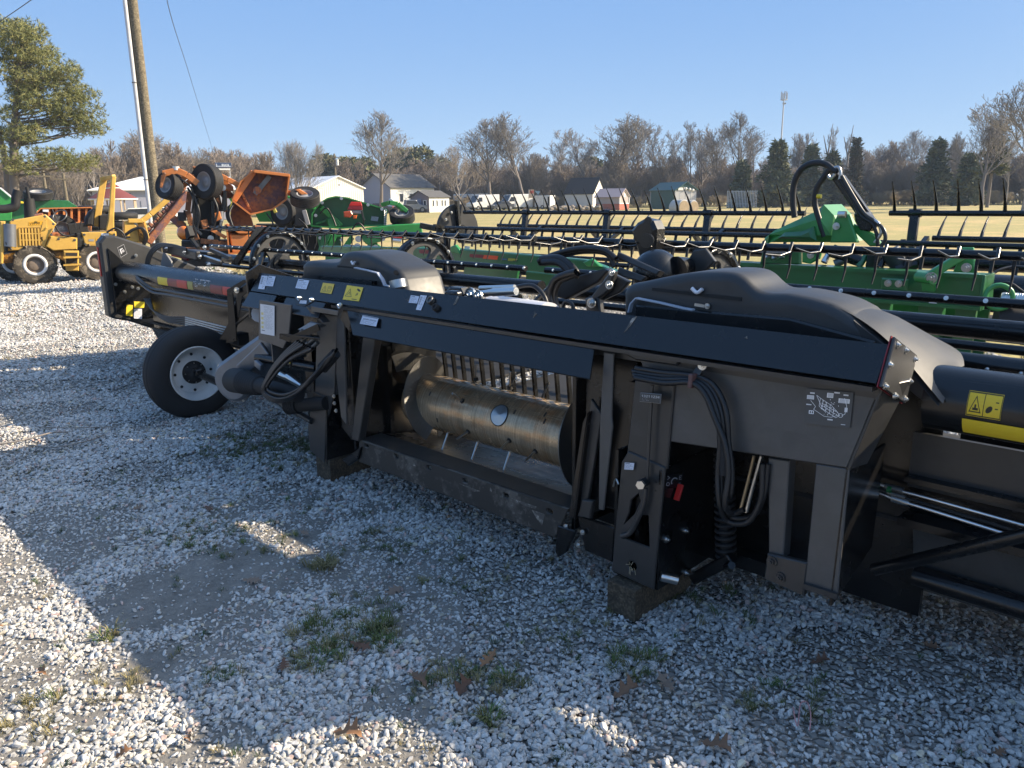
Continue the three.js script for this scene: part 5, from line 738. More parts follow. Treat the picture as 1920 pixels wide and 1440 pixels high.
{ // orange folding mower
  const k = machine('folding_mower', 'orange folding rotary mower with rusty upright decks, tallest machine on the left', 'rotary mower', 415, 17);
  const { g, s, b, p } = k, O = M.orange, OW = M.orangeWorn;
  const rp = pan(k, 'wing_deck', O, M.rustPlate, .15, .24, [476, 320], [543, 328], [537, 374], [512, 392], [470, 402], [436, 376], [452, 340]);
  b('blade', M.wornSteel, .1, .03, [478, 364, .0], [506, 330, .0]); mb().cyl(p(484, 357, -.2), p(482, 357, .02), .12, .08, 16).build('blade_hub', M.rust, rp); b('deck_beam', O, .12, .12, [438, 376, 0], [475, 322, 0]); b('deck_beam', O, .06, .08, [476, 321, .18], [543, 329, .18]);
  for (const [x, y, R, ax] of [[318, 349, .27, V(-.7, .25, .7)], [389, 341, .34, V(-.72, .08, .7)], [572, 371, .3, V(-.05, .9, .45)]]) wheelAt(g, p(x, y, .2), ax, R, .25, M.rubber, M.grey);
  s('caster_fork', OW, .42, .05, [299, 352], [301, 330], [308, 322], [312, 326], [304, 352]); b('caster_arm', O, .12, .1, [305, 326, .3], [332, 320, .3], [350, 328, .3], [371, 344, .3]); mb().cyl(p(330, 312, .3), p(330, 319, .3), .06, .06, 12).build('caster_pivot', M.white, g); s('caster_fork', OW, .1, .06, [360, 312], [372, 311], [380, 318], [370, 328], [372, 345], [364, 322]);
  b('caster_arm', O, .1, .12, [336, 340, .1], [350, 330, .1], [364, 332, .1]); b('caster_arm', O, .1, .1, [340, 350, 0], [356, 340, 0], [368, 346, 0]);
  b('wing_arm', O, .1, .12, [406, 326, 0], [426, 336, 0], [448, 347, 0]); s('wing_frame', O, -.1, .2, [409, 336], [424, 336], [438, 350], [438, 358], [408, 356]); s('wing_frame', OW, -.15, .15, [402, 354], [432, 358], [445, 372], [418, 372]);
  b('caster_arm', O, .1, .08, [536, 362, 0], [558, 362, .1], [566, 358, .1]); s('caster_fork', O, .2, .06, [554, 356], [562, 354], [578, 364], [566, 366]);
  // tall black hinge frame with cylinders
  s('hinge_frame', M.black, .1, .2, [362, 374], [372, 370], [374, 440], [380, 462], [388, 462], [394, 440], [394, 374], [404, 372], [404, 440], [398, 470], [376, 470], [362, 430]); s('hinge_frame', M.blackDull, -.05, .1, [366, 360], [410, 358], [420, 400], [410, 470], [370, 470]);
  b('upright', OW, .1, .1, [356, 360, .1], [352, 395, .1], [358, 420, .1], [370, 450, .1]); b('upright', O, .08, .1, [424, 420, .1], [432, 440, .1], [438, 468, .1]); s('hinge_plate', M.black, .2, .08, [417, 360], [425, 358], [427, 396], [415, 400]);
  mb().cyl(p(414, 396, .2), p(414, 414, .2), .055, .055, 14).cyl(p(414, 414, .2), p(412, 440, .2), .025, .025, 10).build('lift_cylinder', M.alu, g); b('hose', M.hose, .03, .03, [364, 380, .25], [362, 420, .25], [370, 445, .25]); mb().cyl(p(341, 398, .1), p(342, 414, .1), .08, .08, 14).cyl(p(346, 394, .1), p(346, 412, .1), .02, .02, 8).build('filter', M.blackDull, g);
  // lower deck bowl
  pan(k, 'centre_deck', O, M.rustPlate, .5, .4, [425, 424], [434, 428], [448, 436], [468, 436], [478, 424], [500, 426], [505, 470], [430, 476]); s('deck_front', O, .45, .1, [430, 440], [470, 440], [470, 474], [436, 474]); b('deck_beam', OW, .1, .1, [376, 452, .2], [420, 455, .2], [432, 458, .2]); b('deck_beam', OW, .08, .08, [330, 468, .2], [432, 466, .2]); s('side_skid', O, .3, .08, [424, 424], [430, 420], [440, 466], [436, 472]);
  s('blade_guard', M.rust, .0, .06, [318, 412], [328, 404], [348, 418], [352, 430], [336, 430]); s('hitch_mass', M.blackDull, -.2, .5, [340, 452], [430, 450], [430, 500], [340, 500]); s('rear_deck', M.rustPlate, -.3, .2, [436, 376], [470, 402], [476, 424], [430, 424]);
  for (const a of [[[366, 372, .3], [374, 400, .34], [370, 430, .3]], [[398, 366, .3], [408, 392, .36], [402, 430, .3], [412, 452, .3]], [[352, 352, .2], [362, 372, .3], [360, 400, .25]], [[330, 330, .3], [346, 340, .32], [358, 352, .3], [366, 372, .3]], [[438, 382, .1], [430, 400, .2], [436, 424, .3]]]) mb().tube(a.map(q => p(...q)), .022, 24, 6).build('hose', M.hose, g);
  b('linkage', OW, .06, .06, [372, 352, .1], [402, 362, .1], [414, 384, .1]); b('linkage', M.wornSteel, .05, .05, [340, 440, .2], [362, 424, .2], [378, 440, .2]); b('linkage', O, .07, .05, [396, 430, .3], [424, 446, .3]); s('bracket', OW, .25, .06, [376, 414], [388, 410], [392, 426], [380, 432]); s('bracket', O, .3, .05, [402, 400], [412, 396], [416, 410], [404, 416]); b('brace', OW, .05, .05, [448, 350, -.05], [470, 396, -.1]); s('mud_cake', M.rust, -.18, .05, [452, 372], [470, 360], [490, 372], [500, 388], [474, 398], [458, 388]); s('deck_rib', M.rust, -.2, .08, [480, 330], [486, 330], [474, 398], [468, 396]); s('deck_rib', M.rust, -.2, .08, [512, 334], [518, 335], [508, 384], [500, 386]);
  mb().bolt(p(395, 447, .2), AX.z, .04).bolt(p(418, 352, .0), AX.z, .04).build('pins', M.zinc, g);
}
{ // yellow trencher
  const o = ground(67, 533), fr = new Frame(o, .56), g = thing('trencher', 'yellow ride-on trencher with chunky tyres and a roll bar', 'trencher', o, .56);
  const s = (n, mat, z, th, ...a) => mb().slab(zs(fr, z, ...a), AX.z, th, Math.min(.02, th * .3)).build(n, mat, g), p = (x, y, z = 0) => fr.Z(x, y, z), b = (n, mat, w, h, ...a) => { const m = mb(); for (let i = 0; i + 1 < a.length; i++) m.bar(p(...a[i]), p(...a[i + 1]), w, h, AX.z, Math.min(w, h) * .2); return m.build(n, mat, g); };
  const Yw = M.yellow;
  const hood = s('hood', Yw, -.1, .75, [15, 470], [18, 416], [24, 413], [80, 403], [86, 402], [106, 420], [93, 442], [86, 460], [90, 470]);
  mb().slab(zs(fr, -.095, [34, 427], [75, 426.5], [78, 461.5], [38, 462]), AX.z, .02, 0).build('grille_recess', std([.12, .06, .01], .8), hood);
  for (let i = 0; i < 7; i++) { const x = 36 + i * 5.9; mb().bar(p(x + .5, 428, -.085), p(x + 2.8, 461, -.085), .035, .02, AX.z).build('grille_bar', Yw, hood); } for (const y of [438, 450]) mb().bar(p(36, y, -.087), p(77, y, -.087), .02, .02, AX.z).build('grille_bar', Yw, hood);
  decal(p(54, 416, -.1), p(80, 414, -.1), p(80, 421.5, -.1), p(54, 423, -.1), canvasMat(128, 40, (x) => { x.fillStyle = '#d09a26'; x.fillRect(0, 0, 128, 40); x.fillStyle = '#2c2210'; x.font = 'bold 34px sans-serif'; x.fillText('V5790', 6, 33, 116); }), 'model_name', hood, .006);
  s('chassis', M.yellowDeep, -.12, .6, [3, 478], [40, 472], [86, 460], [96, 467], [118, 470], [160, 468], [196, 464], [196, 482], [150, 486], [148, 500], [120, 490], [100, 482], [60, 474], [30, 492], [4, 494]);
  s('fender', Yw, .0, .5, [86, 462], [95, 443], [130, 444], [145, 446], [145, 468], [100, 470]); s('front_frame', Yw, .05, .3, [0, 415], [10, 415], [6, 495], [0, 495]); mb().cyl(p(18, 420, .02), p(19, 462, .02), .12, .12, 16).build('fuel_tank', M.alu, g);
  const rear = s('rear_body', Yw, .0, .9, [153, 436], [218, 434], [220, 462], [160, 462]); decal(p(180, 446, .0), p(197, 446, .0), p(197, 454, .0), p(180, 454, .0), canvasMat(96, 48, x => { x.fillStyle = '#cf9826'; x.fillRect(0, 0, 96, 48); x.fillStyle = '#2c2210'; x.font = 'bold 42px serif'; x.fillText('Ver', 8, 40); }), 'maker_name', rear, .006); decal(p(166, 448.5), p(176, 448.5), p(176, 452.5), p(166, 452.5), M.grey, 'sticker', rear, .006); decal(p(190, 437.5), p(204, 437), p(204, 443), p(190, 443), M.sticker, 'sticker', rear, .006);
  s('battery_box', M.blackDull, -.02, .4, [143, 437], [152, 437], [154, 464], [144, 466]);
  const st = s('step', Yw, .12, .06, [119, 470], [148, 470], [148, 508], [124, 508]); for (const y of [482, 496]) mb().box(p(135, y, .14).x, p(135, y, .14).y, .2, .34, .03, .16).build('tread', Yw, st);
  mb().slab(zs(fr, .125, [123, 474], [145, 474], [145, 480], [123, 480]), AX.z, .01, 0).slab(zs(fr, .125, [124, 484], [145, 484], [145, 494], [124, 494]), AX.z, .01, 0).build('step_gap', M.blackDull, st);
  b('roll_bar', Yw, .14, .09, [194, 336, -.5], [180, 424, -.5]); const rb = s('roll_bar', Yw, -.05, .1, [209, 329], [217.5, 330], [214, 410], [214.5, 433], [198.5, 432], [203, 412]); b('roll_bar', Yw, .1, .1, [190, 336, -.5], [200, 334, -.4], [214, 331, -.1]);
  const seat = mb().slab(zs(fr, -.2, [160, 424], [161, 408], [168, 396], [176, 391], [179, 392], [176, 424]), AX.z, .45, .05).build('seat', M.rubber, g);
  mb().cyl(p(58, 411, -.3), p(54, 372, -.3), .13, .1, 16).cyl(p(54, 372, -.3), p(50, 350, -.3), .035, .035, 10).build('air_cleaner', M.blackDull, g);
  mb().tube([p(-12, 392, -.2), p(15, 391, -.2), p(28, 386, -.2), p(30, 370, -.2), p(34, 357, -.2)], .09, 24, 8).build('canopy_pad', M.rubber, g);
  mb().torus(p(112, 405, -.3), V(-.5, .6, .6), .16, .015, 6, 24).bar(p(104, 420, -.3), p(112, 405, -.3), .03, .03).bar(p(98, 392, -.3), p(108, 412, -.3), .02, .02).build('steering_wheel', M.wornSteel, g);
  b('control_deck', M.blackDull, .25, .1, [128, 430, -.3], [165, 427, -.3]); b('lever', M.blackDull, .03, .03, [150, 430, -.1], [152, 414, -.1]); b('lever', M.blackDull, .03, .03, [142, 430, -.1], [140, 417, -.1]);
  const lugs = (par, c, R, w) => { const m = mb(); for (let i = 0; i < 18; i++) { const a = i / 18 * 6.283, d = V(Math.cos(a), Math.sin(a), 0), a2 = a + .2, d2 = V(Math.cos(a2), Math.sin(a2), 0), sgn = i % 2 ? 1 : -1; m.bar(c.clone().addScaledVector(d, R * .985).add(V(0, 0, sgn * w * .04)), c.clone().addScaledVector(d2, R * .985).add(V(0, 0, sgn * w * .5)), .06, .05, d); } m.build('tyre_lugs', M.tyreOld, par); };
  for (const [x, y, z, R] of [[67, 502, 0, .42], [184, 496, 0, .42], [28, 503, -1.05, .42], [152, 490, -1.05, .42]]) { const c = p(x, y, z); c.y = R; c.z = z - .14; const w = wheelAt(g, c, AX.z, R, .3, M.tyreOld, std([.22, .17, .13], .8, 0, { map: dustTex }), R * .56); mb().torus(sh(c, 0, 0, .11), AX.z, R * .5, .035, 8, 30).build('rim_ring', M.rim, w); lugs(w, c, R, .3); }
  wheelAt(g, p(113, 432, -.75), V(.35, 0, 1), .36, .3, M.rubber, M.grey);
  for (const a of [[[104, 424, -.05], [112, 436, .02], [124, 442, .02], [140, 440, 0]], [[200, 436, .05], [216, 428, .1], [230, 436, .1], [236, 450, .1]], [[20, 440, .06], [12, 456, .1], [22, 468, .1]], [[212, 462, .05], [224, 450, .1], [244, 444, .1]]]) mb().tube(a.map(q => p(...q)), .022, 24, 6).build('hose', M.hose, g);
  s('hood_latch', M.blackDull, -.07, .03, [78, 444], [80, 444], [80, 451], [78, 451]); s('hood_seam', M.yellowDeep, -.09, .02, [26, 424], [27.5, 424], [30, 464], [28.5, 464]); s('hood_panel', Yw, -.085, .025, [80, 416], [88, 412], [88, 428], [76, 434]); s('number_plate', M.sticker, .02, .02, [188, 457], [196, 457], [196, 461], [188, 461]); for (const [x, y] of [[24, 412], [84, 406], [100, 420], [96, 440], [110, 448], [140, 450], [158, 440], [214, 440], [160, 458], [214, 458]]) mb().bolt(p(x, y, .0), AX.z, .018).build('bolt', M.wornSteel, g);
  s('sunken_deck', M.rust, -.3, .3, [96, 436], [150, 434], [150, 444], [96, 444]); s('exhaust_shield', M.rust, -.2, .2, [60, 402], [80, 399], [82, 405], [60, 408]);
  // trenching gear at the rear
  s('boom_mount', Yw, -.1, .35, [233, 415], [245, 412], [262, 430], [272, 455], [240, 455], [232, 440]); b('boom_arm', Yw, .12, .1, [258, 420, -.2], [282, 402, -.2], [315, 373, -.2]); b('boom_arm', Yw, .1, .08, [240, 414, -.1], [268, 414, -.1], [276, 448, -.1]); s('boom_mount', M.yellowDeep, .0, .1, [258, 424], [270, 416], [278, 440], [272, 460], [262, 452]);
  for (let j = 0; j < 3; j++) mb().tube([p(232 + j, 442, 0), p(250 + j, 430, .05), p(268 - j * 2, 428, .08), p(276 - j * 2, 445, .05), p(270 - j, 460, 0)], .03, 24, 6).build('hose', M.hose, g);
  const chain = b('digging_boom', M.rust, .16, .28, [276, 455, -.3], [352, 362, -.3]); const tp = mb(), c0 = p(270, 448, -.28), c1 = p(346, 358, -.28), up = V(0, 1, .1);
  for (let i = 0; i < 15; i++) { const q = lerp(c0, c1, i / 14), d = c1.clone().sub(c0).normalize(), nrm = V(-d.y, d.x, 0).multiplyScalar(i % 3 === 0 ? .13 : .08); mb().slab([q.clone(), q.clone().addScaledVector(d, .1), q.clone().addScaledVector(d, .08).add(nrm), q.clone().addScaledVector(d, .02).add(nrm)], AX.z, .22, .01).build('digging_tooth', M.rust, chain); }
  s('rear_frame', M.yellowDeep, -.4, .4, [196, 456], [236, 452], [246, 476], [200, 480]); s('fuel_can', M.blackDull, -.3, .3, [186, 404], [205, 402], [206, 432], [186, 430]);
}
{ // machines and goods farther back on the left
  let k = machine('mower_deck', 'green mower deck with yellow stripe, far left behind the trencher', 'mower', 60, 30); const G = M.green;
  k.s('deck', G, .2, .9, [20, 373], [128, 376], [146, 388], [120, 392], [70, 394], [60, 412], [10, 414]); k.s('deck_side', M.greenLight, .5, .2, [-10, 350], [2, 353], [24, 373], [22, 414], [-10, 414]); k.s('stripe', M.yellowSticker, .53, .03, [32, 376.5], [49, 379], [49, 382], [32, 381]); k.b('pipe', M.sticker, .05, .05, [0, 352, .55], [22, 370, .55]); wheelAt(k.g, k.p(72, 365, .2), V(0, 1, .25), .42, .26, M.rubber, M.grey); k.s('skirt', G, .0, 1.2, [-10, 412], [145, 400], [145, 440], [-10, 440]);
  k = machine('loader_bucket', 'orange ribbed loader bucket between trencher and green deck', 'bucket', 122, 26);
  pan(k, 'shell', M.orange, M.orangeWorn, .2, .5, [68, 400], [76, 391], [172, 389], [174, 418], [68, 416]); for (let i = 0; i < 6; i++) k.b('rib', M.orange, .06, .08, [92 + i * 14, 391, .1], [92 + i * 14, 417, .1]); k.s('sticker', M.sticker, .25, .02, [80, 393], [91, 393], [91, 398], [80, 397]); k.s('foot', M.orangeWorn, 0, .6, [70, 416], [172, 416], [172, 450], [70, 450]);
  const t0 = at(180, 400, 31); for (let i = 0; i < 5; i++) { const o = thing('spare_tyre', ['black spare tyre, bottom left of the stack', 'black spare tyre lying in the middle of the left pile', 'black spare tyre on top of the left pile', 'wide dark tyre lowest in the right pile', 'wide dark tyre on top of the right pile'][i], 'tyre', at(i < 3 ? 172 : 224, 400, 31)); o.position.y = 0; mb().lathe([[.26, -.12], [.42, -.13], [.52, -.09], [.54, 0], [.52, .09], [.42, .13], [.26, .12], [.24, 0], [.26, -.12]], new THREE.Matrix4().makeTranslation((i % 3) * .05, i < 3 ? 1.0 + i * .27 : 1.0 + (i - 3) * .3, 0), 28).build('tyre_casing', M.rubber, o); if (i === 0 || i === 3) mb().box(0, .42, 0, .9, .85, .9).build('pallet', M.wood, o); }
}

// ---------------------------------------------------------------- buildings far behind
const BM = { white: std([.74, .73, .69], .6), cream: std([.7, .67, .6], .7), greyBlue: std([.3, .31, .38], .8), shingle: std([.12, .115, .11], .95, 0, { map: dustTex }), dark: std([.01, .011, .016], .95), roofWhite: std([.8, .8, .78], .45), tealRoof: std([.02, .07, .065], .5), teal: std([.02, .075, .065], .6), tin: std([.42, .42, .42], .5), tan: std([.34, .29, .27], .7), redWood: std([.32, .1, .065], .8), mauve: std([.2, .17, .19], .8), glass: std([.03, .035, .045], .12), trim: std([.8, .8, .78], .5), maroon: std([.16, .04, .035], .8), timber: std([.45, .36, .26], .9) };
function gabled(name, label, px, dist, turnOff, w, d, h, rh, ridge, mats, over = .25) { // walls with openings and two roof slopes, each a part
  const o = at(px, 500, dist); o.y = 0; const b = thing(name, label, name.includes('house') ? 'house' : 'shed', o, facing(o) + turnOff);
  const W2 = w / 2, D2 = d / 2, ax = ridge === 'x';
  mb().slab([V(-W2, 0, D2), V(W2, 0, D2), V(W2, h, D2), ...(ax ? [] : [V(0, rh, D2)]), V(-W2, h, D2)], AX.z, .12, 0).build('wall', mats.front, b);
  mb().slab([V(-W2, 0, -D2 + .12), V(W2, 0, -D2 + .12), V(W2, h, -D2 + .12), ...(ax ? [] : [V(0, rh, -D2 + .12)]), V(-W2, h, -D2 + .12)], AX.z, .12, 0).build('wall', mats.front, b);
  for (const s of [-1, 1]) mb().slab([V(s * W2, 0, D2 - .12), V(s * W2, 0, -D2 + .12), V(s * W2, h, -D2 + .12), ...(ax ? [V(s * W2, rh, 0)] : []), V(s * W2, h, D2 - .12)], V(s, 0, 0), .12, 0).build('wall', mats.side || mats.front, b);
  const roof = (ax ? [1, -1] : [1, -1]).map(s => { const k = over / (ax ? D2 : W2) * (rh - h), e = ax ? [V(-W2 - over, h - k, s * (D2 + over)), V(W2 + over, h - k, s * (D2 + over)), V(W2 + over, rh, 0), V(-W2 - over, rh, 0)] : [V(s * (W2 + over), h - k, D2 + over), V(s * (W2 + over), h - k, -D2 - over), V(0, rh, -D2 - over), V(0, rh, D2 + over)]; const P = e.map(p => sh(p, 0, .13, 0)); const n = ax ? V(0, D2, s * (rh - h)) : V(s * (rh - h), W2, 0); return mb().slab(P, n, .12, .01).build('roof', mats.roof, b); });
  b.userData.dims = undefined; delete b.userData.dims;
  return { b, w, d, h, rh, W2, D2, win: (face, x, y, ww, hh, mat = BM.glass, frame = BM.trim) => { const g = face === 'z' ? V(x, y, D2) : face === 'x' ? V(W2, y, x) : V(-W2, y, x), fz = face === 'z'; const f = mb(), th = .07; const B = (u, v, a, c, t) => fz ? f.box(g.x + u, g.y + v, g.z + .02, a, c, t) : f.box(g.x + Math.sign(g.x) * .02, g.y + v, g.z + u, t, c, a); B(0, hh / 2, ww + th, th, .08); B(0, -hh / 2, ww + th, th, .08); B(-ww / 2, 0, th, hh - th, .08); B(ww / 2, 0, th, hh - th, .08); const fr = f.build('window', frame, b); const p = mb(); fz ? p.box(g.x, g.y, g.z + .005, ww - th, hh - th, .03) : p.box(g.x + Math.sign(g.x) * .005, g.y, g.z, .03, hh - th, ww - th); p.build('pane', mat, fr); return fr; } };
}
{
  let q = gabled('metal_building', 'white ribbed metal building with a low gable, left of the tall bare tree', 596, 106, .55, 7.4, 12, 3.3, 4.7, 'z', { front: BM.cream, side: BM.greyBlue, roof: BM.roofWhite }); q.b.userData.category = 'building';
  const ribs = mb(); for (let x = -3.5; x <= 3.5; x += .3) { const y = 3.3 + 1.4 * (1 - Math.abs(x) / 3.7); ribs.box(x, y / 2, q.D2 + .02, .06, y, .04); } ribs.build('siding_ribs', BM.cream, q.b).userData.kind = 'stuff'; q.win('z', .1, 3.7, .4, .3); mb().box(.6, 2.2, q.D2 + .6, 2.2, .08, 1.2).build('awning', BM.tin, q.b);
  { // long building with a hipped end
    const o = at(300, 500, 88); o.y = 0; const b = tag(thing('long_building', 'long low building with bright white roof and grey wall, behind the utility pole', 'building', o, facing(o)), 'long low building with bright white roof and grey wall, behind the utility pole', 'building');
    mb().box(1.2, 1.55, -5, 13, 3.1, 10).build('wall', BM.greyBlue, b); const y = 3.1, e = .4; const A = V(-5.3 - e, y, e), B2 = V(7.7 + e, y, e), R1 = V(-.9, 4.5, -5), R2 = V(7.7 + e, 4.5, -5), C = V(-5.3 - e, y, -10 - e), D = V(7.7 + e, y, -10 - e);
    mb().slab([A, B2, R2, R1], V(0, 5.4, 1.4), .1, 0).build('roof', BM.roofWhite, b); mb().slab([A, R1, C], V(-1.4, 4.8, 0), .1, 0).build('roof', BM.roofWhite, b); mb().slab([C, D, R2, R1], V(0, 5.4, -1.4), .1, 0).build('roof', BM.roofWhite, b);
    mb().box(.9, 1.2, .02, .7, 1.0, .06).box(-2, 2.6, .03, .2, .3, .1).build('window', BM.glass, b); mb().box(-.6, 1.0, .02, .9, 2, .05).build('door', BM.greyBlue, b);
  }
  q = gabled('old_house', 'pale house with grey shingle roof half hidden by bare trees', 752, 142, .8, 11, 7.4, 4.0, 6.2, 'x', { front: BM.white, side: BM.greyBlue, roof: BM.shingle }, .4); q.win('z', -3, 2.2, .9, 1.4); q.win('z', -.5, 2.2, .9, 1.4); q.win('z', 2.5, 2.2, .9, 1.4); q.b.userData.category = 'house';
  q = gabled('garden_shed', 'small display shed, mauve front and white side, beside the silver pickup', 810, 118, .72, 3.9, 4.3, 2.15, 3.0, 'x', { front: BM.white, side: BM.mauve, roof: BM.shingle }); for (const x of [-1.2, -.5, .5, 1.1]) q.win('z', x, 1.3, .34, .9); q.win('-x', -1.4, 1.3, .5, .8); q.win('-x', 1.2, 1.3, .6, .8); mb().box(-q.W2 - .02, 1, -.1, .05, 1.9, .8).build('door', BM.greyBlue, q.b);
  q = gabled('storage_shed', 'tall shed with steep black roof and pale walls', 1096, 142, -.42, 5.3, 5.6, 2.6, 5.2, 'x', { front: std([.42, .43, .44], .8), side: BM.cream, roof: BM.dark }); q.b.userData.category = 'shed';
  q = gabled('small_barn', 'little barn shed with white trimmed gable and red base', 1146, 120, -.45, 3.8, 3.4, 1.9, 3.0, 'x', { front: BM.tan, side: BM.tan, roof: std([.3, .25, .26], .8) });
  mb().box(0, .45, q.D2 + .04, 3.8, .9, .06).box(q.W2 + .04, .45, 0, .06, .9, 3.4).build('red_base', BM.redWood, q.b); mb().bar(V(q.W2 + .06, 1.9, -1.7), V(q.W2 + .06, 3.0, 0), .1, .16).bar(V(q.W2 + .06, 1.9, 1.7), V(q.W2 + .06, 3.0, 0), .1, .16).bar(V(q.W2 + .06, .9, 1.65), V(q.W2 + .06, 1.9, 1.65), .1, .14, AX.x).bar(V(q.W2 + .06, .9, -1.65), V(q.W2 + .06, 1.9, -1.65), .1, .14, AX.x).box(q.W2 + .06, .92, 0, .08, .1, 3.3).box(q.W2 + .05, 2.1, 0, .06, .5, .5).build('white_trim', BM.trim, q.b);
  q = gabled('metal_shed', 'dark green metal shed with grey doors, behind the hay bales', 1257, 126, .62, 3.9, 6.6, 2.8, 3.9, 'z', { front: BM.tin, side: BM.teal, roof: BM.tealRoof }); mb().slab([V(-1.95, 2.75, q.D2 + .03), V(1.95, 2.75, q.D2 + .03), V(0, 3.85, q.D2 + .03)], AX.z, .02, 0).build('gable_trim', BM.teal, q.b); mb().box(0, 1.3, q.D2 + .02, .06, 2.6, .04).box(-1, 1.3, q.D2 + .02, .04, 2.6, .04).box(1, 1.3, q.D2 + .02, .04, 2.6, .04).box(-.9, 2.95, q.D2 + .06, 1.2, .4, .1).build('door_rib', BM.white, q.b); for (const x of [-.1, .6, 1.2]) mb().ball(V(x, 3.0 - Math.abs(x) * .2, q.D2 + .1), .22, 8).build('barrel_end', BM.white, q.b);
  { // hay bales, corral panels, cell tower, gazebo, sign
    for (const [px, d, r, lab] of [[1269, 78, .75, 'round hay bale, nearer and larger of the two'], [1288, 84, .7, 'round hay bale partly hidden by the other, on the right']]) { const o = at(px, 500, d); o.y = 0; const b = thing('hay_bale', lab, 'hay bale', o, facing(o) + .75); mb().lathe([[0, -.7], [r * .9, -.7], [r, -.6], [r, .6], [r * .9, .7], [0, .7]], new THREE.Matrix4().makeRotationX(Math.PI / 2).setPosition(0, r, 0), 24).build('wrap', std([.42, .41, .38], .7), b); mb().cyl(V(0, r, .69), V(0, r, .73), r * .88, r * .86, 22).build('bale_face', std([.4, .31, .2], .95, 0, { map: dustTex }), b); }
    const o = at(1384, 500, 128); o.y = 0; const c = thing('corral_panel', 'row of pale upright corral slats against the trees', 'fence', o, facing(o)); for (let i = 0; i < 20; i++) mb().box(-2.2 + i * .23, 1.35, i % 2 * .05, .1, 2.6 - (i % 3) * .06, .05).build('slat', std([.5, .5, .5], .8), c); mb().box(0, 2.5, -.06, 4.6, .08, .05).box(0, .6, -.06, 4.6, .08, .05).build('rail', BM.tin, c);
    const t = at(1449, 500, 300); t.y = 0; const tw = thing('cell_tower', 'thin cell tower with antenna panels above the treeline', 'tower', t, facing(t)); mb().cyl(V(0, 0, 0), V(0, 34, 0), .34, .2, 12).build('mast', BM.tin, tw); for (let i = 0; i < 9; i++) { const a = i / 9 * 6.28; mb().box(Math.cos(a) * 1.0, 35.4 + (i % 3) * .3, Math.sin(a) * 1.0, .35, 2.4, .3).build('antenna', std([.5, .5, .52], .6), tw); } mb().torus(V(0, 34.4, 0), AX.y, 1.1, .1, 6, 20).torus(V(0, 36, 0), AX.y, 1, .07, 6, 20).box(.2, 33.2, 0, 1.2, .5, .6).cyl(V(0, 34, 0), V(0, 36.6, 0), .2, .2, 8).build('platform', BM.tin, tw);
    const go = at(229, 500, 62); go.y = 0; const gz = thing('gazebo', 'gazebo with maroon two-tier roof and white posts', 'gazebo', go, facing(go) + .3); mb().lathe([[1.65, 2.1], [.55, 2.75], [.5, 2.72], [1.6, 2.05]], new THREE.Matrix4(), 8).lathe([[.6, 2.85], [.05, 3.2], [0, 3.2]], new THREE.Matrix4(), 8).build('roof', BM.maroon, gz); mb().torus(V(0, 2.05, 0), AX.y, 1.6, .07, 4, 8).torus(V(0, 2.82, 0), AX.y, .55, .05, 4, 8).build('fascia', BM.trim, gz); for (let i = 0; i < 8; i++) { const a = i / 8 * 6.283; mb().box(Math.cos(a) * 1.45, 1.05, Math.sin(a) * 1.45, .09, 2.1, .09).build('post', BM.timber, gz); } const rl = mb(); for (let i = 0; i < 8; i++) { const a = i / 8 * 6.283, b = (i + 1) / 8 * 6.283; for (const y of [.35, .85]) rl.bar(V(Math.cos(a) * 1.45, y, Math.sin(a) * 1.45), V(Math.cos(b) * 1.45, y, Math.sin(b) * 1.45), .05, .06); } rl.build('railing', BM.timber, gz);
    const so = at(437, 500, 75); so.y = 0; const sg = thing('shop_sign', 'blue and white roadside sign board above the orange mower', 'sign', so, facing(so)); mb().box(0, 4.95, 0, 1.35, .42, .12).build('board', std([.1, .14, .24], .5), sg); mb().box(0, 4.6, 0, 1.1, .14, .1).build('board', BM.trim, sg); decal(V(-.62, 5.12, .06), V(.62, 5.12, .06), V(.62, 4.78, .06), V(-.62, 4.78, .06), canvasMat(128, 36, x => { x.fillStyle = '#3c4d6c'; x.fillRect(0, 0, 128, 36); x.fillStyle = '#dde2ea'; x.fillRect(0, 26, 128, 5); x.fillRect(4, 6, 5, 20); x.font = 'bold 26px sans-serif'; x.fillText('BUCK', 48, 27, 66); }), 'sign_face', sg, .01); mb().box(-.5, 2.3, -.02, .1, 4.6, .1).box(.5, 2.3, -.02, .1, 4.6, .1).build('post', BM.tin, sg);
    const fo = at(997, 500, 135); fo.y = 0; const fl = thing('banner', 'small red and cream banner with blue pennant among the vans', 'banner', fo, facing(fo)); mb().box(0, 2.6, 0, .9, 1.4, .04).build('cloth', std([.6, .45, .32], .8), fl); mb().box(.1, 2.9, .03, .6, .5, .03).build('print', std([.55, .12, .08], .8), fl); mb().slab([V(.5, 3.1, 0), V(1.5, 3.0, 0), V(1.2, 2.4, 0)], AX.z, .03, 0).build('pennant', std([.2, .33, .42], .7), fl); mb().cyl(V(-.45, 0, 0), V(-.45, 3.3, 0), .04, .04, 6).build('pole', BM.tin, fl);
    const he = new MB(); seed(61); for (let i = 0; i < 90; i++) { const p = at(rr(1030, 1125), 500, rr(104, 118)); he.add(new THREE.IcosahedronGeometry(rr(.2, .55), 0), new THREE.Matrix4().makeScale(1, rr(.4, .9), 1).setPosition(p.x, rr(.05, .6), p.z)); } tag(he.build('rubble_heap', std([.24, .2, .15], .95, 0, { map: dustTex }), scene), 'low heap of brush and rubble before the black roofed shed', 'rubble', null, 'stuff');
  }
}
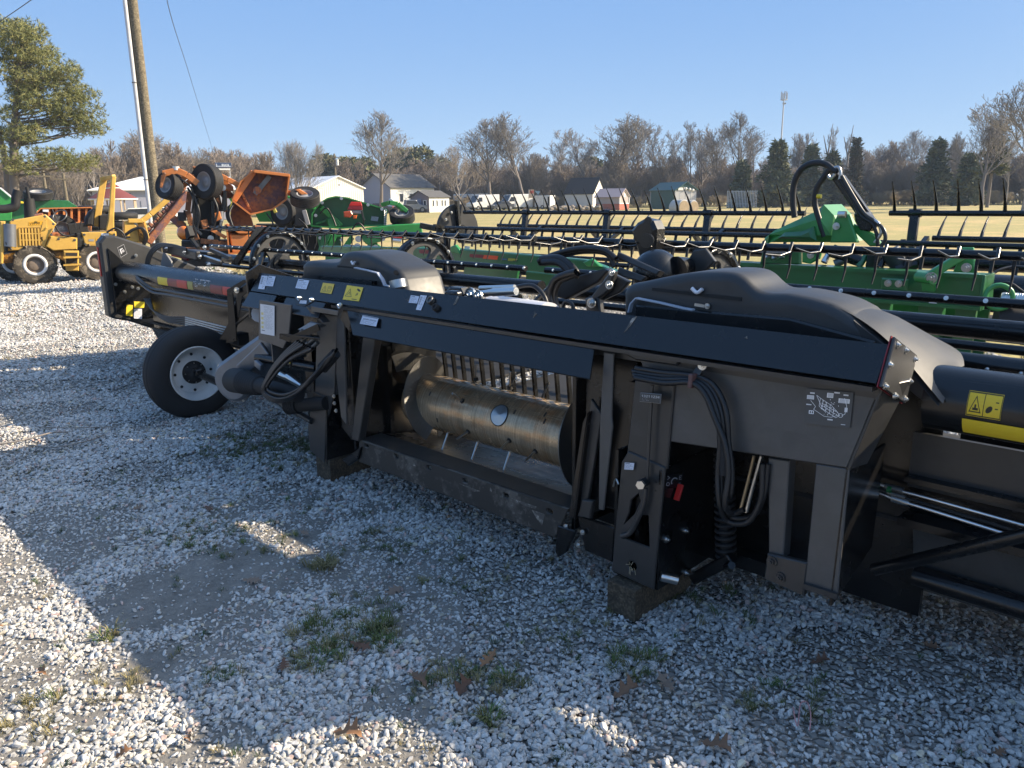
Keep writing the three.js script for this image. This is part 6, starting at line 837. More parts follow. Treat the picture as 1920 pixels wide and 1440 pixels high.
// ---------------------------------------------------------------- vehicles far behind
function vehicle(name, label, cat, px, dist, turnOff, len, wid, prof, paint, wins, wheelsX, R = .36, group) { // prof: side outline (x along the length, y up)
  const o = at(px, 500, dist); o.y = 0; const v = thing(name, label, cat, o, facing(o) + turnOff, group);
  mb().slab(prof.map(([x, y]) => V(x, y, wid / 2)), AX.z, wid, .06).build('body', paint, v);
  for (const w of wins) { if (w.length > 4 && w[0] === 'f') { const [, x, y0, y1, zz] = w; mb().slab([V(x[0], y0, -zz), V(x[0], y0, zz), V(x[1], y1, zz), V(x[1], y1, -zz)], V(y1 - y0, x[0] - x[1], 0), .03, 0).build('windscreen', BM.glass, v); } else for (const s of [1, -1]) mb().slab(w.map(([x, y]) => V(x, y, s * (wid / 2 + .012))), V(0, 0, s), .02, 0).build('window', BM.glass, v); }
  for (const x of wheelsX) for (const s of [1, -1]) { const g = new THREE.Group(); g.name = 'wheel'; v.add(g); mb().cyl(V(x, R, s * (wid / 2 - .2)), V(x, R, s * (wid / 2 + .02)), R, R, 18).build('tyre', M.rubber, g); mb().cyl(V(x, R, s * (wid / 2)), V(x, R, s * (wid / 2 + .035)), R * .6, R * .55, 12).build('rim', M.alu, g); }
  for (const s of [1, -1]) { mb().box(len / 2 - .03, .8, s * (wid / 2 - .25), .08, .16, .3, .02).build('headlight', M.sticker, v); mb().box(-len / 2 + .02, .9, s * (wid / 2 - .2), .06, .25, .16).build('tail_light', M.red, v); }
  mb().box(len / 2 + .02, .5, 0, .1, .18, wid * .95, .03).box(-len / 2 - .02, .5, 0, .1, .18, wid * .95, .03).build('bumper', M.wornSteel, v);
  return v;
}
{
  const sedan = [[-2.3, .35], [2.3, .35], [2.35, .7], [1.2, .95], [.5, 1.42], [-.9, 1.45], [-1.7, 1.0], [-2.3, .95]], sw = [[[-1.4, 1.0], [1.0, .98], [.45, 1.36], [-.85, 1.38]]];
  const pick = [[-2.8, .45], [2.8, .45], [2.85, 1.0], [1.5, 1.15], [1.0, 1.8], [-.5, 1.82], [-.6, 1.2], [-2.8, 1.2]], pw = [[[-.4, 1.22], [1.25, 1.2], [.95, 1.7], [-.4, 1.72]], ['f', [1.52, 1.04], 1.16, 1.78, .8]];
  const vanP = [[-2.9, .4], [2.9, .4], [2.95, 1.1], [2.3, 1.3], [1.6, 2.5], [-2.9, 2.6]], vw = [[[.9, 1.4], [2.1, 1.35], [1.6, 2.1], [.9, 2.1]], ['f', [2.35, 1.66], 1.34, 2.42, .85]];
  vehicle('parked_car', 'white sedan parked by the gazebo and utility pole', 'car', 268, 62, Math.PI, 4.6, 1.8, sedan, M.white, sw, [-1.4, 1.4]);
  vehicle('parked_car', 'white car half hidden behind the orange mower, left side', 'car', 308, 72, .3, 4.6, 1.8, sedan, M.white, sw, [-1.4, 1.4]);
  vehicle('pickup_truck', 'silver pickup truck with dark bed cover beside the display shed', 'pickup truck', 771, 116, .15, 5.6, 1.95, pick, M.alu, pw, [-1.8, 1.85], .4);
  vehicle('parked_car', 'dark blue grey car in shade before the old house', 'car', 716, 112, 2.8, 4.6, 1.8, sedan, std([.05, .06, .08], .3), sw, [-1.4, 1.4]);
  vehicle('camper_van', 'white camper with blue grey windscreen, leftmost of the vans', 'camper van', 908, 138, -2.5, 5.8, 2.1, vanP, M.white, vw, [-1.8, 1.8]);
  vehicle('parked_car', 'dark car between the white vans', 'car', 941, 132, -2.4, 4.6, 1.8, sedan, std([.03, .035, .045], .3), sw, [-1.4, 1.4]);
  vehicle('delivery_van', 'white panel van right of the dark car', 'van', 968, 136, -2.55, 5.8, 2.1, vanP, M.white, vw, [-1.8, 1.8]);
  { const o = at(1022, 500, 136); o.y = 0; const v = thing('box_trailer', 'white box trailer right of the vans', 'trailer', o, facing(o) - .5); mb().box(0, 1.35, 0, 3.0, 1.9, 1.9, .05).build('box', M.white, v); mb().box(.3, 1.35, .96, .08, 1.7, .03).box(1.2, 1.35, .96, .3, 1.5, .03).build('door_gap', M.blackDull, v); wheelAt(v, V(0, .35, .9), AX.z, .35, .2, M.rubber, M.alu); wheelAt(v, V(0, .35, -.9), V(0, 0, -1), .35, .2, M.rubber, M.alu); mb().bar(V(-1.5, .5, 0), V(-2.4, .5, 0), .12, .1).build('tow_bar', M.blackDull, v); }
  { const o = at(888, 500, 150); o.y = 0; const v = thing('travel_trailer', 'long pale trailer behind the leftmost camper', 'trailer', o, facing(o)); mb().box(0, 1.7, 0, 7, 2.2, 2.2, .2).build('box', M.white, v); mb().box(-1, 1.9, 1.1, 1, .6, .04).box(1.5, 1.9, 1.1, 1, .6, .04).build('window', BM.glass, v); mb().box(0, .45, .4, 6, .3, 1).build('skirt', M.blackDull, v); }
}
// ---------------------------------------------------------------- utility poles and lines
{
  const o = at(303, 470, 26); o.y = 0; const u = thing('utility_pole', 'tall weathered wooden utility pole with a white conduit up its side', 'utility pole', o, facing(o));
  mb().cyl(V(0, -.2, 0), V(.0, 12, 0), .155, .12, 28).build('shaft', M.pole, u); mb().cyl(V(-.2, .0, .07), V(-.19, 12, .05), .062, .06, 18).build('conduit', std([.66, .66, .66], .4, 0, { map: dustTex }), u); const st = mb(); for (const y of [2.4, 5.1, 7.9]) st.torus(V(-.195, y, .065), AX.y, .068, .012, 6, 16); st.build('conduit_strap', M.wornSteel, u);
  mb().box(0, 10.8, 0, 2.4, .12, .1).build('cross_arm', M.pole, u); mb().box(-.15, .4, .18, .3, .3, .2).build('base_box', M.blackDull, u);
  const wire = (lab, pts, r) => tag(mb().tube(pts, r, 60, 5).build('power_line', M.hose, scene), lab, 'power line');
  const top = f => at(...f);
  wire('single thin cable running down from the top of the sky behind the pole', [at(300, -90, 26), at(313, 0, 32), at(352, 130, 52), at(402, 292, 130)], .014);
  wire('thin cable crossing the upper left corner above the pine', [at(-160, 150, 70), at(0, 40, 45), at(58, 0, 38), at(140, -60, 33)], .018);
  wire('far thin cable strung low before the brown trees on the left', [at(-20, 312, 90), at(130, 322, 90), at(250, 328, 92), at(420, 330, 95)], .022);
  for (const [px, top2, d, lab] of [[640, 288, 115, 'thin pale pole rising behind the white metal building'], [143, 325, 80, 'short pale pole among the brown trees by the pine'], [107, 320, 85, 'dark thin pole left of the short pale pole'], [694, 328, 140, 'small far pole above the old house roof']]) { const q = at(px, 500, d); q.y = 0; const t = at(px, top2, d); const p = thing('utility_pole', lab, 'utility pole', q, facing(q)); mb().cyl(V(0, 0, 0), V(0, t.y, 0), .17, .12, 10).build('shaft', M.pole, p); mb().box(0, t.y - .5, .1, 1.6, .1, .1).build('cross_arm', M.pole, p); if (px === 640) mb().cyl(V(.35, t.y - 1.6, .1), V(.35, t.y - .8, .1), .2, .2, 10).build('transformer', M.white, p); }
}
// ---------------------------------------------------------------- trees
class TB { constructor() { this.p = []; this.n = []; this.i = []; }
  seg(a, b, r0, r1, k) { const d = b.clone().sub(a).normalize(), u = Math.abs(d.y) > .9 ? V(1, 0, 0) : V(0, 1, 0); u.cross(d).normalize(); const v = d.clone().cross(u), s = this.p.length / 3; for (const [c, r] of [[a, r0], [b, r1]]) for (let i = 0; i < k; i++) { const t = i / k * 6.2832, x = Math.cos(t), y = Math.sin(t), nx = u.x * x + v.x * y, ny = u.y * x + v.y * y, nz = u.z * x + v.z * y; this.p.push(c.x + nx * r, c.y + ny * r, c.z + nz * r); this.n.push(nx, ny, nz); } for (let i = 0; i < k; i++) { const j = (i + 1) % k; this.i.push(s + i, s + j, s + k + i, s + j, s + k + j, s + k + i); } }
  tri(a, b, c) { const s = this.p.length / 3, n = b.clone().sub(a).cross(c.clone().sub(a)).normalize(); for (const q of [a, b, c]) { this.p.push(q.x, q.y, q.z); this.n.push(n.x, n.y, n.z); } this.i.push(s, s + 1, s + 2); }
  geo() { const g = new THREE.BufferGeometry(); g.setAttribute('position', new THREE.BufferAttribute(new Float32Array(this.p), 3)); g.setAttribute('normal', new THREE.BufferAttribute(new Float32Array(this.n), 3)); g.setIndex(this.i); boxUV(g); return g; } }
function bare(sd, o) { // winter tree of height about 10: trunk and limbs, then twigs
  seed(sd); const T = new TB(), C = new TB(), maxL = o.lv || 4;
  const go = (p, d, len, r, l) => {
    const ns = l === 0 ? 7 : l === 1 ? 5 : l === 2 ? 3 : 2, out = l < 2 ? T : C, k = l === 0 ? 8 : l === 1 ? 5 : 3; let c = p.clone(), dir = d.clone(), rad = r;
    for (let i = 0; i < ns; i++) {
      dir.add(V(rr(-1, 1), rr(-.6, 1), rr(-1, 1)).multiplyScalar(l === 0 ? o.wob || .08 : .2)); dir.y += o.up * (l > 0 ? .12 : .05); dir.normalize();
      const q = c.clone().addScaledVector(dir, len / ns), t = (i + 1) / ns, r1 = Math.max(o.rmin || .015, r * (1 - (l === 0 ? .8 : .75) * t)); out.seg(c, q, rad, r1, k); c = q; rad = r1;
      if (l < maxL && t >= (l === 0 ? o.clear || .3 : .22)) { const n = l === 0 ? o.n0 || 3 : l === 1 ? (rnd() > .5 ? 3 : 2) : (rnd() > .45 ? 2 : 1); for (let j = 0; j < n; j++) { const az = rr(0, 6.283), a = rr(.35, l === 0 ? o.spread || .9 : .95), u = Math.abs(dir.y) > .9 ? V(1, 0, 0) : V(0, 1, 0); u.cross(dir).normalize(); const v = dir.clone().cross(u), nd = dir.clone().multiplyScalar(Math.cos(a)).addScaledVector(u, Math.sin(a) * Math.cos(az)).addScaledVector(v, Math.sin(a) * Math.sin(az)); if (l > 0) nd.y += .1; nd.normalize(); const L = l === 0 ? len * (o.limb || .62) * (1.08 - .6 * t) : len * rr(.42, .68) * (1.1 - .4 * t); go(c, nd, L, Math.max(o.rmin || .008, rad * (l === 0 ? .68 : .66)), l + 1); } }
    }
  };
  for (let s = 0; s < (o.stems || 1); s++) { const a = s * 2.4 + rr(0, 1), lean2 = o.stems ? rr(.12, .35) : 0; go(V(Math.cos(a) * .15 * (o.stems ? 1 : 0), -.1, Math.sin(a) * .15 * (o.stems ? 1 : 0)), V(Math.cos(a) * lean2 + (o.leanX || 0), 1, Math.sin(a) * lean2).normalize(), o.len || 7.5, o.r || .2, 0); }
  return { T: T.geo(), C: C.geo() };
}
const twigMat = [std([.25, .23, .212], 1), std([.27, .23, .19], 1), std([.215, .2, .185], 1)];
const kinds = [
  bare(101, { up: .55, n0: 3, clear: .3, spread: .85, len: 8, limb: .58, r: .19 }),
  bare(102, { up: .5, n0: 2, clear: .15, spread: .7, len: 7, limb: .55, r: .1, stems: 5, wob: .12, lv: 3, rmin: .014 }),
  bare(103, { up: .5, n0: 3, clear: .35, spread: .75, len: 8, limb: .5, r: .17, wob: .14 }),
  bare(104, { up: .6, n0: 2, clear: .4, spread: .6, len: 9, limb: .36, r: .13, wob: .1 }),
  bare(105, { up: .3, n0: 3, clear: .2, spread: 1.1, len: 6.5, limb: .66, r: .2, wob: .2 }),
  bare(106, { up: .5, n0: 2, clear: .3, spread: .7, len: 8, limb: .5, r: .16, wob: .1, leanX: -.75 }),
  bare(107, { up: .55, n0: 2, clear: .15, spread: .7, len: 6, limb: .5, r: .09, stems: 3, wob: .15 }),
];
for (const k of kinds) { let y = 0, p = k.C.attributes.position; for (let i = 0; i < p.count; i++) y = Math.max(y, p.getY(i)); k.h = y; let x = 0; for (let i = 0; i < p.count; i++) x = Math.max(x, Math.abs(p.getX(i))); k.w = x; }
function bareTree(kind, px, topY, dist, wPx, turn, label, group, tw = 0, bark = M.bark) {
  const k = kinds[kind], o = at(px, 500, dist), t = at(px, topY, dist); o.y = -.05; const hgt = t.y, tree = thing('bare_tree', label, 'tree', o, turn, group);
  const a = new THREE.Mesh(k.T, bark), b = new THREE.Mesh(k.C, twigMat[tw]); a.name = 'trunk'; b.name = 'crown'; const sy = hgt / k.h, az = Math.atan((px - 960) / FOC), sx = wPx ? wPx * dist * Math.cos(az) ** 2 / FOC / 2 / k.w * 1.15 : sy;
  for (const m of [a, b]) { m.scale.set(sx, sy, sx); m.castShadow = m.receiveShadow = true; tree.add(m); }
  return tree;
}
const seenLabel = new Set(), MARKS = [[26, 'the big pine'], [107, 'the dark thin pole'], [143, 'the short pale pole'], [229, 'the gazebo'], [303, 'the tall utility pole'], [389, 'the orange mower'], [437, 'the blue roadside sign'], [567, 'the many-stemmed tree'], [640, 'the pale far pole'], [720, 'the tall fan-shaped tree'], [810, 'the display shed'], [888, 'the pale trailer'], [941, 'the dark car between the vans'], [997, 'the little banner'], [1022, 'the white box trailer'], [1096, 'the black roofed shed'], [1146, 'the little barn'], [1257, 'the green metal shed'], [1384, 'the corral slats'], [1449, 'the cell tower'], [1525, 'the black hose arch'], [1586, 'the rust brown cedar'], [1735, 'the green cedar'], [1793, 'the low dark cedar'], [1836, 'the open-crowned pine'], [1905, 'the tallest bare tree']];
function placed(what, px) { // a label that says where, by the nearest thing one can find
  for (const [mx, name] of MARKS.slice().sort((a, b) => Math.abs(a[0] - px) - Math.abs(b[0] - px))) { const d = px - mx, side = Math.abs(d) < 7 ? 'directly behind' : (Math.abs(d) < 28 ? 'just ' : 'well ') + (d < 0 ? 'left of ' : 'right of ').trim(), l = what + ' ' + side + ' ' + name; if (!seenLabel.has(l) && name) { seenLabel.add(l); return l; } }
}
const WG = 'bare trees in the wood along the far side of the field', WL = 'bare grey tree standing in the wood along the far field edge';
bareTree(1, 567, 256, 98, 100, .3, 'round many-stemmed bare tree before the white metal building', null, 0, M.barkPale);
bareTree(0, 720, 206, 106, 118, 1.2, 'tall fan-shaped bare tree left of the middle, before the old house', null, 2, M.barkDark);
bareTree(4, 868, 268, 128, 95, 2.0, 'low tangled brown tree right of the display shed', null, 1, M.barkPale);
bareTree(0, 922, 214, 142, 125, 4.1, 'wide bare tree behind the white vans, on the left', null, 2, M.barkDark); bareTree(2, 985, 208, 140, 100, .8, 'bare tree with rusty leaves behind the vans, on the right', null, 2, M.barkDark);
bareTree(5, 1126, 238, 150, 130, 0, 'bare tree leaning left over the black roofed shed', null, 0, M.barkDark);
bareTree(2, 1142, 214, 152, 110, 3.3, 'forked bare tree rising just behind the black roofed shed', null, 2, M.barkDark); bareTree(0, 1372, 208, 150, 95, .5, 'bare tree with dense round top, right of the green shed', null, 2, M.barkDark);
bareTree(0, 1905, 104, 96, 190, 2.6, 'tallest bare tree, at the right edge', null, 0, M.bark); bareTree(2, 1826, 188, 112, 115, 5.2, 'bare tree left of the tallest one at the right edge', null, 0, M.barkDark);
bareTree(2, 327, 240, 112, 100, 1.4, 'bare tree just right of the utility pole', null, 1, M.barkPale); bareTree(0, 188, 272, 105, 90, 2.4, 'bare tree between the pine and the utility pole', null, 1, M.barkPale);
seed(500);
for (const [k, px, ty, d, w] of [[3, 1046, 240, 155, 60], [3, 1092, 262, 160, 60], [2, 1196, 226, 156, 80], [3, 1226, 232, 158, 60], [3, 1262, 244, 158, 50], [3, 1288, 226, 154, 55], [2, 1312, 240, 160, 70], [2, 1340, 232, 155, 70], [3, 1405, 252, 160, 60], [6, 1490, 248, 165, 55], [3, 1540, 236, 160, 30], [3, 1576, 250, 160, 30], [2, 1620, 268, 160, 60], [6, 1660, 262, 158, 70], [0, 1700, 240, 156, 90], [6, 1755, 262, 150, 70], [2, 1790, 245, 140, 60], [3, 1870, 262, 130, 50], [6, 1240, 290, 150, 70], [6, 1150, 300, 148, 70], [6, 1010, 285, 150, 70], [6, 890, 300, 150, 70], [3, 830, 285, 150, 60], [6, 1680, 300, 148, 60], [6, 1640, 310, 148, 60]]) bareTree(k, px, ty, d, w, rr(0, 6.28), placed({ 3: 'slender bare tree', 2: 'forked bare tree', 6: 'low brushy brown tree', 0: 'spreading bare tree' }[k] + ' in the far wood', px), WG, k === 6 ? 1 : rnd() > .5 ? 2 : 0, rnd() > .5 ? M.bark : M.barkDark);
const LG = 'far bare trees beyond the left buildings', LL = 'far bare brown tree beyond the buildings on the left';
for (const [k, px, ty, d, w] of [[0, 262, 262, 140, 80], [2, 352, 252, 140, 80], [0, 428, 282, 150, 70], [2, 470, 290, 150, 60], [6, 225, 295, 110, 70], [6, 160, 300, 100, 60], [6, 120, 290, 110, 70], [2, 385, 275, 150, 60], [6, 300, 300, 120, 60], [0, 60, 280, 120, 90]]) bareTree(k, px, ty, d, w, rr(0, 6.28), placed({ 2: 'forked brown tree', 6: 'low brushy tree', 0: 'spreading brown tree' }[k] + ' in the left distance', px), LG, 1, M.bark);
for (const [px, ty, d, lab] of [[1534, 233, 150, 'dead bare snag with two prongs above the cedars'], [1571, 236, 150, 'thin leaning dead snag right of the pronged one']]) { const o = at(px, 500, d), t = at(px, ty, d); o.y = 0; const s = thing('dead_tree', lab, 'tree', o, 0); const b = new TB(); b.seg(V(0, 0, 0), V(.1, t.y * .6, 0), .22, .16, 7); b.seg(V(.1, t.y * .6, 0), V(.5, t.y, .2), .16, .04, 6); b.seg(V(.1, t.y * .6, 0), V(-.9, t.y * .86, .1), .14, .05, 6); const m = new THREE.Mesh(b.geo(), M.bark); m.name = 'trunk'; m.castShadow = true; s.add(m); }
// understorey: thousands of thin stems that read as one brown mass
{
  const k = bare(140, { up: .7, n0: 2, clear: .1, spread: .7, len: 5, limb: .5, r: .06, stems: 3, wob: .2, lv: 3, rmin: .018 }), g = mergeGeometries([k.T, k.C]); seed(77);
  const spots = []; for (let i = 0; i < 400; i++) { const left = i < 110, px = left ? rr(30, 560) : rr(560, 2010), d = left ? rr(108, 170) : px < 860 ? rr(150, 185) : rr(150, 190); spots.push([px, d, rr(.75, 1.35) * (left ? .95 : px < 860 ? .9 : 1)]); }
  const im = new THREE.InstancedMesh(g, std([1, 1, 1], 1), spots.length), c = new THREE.Color(), m4 = new THREE.Matrix4(), q = new THREE.Quaternion();
  spots.forEach(([px, d, s], i) => { const o = at(px, 500, d); q.setFromAxisAngle(AX.y, rr(0, 6.28)); m4.compose(V(o.x, -.1, o.z), q, V(s * 1.25, s * rr(.75, 1.35), s * 1.25)); im.setMatrixAt(i, m4); const t = rr(.8, 1.2); c.setRGB(.25 * t, .205 * t, .165 * t); im.setColorAt(i, c); });
  im.name = 'understorey'; im.castShadow = im.receiveShadow = true; scene.add(im); tag(im, 'brown leafless thicket along the far tree line', 'thicket', null, 'stuff');
  const sp2 = []; for (let i = 0; i < 260; i++) sp2.push([rr(560, 2000), rr(143, 152), rr(.16, .4)]); const im2 = new THREE.InstancedMesh(g, std([.36, .29, .19], 1), sp2.length); sp2.forEach(([px, d, s], i) => { const o = at(px, 500, d); q.setFromAxisAngle(AX.y, rr(0, 6.28)); m4.compose(V(o.x, 0, o.z), q, V(s * 1.8, s, s * 1.8)); im2.setMatrixAt(i, m4); }); im2.name = 'tall_weeds'; scene.add(im2); tag(im2, 'tan dry weeds at the foot of the tree line', 'weeds', null, 'stuff');
}
// evergreens: trunk, limbs and many small sprays
function evergreen(name, label, cat, px, dist, shapeFn, n, leafLen, mats, trunkR, topY, group, wide = 1) {
  const o = at(px, 500, dist), t = at(px, topY, dist); o.y = 0; const H = t.y, tr = thing(name, label, cat, o, facing(o), group), T = new TB(), C = [new TB(), new TB()];
  T.seg(V(0, -.1, 0), V(.05 * H * .1, H * .5, 0), trunkR, trunkR * .65, 8); T.seg(V(.05 * H * .1, H * .5, 0), V(0, H * .97, 0), trunkR * .65, .03, 6);
  for (let i = 0; i < n; i++) {
    const u = Math.pow(rnd(), 1.25), a = rr(0, 6.283), [r, lo] = shapeFn(u, a), y = H * (lo + (1 - lo) * u), rad = r * H * wide * Math.sqrt(rr(.25, 1)), c = V(Math.cos(a) * rad, y + rr(-.3, .3), Math.sin(a) * rad); if (i % 5 === 0) T.seg(V(0, y - rad * .25, 0), c, .05, .015, 4);
    const out = C[rnd() > .55 ? 0 : 1]; for (let j = 0; j < 9; j++) { const d = V(rr(-1, 1) + Math.cos(a) * .6, rr(-.5, .9), rr(-1, 1) + Math.sin(a) * .6).normalize(), s = V(rr(-1, 1), rr(-1, 1), rr(-1, 1)).cross(d).normalize().multiplyScalar(leafLen * rr(.18, .34)), b = c.clone().add(V(rr(-1, 1), rr(-.6, .6), rr(-1, 1)).multiplyScalar(leafLen * .8)); out.tri(b.clone().add(s), b.clone().sub(s), b.clone().addScaledVector(d, leafLen * rr(.7, 1.3))); }
  }
  const a = new THREE.Mesh(T.geo(), M.barkDark); a.name = 'trunk'; a.castShadow = true; tr.add(a); C.forEach((c, i) => { const m = new THREE.Mesh(c.geo(), mats[i]); m.name = 'crown'; m.castShadow = m.receiveShadow = true; tr.add(m); }); return tr;
}
const leafM = (c) => { const m = std(c, .9); m.side = THREE.DoubleSide; return m; };
const cedarM = [leafM([.07, .085, .042]), leafM([.115, .12, .06])], pineM = [leafM([.15, .165, .06]), leafM([.21, .205, .075])], farPineM = [leafM([.12, .13, .05]), leafM([.16, .145, .06])];
const cone = (u, a = 0) => [.33 * Math.pow(1 - u, .8) * (.62 + .25 * Math.sin(u * 17 + a * 2) + .2 * Math.sin(a * 3 + u * 9)) + .012, .05], round = u => [.26 * Math.sqrt(Math.max(.02, 1 - (u * 2 - 1) ** 2)), .4];
seed(900);
for (const [px, ty, d, w, lab] of [[1382, 308, 132, .8, 'small dark cedar left of the broad one, by the corral slats'], [1446, 268, 130, 1.15, 'broad dark cedar below the cell tower'], [1506, 278, 138, .9, 'dark cedar right of the broad one, behind the hose arch'], [1735, 268, 140, 1.1, 'green cedar with open branches at right'], [1793, 295, 136, 1.0, 'low dark cedar between the green cedar and the pine-like tree'], [1545, 290, 142, .9, 'shaggy cedar behind the black lift boom']]) evergreen('cedar_tree', lab, 'tree', px, d, cone, 430, .72, cedarM, .2, ty, null, w);
evergreen('cedar_tree', 'thin rust brown cedar between dark ones', 'tree', 1586, 140, cone, 420, .5, [leafM([.09, .065, .035]), leafM([.06, .06, .03])], .2, 262, null, .62);
evergreen('pine_tree', 'dark open-crowned pine left of the tall right-hand bare trees', 'tree', 1836, 118, u => [.17 * (1 - .5 * u) * (.6 + .5 * Math.sin(u * 23)), .42], 260, .55, cedarM, .22, 232, null, 1);
evergreen('cedar_tree', 'small dark cedar behind the long white roofed building', 'tree', 268, 120, cone, 380, .6, cedarM, .2, 322, null, 1.3);
for (const [px, ty, d] of [[622, 294, 175], [664, 300, 170], [694, 302, 172], [762, 280, 178], [797, 280, 176], [832, 300, 180], [1108, 300, 185], [400, 305, 170]]) evergreen('far_pine', placed('far round-topped pine', px), 'tree', px, d, round, 420, .9, farPineM, .25, ty, 'far pines beyond the buildings', 1.15);
{ // the big pine on the left: limbs carry tufts of long needles
  seed(321); const o = at(26, 500, 52); o.y = 0; const fr = new Frame(o, facing(o)), tr = thing('pine_tree', 'large pine with two trunks and long-needled crown at the left edge', 'tree', o, facing(o));
  const T = new TB(), C = [new TB(), new TB()], P = (x, y, z = 0) => fr.Z(x, y, z);
  const trunk = (pts, r0, r1) => { for (let i = 0; i + 1 < pts.length; i++) { const a = i / (pts.length - 1), b = (i + 1) / (pts.length - 1); T.seg(pts[i], pts[i + 1], r0 + (r1 - r0) * a, r0 + (r1 - r0) * b, 9); } };
  const b0 = P(28, 400); b0.y = 0; trunk([b0, P(26, 330), P(25, 260), P(30, 190), P(38, 120), P(42, 60)], .27, .06); const b1 = P(18, 400, -.8); b1.y = 0; trunk([b1, P(10, 300, -.8), P(-6, 230, -.9), P(-14, 120, -1)], .22, .05);
  const limit = y => y < 62 ? 62 : y < 95 ? 76 : y < 125 ? 92 : y < 150 ? 128 : y < 178 ? 142 : y < 200 ? 172 : y < 250 ? 178 : y < 270 ? 95 : 170;
  const limbs = []; for (let i = 0; i < 92; i++) { const y = 48 + 222 * Math.pow(rnd(), .95), lim = limit(y), x = i % 3 ? rr(20, lim - 8) : rr(-140, lim - 14), z = rr(-1.9, 1.9) * (1 - Math.abs(x - 20) / 260); limbs.push([x, y, z]); }
  for (const [x, y] of [[118, 292], [140, 300], [158, 303], [98, 290], [128, 312], [105, 305], [150, 312], [84, 292], [60, 300], [40, 318], [20, 310], [8, 290], [-20, 285]]) limbs.push([x, y, rr(.2, 1.4)]);
  for (const [x, y] of [[60, 52], [30, 48], [10, 50], [88, 108], [122, 128], [128, 140], [150, 170], [150, 185], [172, 210], [174, 235], [165, 246], [168, 222], [-10, 60], [-40, 80], [140, 250], [120, 235]]) limbs.push([x, y, rr(-.8, .8)]);
  for (const [x, y, z] of limbs) {
    const c = P(x, y, z), ty = Math.min(388, y + rr(4, 34)), s = x < -5 ? P(-8, ty, -.9) : P(27, ty, 0), mid = lerp(s, c, .5); mid.y -= .12; T.seg(s, mid, .055, .04, 5); T.seg(mid, c, .04, .015, 4);
    const nt = 62; for (let k = 0; k < nt; k++) { const b = c.clone().add(V(rr(-1, 1) * .8, rr(-1, 1) * .34 + .05, rr(-1, 1) * .8)), out = C[rnd() > .5 ? 0 : 1], ax = V(rr(-1, 1), rr(-.1, 1), rr(-1, 1)).normalize(); for (let j = 0; j < 8; j++) { const d = ax.clone().multiplyScalar(.7).add(V(rr(-1, 1), rr(-1, 1), rr(-1, 1))).normalize(), w = V(rr(-1, 1), rr(-1, 1), rr(-1, 1)).cross(d).normalize().multiplyScalar(.018); out.tri(b.clone().add(w), b.clone().sub(w), b.clone().addScaledVector(d, rr(.17, .3))); } }
  }
  const a = new THREE.Mesh(T.geo(), M.barkDark); a.name = 'trunk'; a.castShadow = true; tr.add(a); C.forEach((c, i) => { const m = new THREE.Mesh(c.geo(), pineM[i]); m.name = 'crown'; m.castShadow = m.receiveShadow = true; tr.add(m); });
}

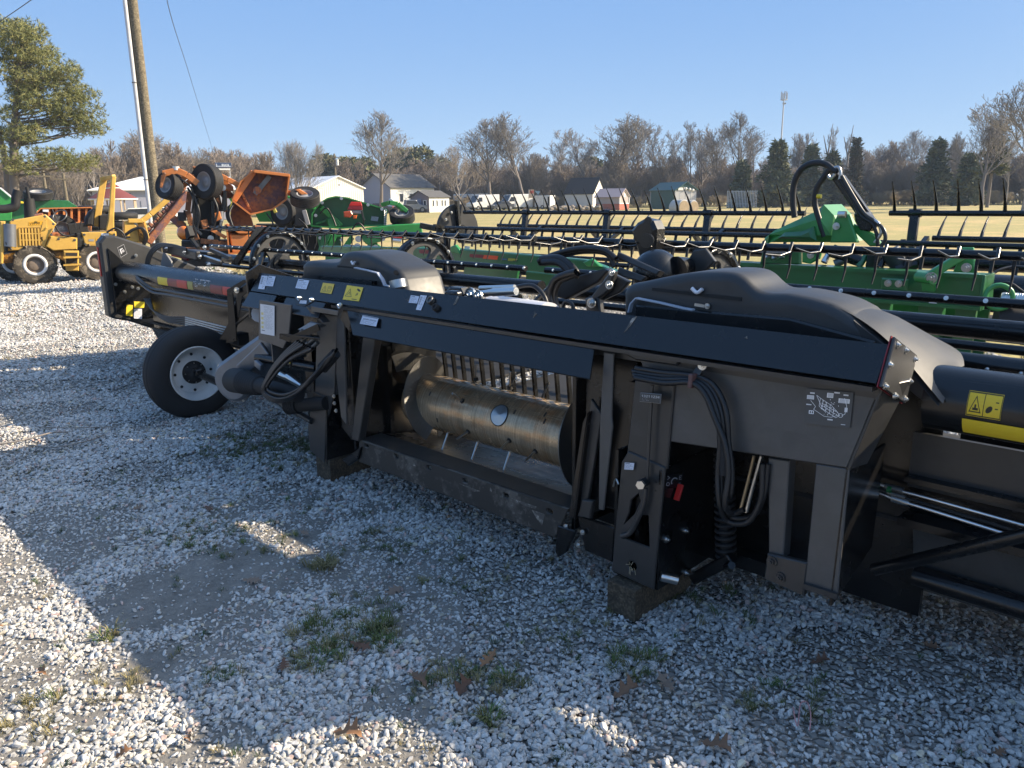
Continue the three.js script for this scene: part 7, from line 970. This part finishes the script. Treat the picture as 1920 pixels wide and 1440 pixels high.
// ---------------------------------------------------------------- grass, leaves and litter in the gravel
{
  seed(700);
  const blade = new TB(); for (let i = 0; i < 26; i++) { const a = rr(0, 6.283), b = V(Math.cos(a) * rr(0, .05), 0, Math.sin(a) * rr(0, .05)), d = V(Math.cos(a) * rr(.1, .9), 1, Math.sin(a) * rr(.1, .9)).normalize(), l = rr(.03, .08), w = V(-Math.sin(a), 0, Math.cos(a)).multiplyScalar(.0022), m = b.clone().addScaledVector(d, l * .55), e = m.clone().addScaledVector(d.clone().add(V(Math.cos(a) * .7, -.5, Math.sin(a) * .7)).normalize(), l * .5); blade.tri(b.clone().add(w), b.clone().sub(w), m.clone().add(w)); blade.tri(b.clone().sub(w), m.clone().sub(w), m.clone().add(w)); blade.tri(m.clone().add(w), m.clone().sub(w), e); }
  const g = blade.geo(), list = [], col = []; const patch = (px, py, r, n, s, dry = 0) => { const c = ground(px, py); for (let i = 0; i < n; i++) { const a = rr(0, 6.283), q = r * Math.sqrt(rnd()); list.push([c.x + Math.cos(a) * q, c.z + Math.sin(a) * q * .8, s * rr(.5, 1.2)]); col.push(rnd() < dry ? [.22, .19, .09] : [.07 + .05 * rnd(), .1 + .04 * rnd(), .035]); } };
  patch(645, 1165, .24, 42, .8, .35); patch(660, 1195, .2, 26, .75, .5); patch(590, 1240, .12, 18, .7, .3); patch(480, 838, .4, 130, .5, .25); patch(560, 850, .45, 110, .55, .3); patch(430, 805, .4, 40, .5, .2); patch(605, 1065, .07, 14, .9, .6); patch(450, 1012, .3, 34, .5, .3); patch(360, 1000, .25, 30, .5, .3); patch(240, 1285, .14, 12, .55, .8); patch(205, 1205, .08, 3, .9, .5); patch(412, 1272, .07, 10, .6, .2); patch(930, 1262, .16, 14, .6, .4); patch(830, 1275, .12, 16, .7, .5); patch(1405, 1325, .07, 16, .45, .5); patch(915, 1355, .05, 8, .7, .1); patch(1180, 1250, .12, 14, .8, .4); patch(1500, 1300, .2, 12, .6, .3); patch(780, 1020, .3, 26, .5, .3); patch(690, 1020, .25, 20, .5, .4); patch(900, 1090, .3, 22, .5, .4); patch(1340, 1140, .2, 16, .6, .4); patch(40, 1380, .12, 12, .6, .9); patch(85, 1320, .06, 8, .6, .8); patch(370, 950, .6, 30, .4, .3); patch(200, 880, .8, 40, .4, .3); patch(720, 940, .5, 24, .45, .3); patch(1080, 1180, .3, 16, .5, .4); patch(960, 1290, .06, 8, .8, .6);
  for (let i = 0; i < 420; i++) { const z = -rr(2, 9), x = z * rr(-.7, .7); list.push([x, z, rr(.25, .55)]); col.push(rnd() < .45 ? [.2, .17, .08] : [.05, .08, .03]); }
  for (let i = 0; i < 900; i++) { const x = rr(-34, 12), l = HF.world(V(x, 0, lotEdge(x) + rr(-1.4, .8))); list.push([l.x, l.z, rr(1, 2.2)]); col.push(rnd() < .6 ? [.25, .21, .1] : [.07, .1, .035]); }
  const mat = std([1, 1, 1], .9); mat.side = THREE.DoubleSide; const im = new THREE.InstancedMesh(g, mat, list.length), q = new THREE.Quaternion(), m4 = new THREE.Matrix4(), c = new THREE.Color();
  list.forEach(([x, z, s], i) => { q.setFromAxisAngle(AX.y, rr(0, 6.28)); m4.compose(V(x, .004, z), q, V(s, s, s)); im.setMatrixAt(i, m4); im.setColorAt(i, c.setRGB(...col[i])); }); im.name = 'grass_tufts'; im.castShadow = im.receiveShadow = true; scene.add(im); tag(im, 'short grass and dry blades sprouting through the gravel', 'grass', null, 'stuff');
  // oak leaves
  const leafGeo = (curl, lob) => { const pts = []; const n = 26; for (let i = 0; i <= n; i++) { const t = i / n, w = .34 * Math.sin(Math.PI * Math.pow(t, .8)) * (.62 + .38 * Math.cos(t * Math.PI * 2 * lob)) + .015; pts.push([w, t]); } const s = new THREE.Shape(); s.moveTo(0, -.22); s.lineTo(.012, 0); for (const [w, t] of pts) s.lineTo(w, t); for (const [w, t] of pts.slice().reverse()) s.lineTo(-w * .95, t - .02); s.lineTo(-.012, 0); const gg = new THREE.ShapeGeometry(s); gg.rotateX(-Math.PI / 2); const p = gg.attributes.position; for (let i = 0; i < p.count; i++) { const x = p.getX(i), z = p.getZ(i); p.setY(i, Math.abs(x) * curl + .18 * Math.sin(z * 5 + curl * 3) * curl + .05); } gg.computeVertexNormals(); boxUV(gg); return gg; };
  const lg = [leafGeo(.5, 4), leafGeo(-.25, 4.5), leafGeo(.9, 3.5)], lm = [[.17, .095, .055], [.12, .06, .035], [.26, .13, .06], [.2, .14, .1]].map(a => { const m = std(a, .85); m.side = THREE.DoubleSide; return m; });
  const leaf = (px, py, size, turn, gi, mi, label, group, tilt = .15) => { const p = ground(px, py), m = new THREE.Mesh(lg[gi], lm[mi]); m.name = numbered('fallen_leaf'); m.position.set(p.x, .018, p.z); m.rotation.set(tilt, turn, tilt * .7); m.scale.setScalar(size); m.castShadow = m.receiveShadow = true; scene.add(m); tag(m, label, 'leaf', group); };
  leaf(1262, 1308, .105, .35, 0, 3, 'large pale brown lobed oak leaf on the gravel, right of centre at bottom'); leaf(1196, 1300, .1, 1.9, 2, 0, 'curled brown oak leaf left of the large pale one'); leaf(800, 1300, .11, .6, 2, 0, 'dark curled oak leaf left of the sunlit strip'); leaf(885, 1290, .1, 2.4, 2, 1, 'crumpled dark leaf heaped by the grass at the strip of sun'); leaf(905, 1262, .09, -.6, 0, 2, 'leaf with a sunlit tip above the crumpled dark one', null, .6); leaf(752, 1108, .1, 2.2, 1, 3, 'pale curved leaf lying alone in the shaded middle gravel', null, .3); leaf(490, 1096, .09, 1.4, 1, 3, 'tan leaf at the edge of the bare dirt patch'); leaf(680, 1395, .11, 1.2, 2, 2, 'rust red leaf in the sunlit gravel at bottom'); leaf(1370, 1425, .1, .9, 2, 0, 'brown leaf at the bottom edge right of centre'); leaf(695, 1225, .1, 1.1, 1, 1, 'dark flat leaf under the tall grass tuft'); leaf(1555, 1250, .07, 1.5, 2, 1, 'small red brown leaf in the shaded gravel at right'); leaf(530, 1268, .08, .2, 1, 1, 'dull red leaf beside the small grass below the dirt patch');
  for (const [px, py, t, m, l] of [[90, 1274, 1, 2, 'small orange leaf scrap in the sunlit gravel at far left'], [8, 1182, 2, 2, 'small rust leaf scrap at the very left edge'], [250, 1415, 2, 2, 'small leaf scrap in the sun at bottom left'], [360, 1400, .5, 2, 'small orange leaf scrap just below the shadow edge at bottom left'], [400, 962, 1, 1, 'small dark leaf scrap left of the long sunlit strip'], [270, 955, 2, 3, 'small leaf scrap in the shade below the twigs'], [1760, 1225, 1, 0, 'small leaf scrap under the right wing'], [1110, 1090, 0, 3, 'small leaf scrap left of the near wood block'], [580, 1010, 1, 3, 'small leaf scrap beside the long sunlit strip'], [1880, 1415, 2, 0, 'small leaf scrap in the bottom right corner']]) leaf(px, py, rr(.045, .07), t, m % 3, m, l, null, .3);
  const twig = (a, r, label) => { const m = mb().tube(a.map(([x, y, h = .012]) => ground(x, y, h)), r, 40, 5); tag(m.build('fallen_twig', M.bark, scene), label, 'twig'); };
  twig([[-40, 838], [40, 826, .03], [95, 812, .05], [130, 810, .02]], .006, 'thick tan twig in the sun at the left edge'); twig([[50, 834], [110, 838, .03], [165, 826, .05], [196, 815, .02]], .005, 'thin dark twig right of the thick one'); twig([[60, 800], [130, 802, .03], [220, 800, .02]], .004, 'thin twig lying above the two others'); twig([[-20, 848], [20, 846, .03], [42, 850, .01]], .005, 'short stub of twig at the left edge');
  const tw = mb().tube([[1487, 1326], [1490, 1345], [1495, 1362], [1502, 1318], [1512, 1316], [1520, 1340], [1518, 1370]].map(([x, y], i) => ground(x, y, .03 + (i % 2) * .01)), .0022, 60, 4); tag(tw.build('twine', std([.5, .25, .24], .8), scene), 'thin pink loop of twine on the gravel at lower right', 'twine');
}

renderer.render(scene, camera);
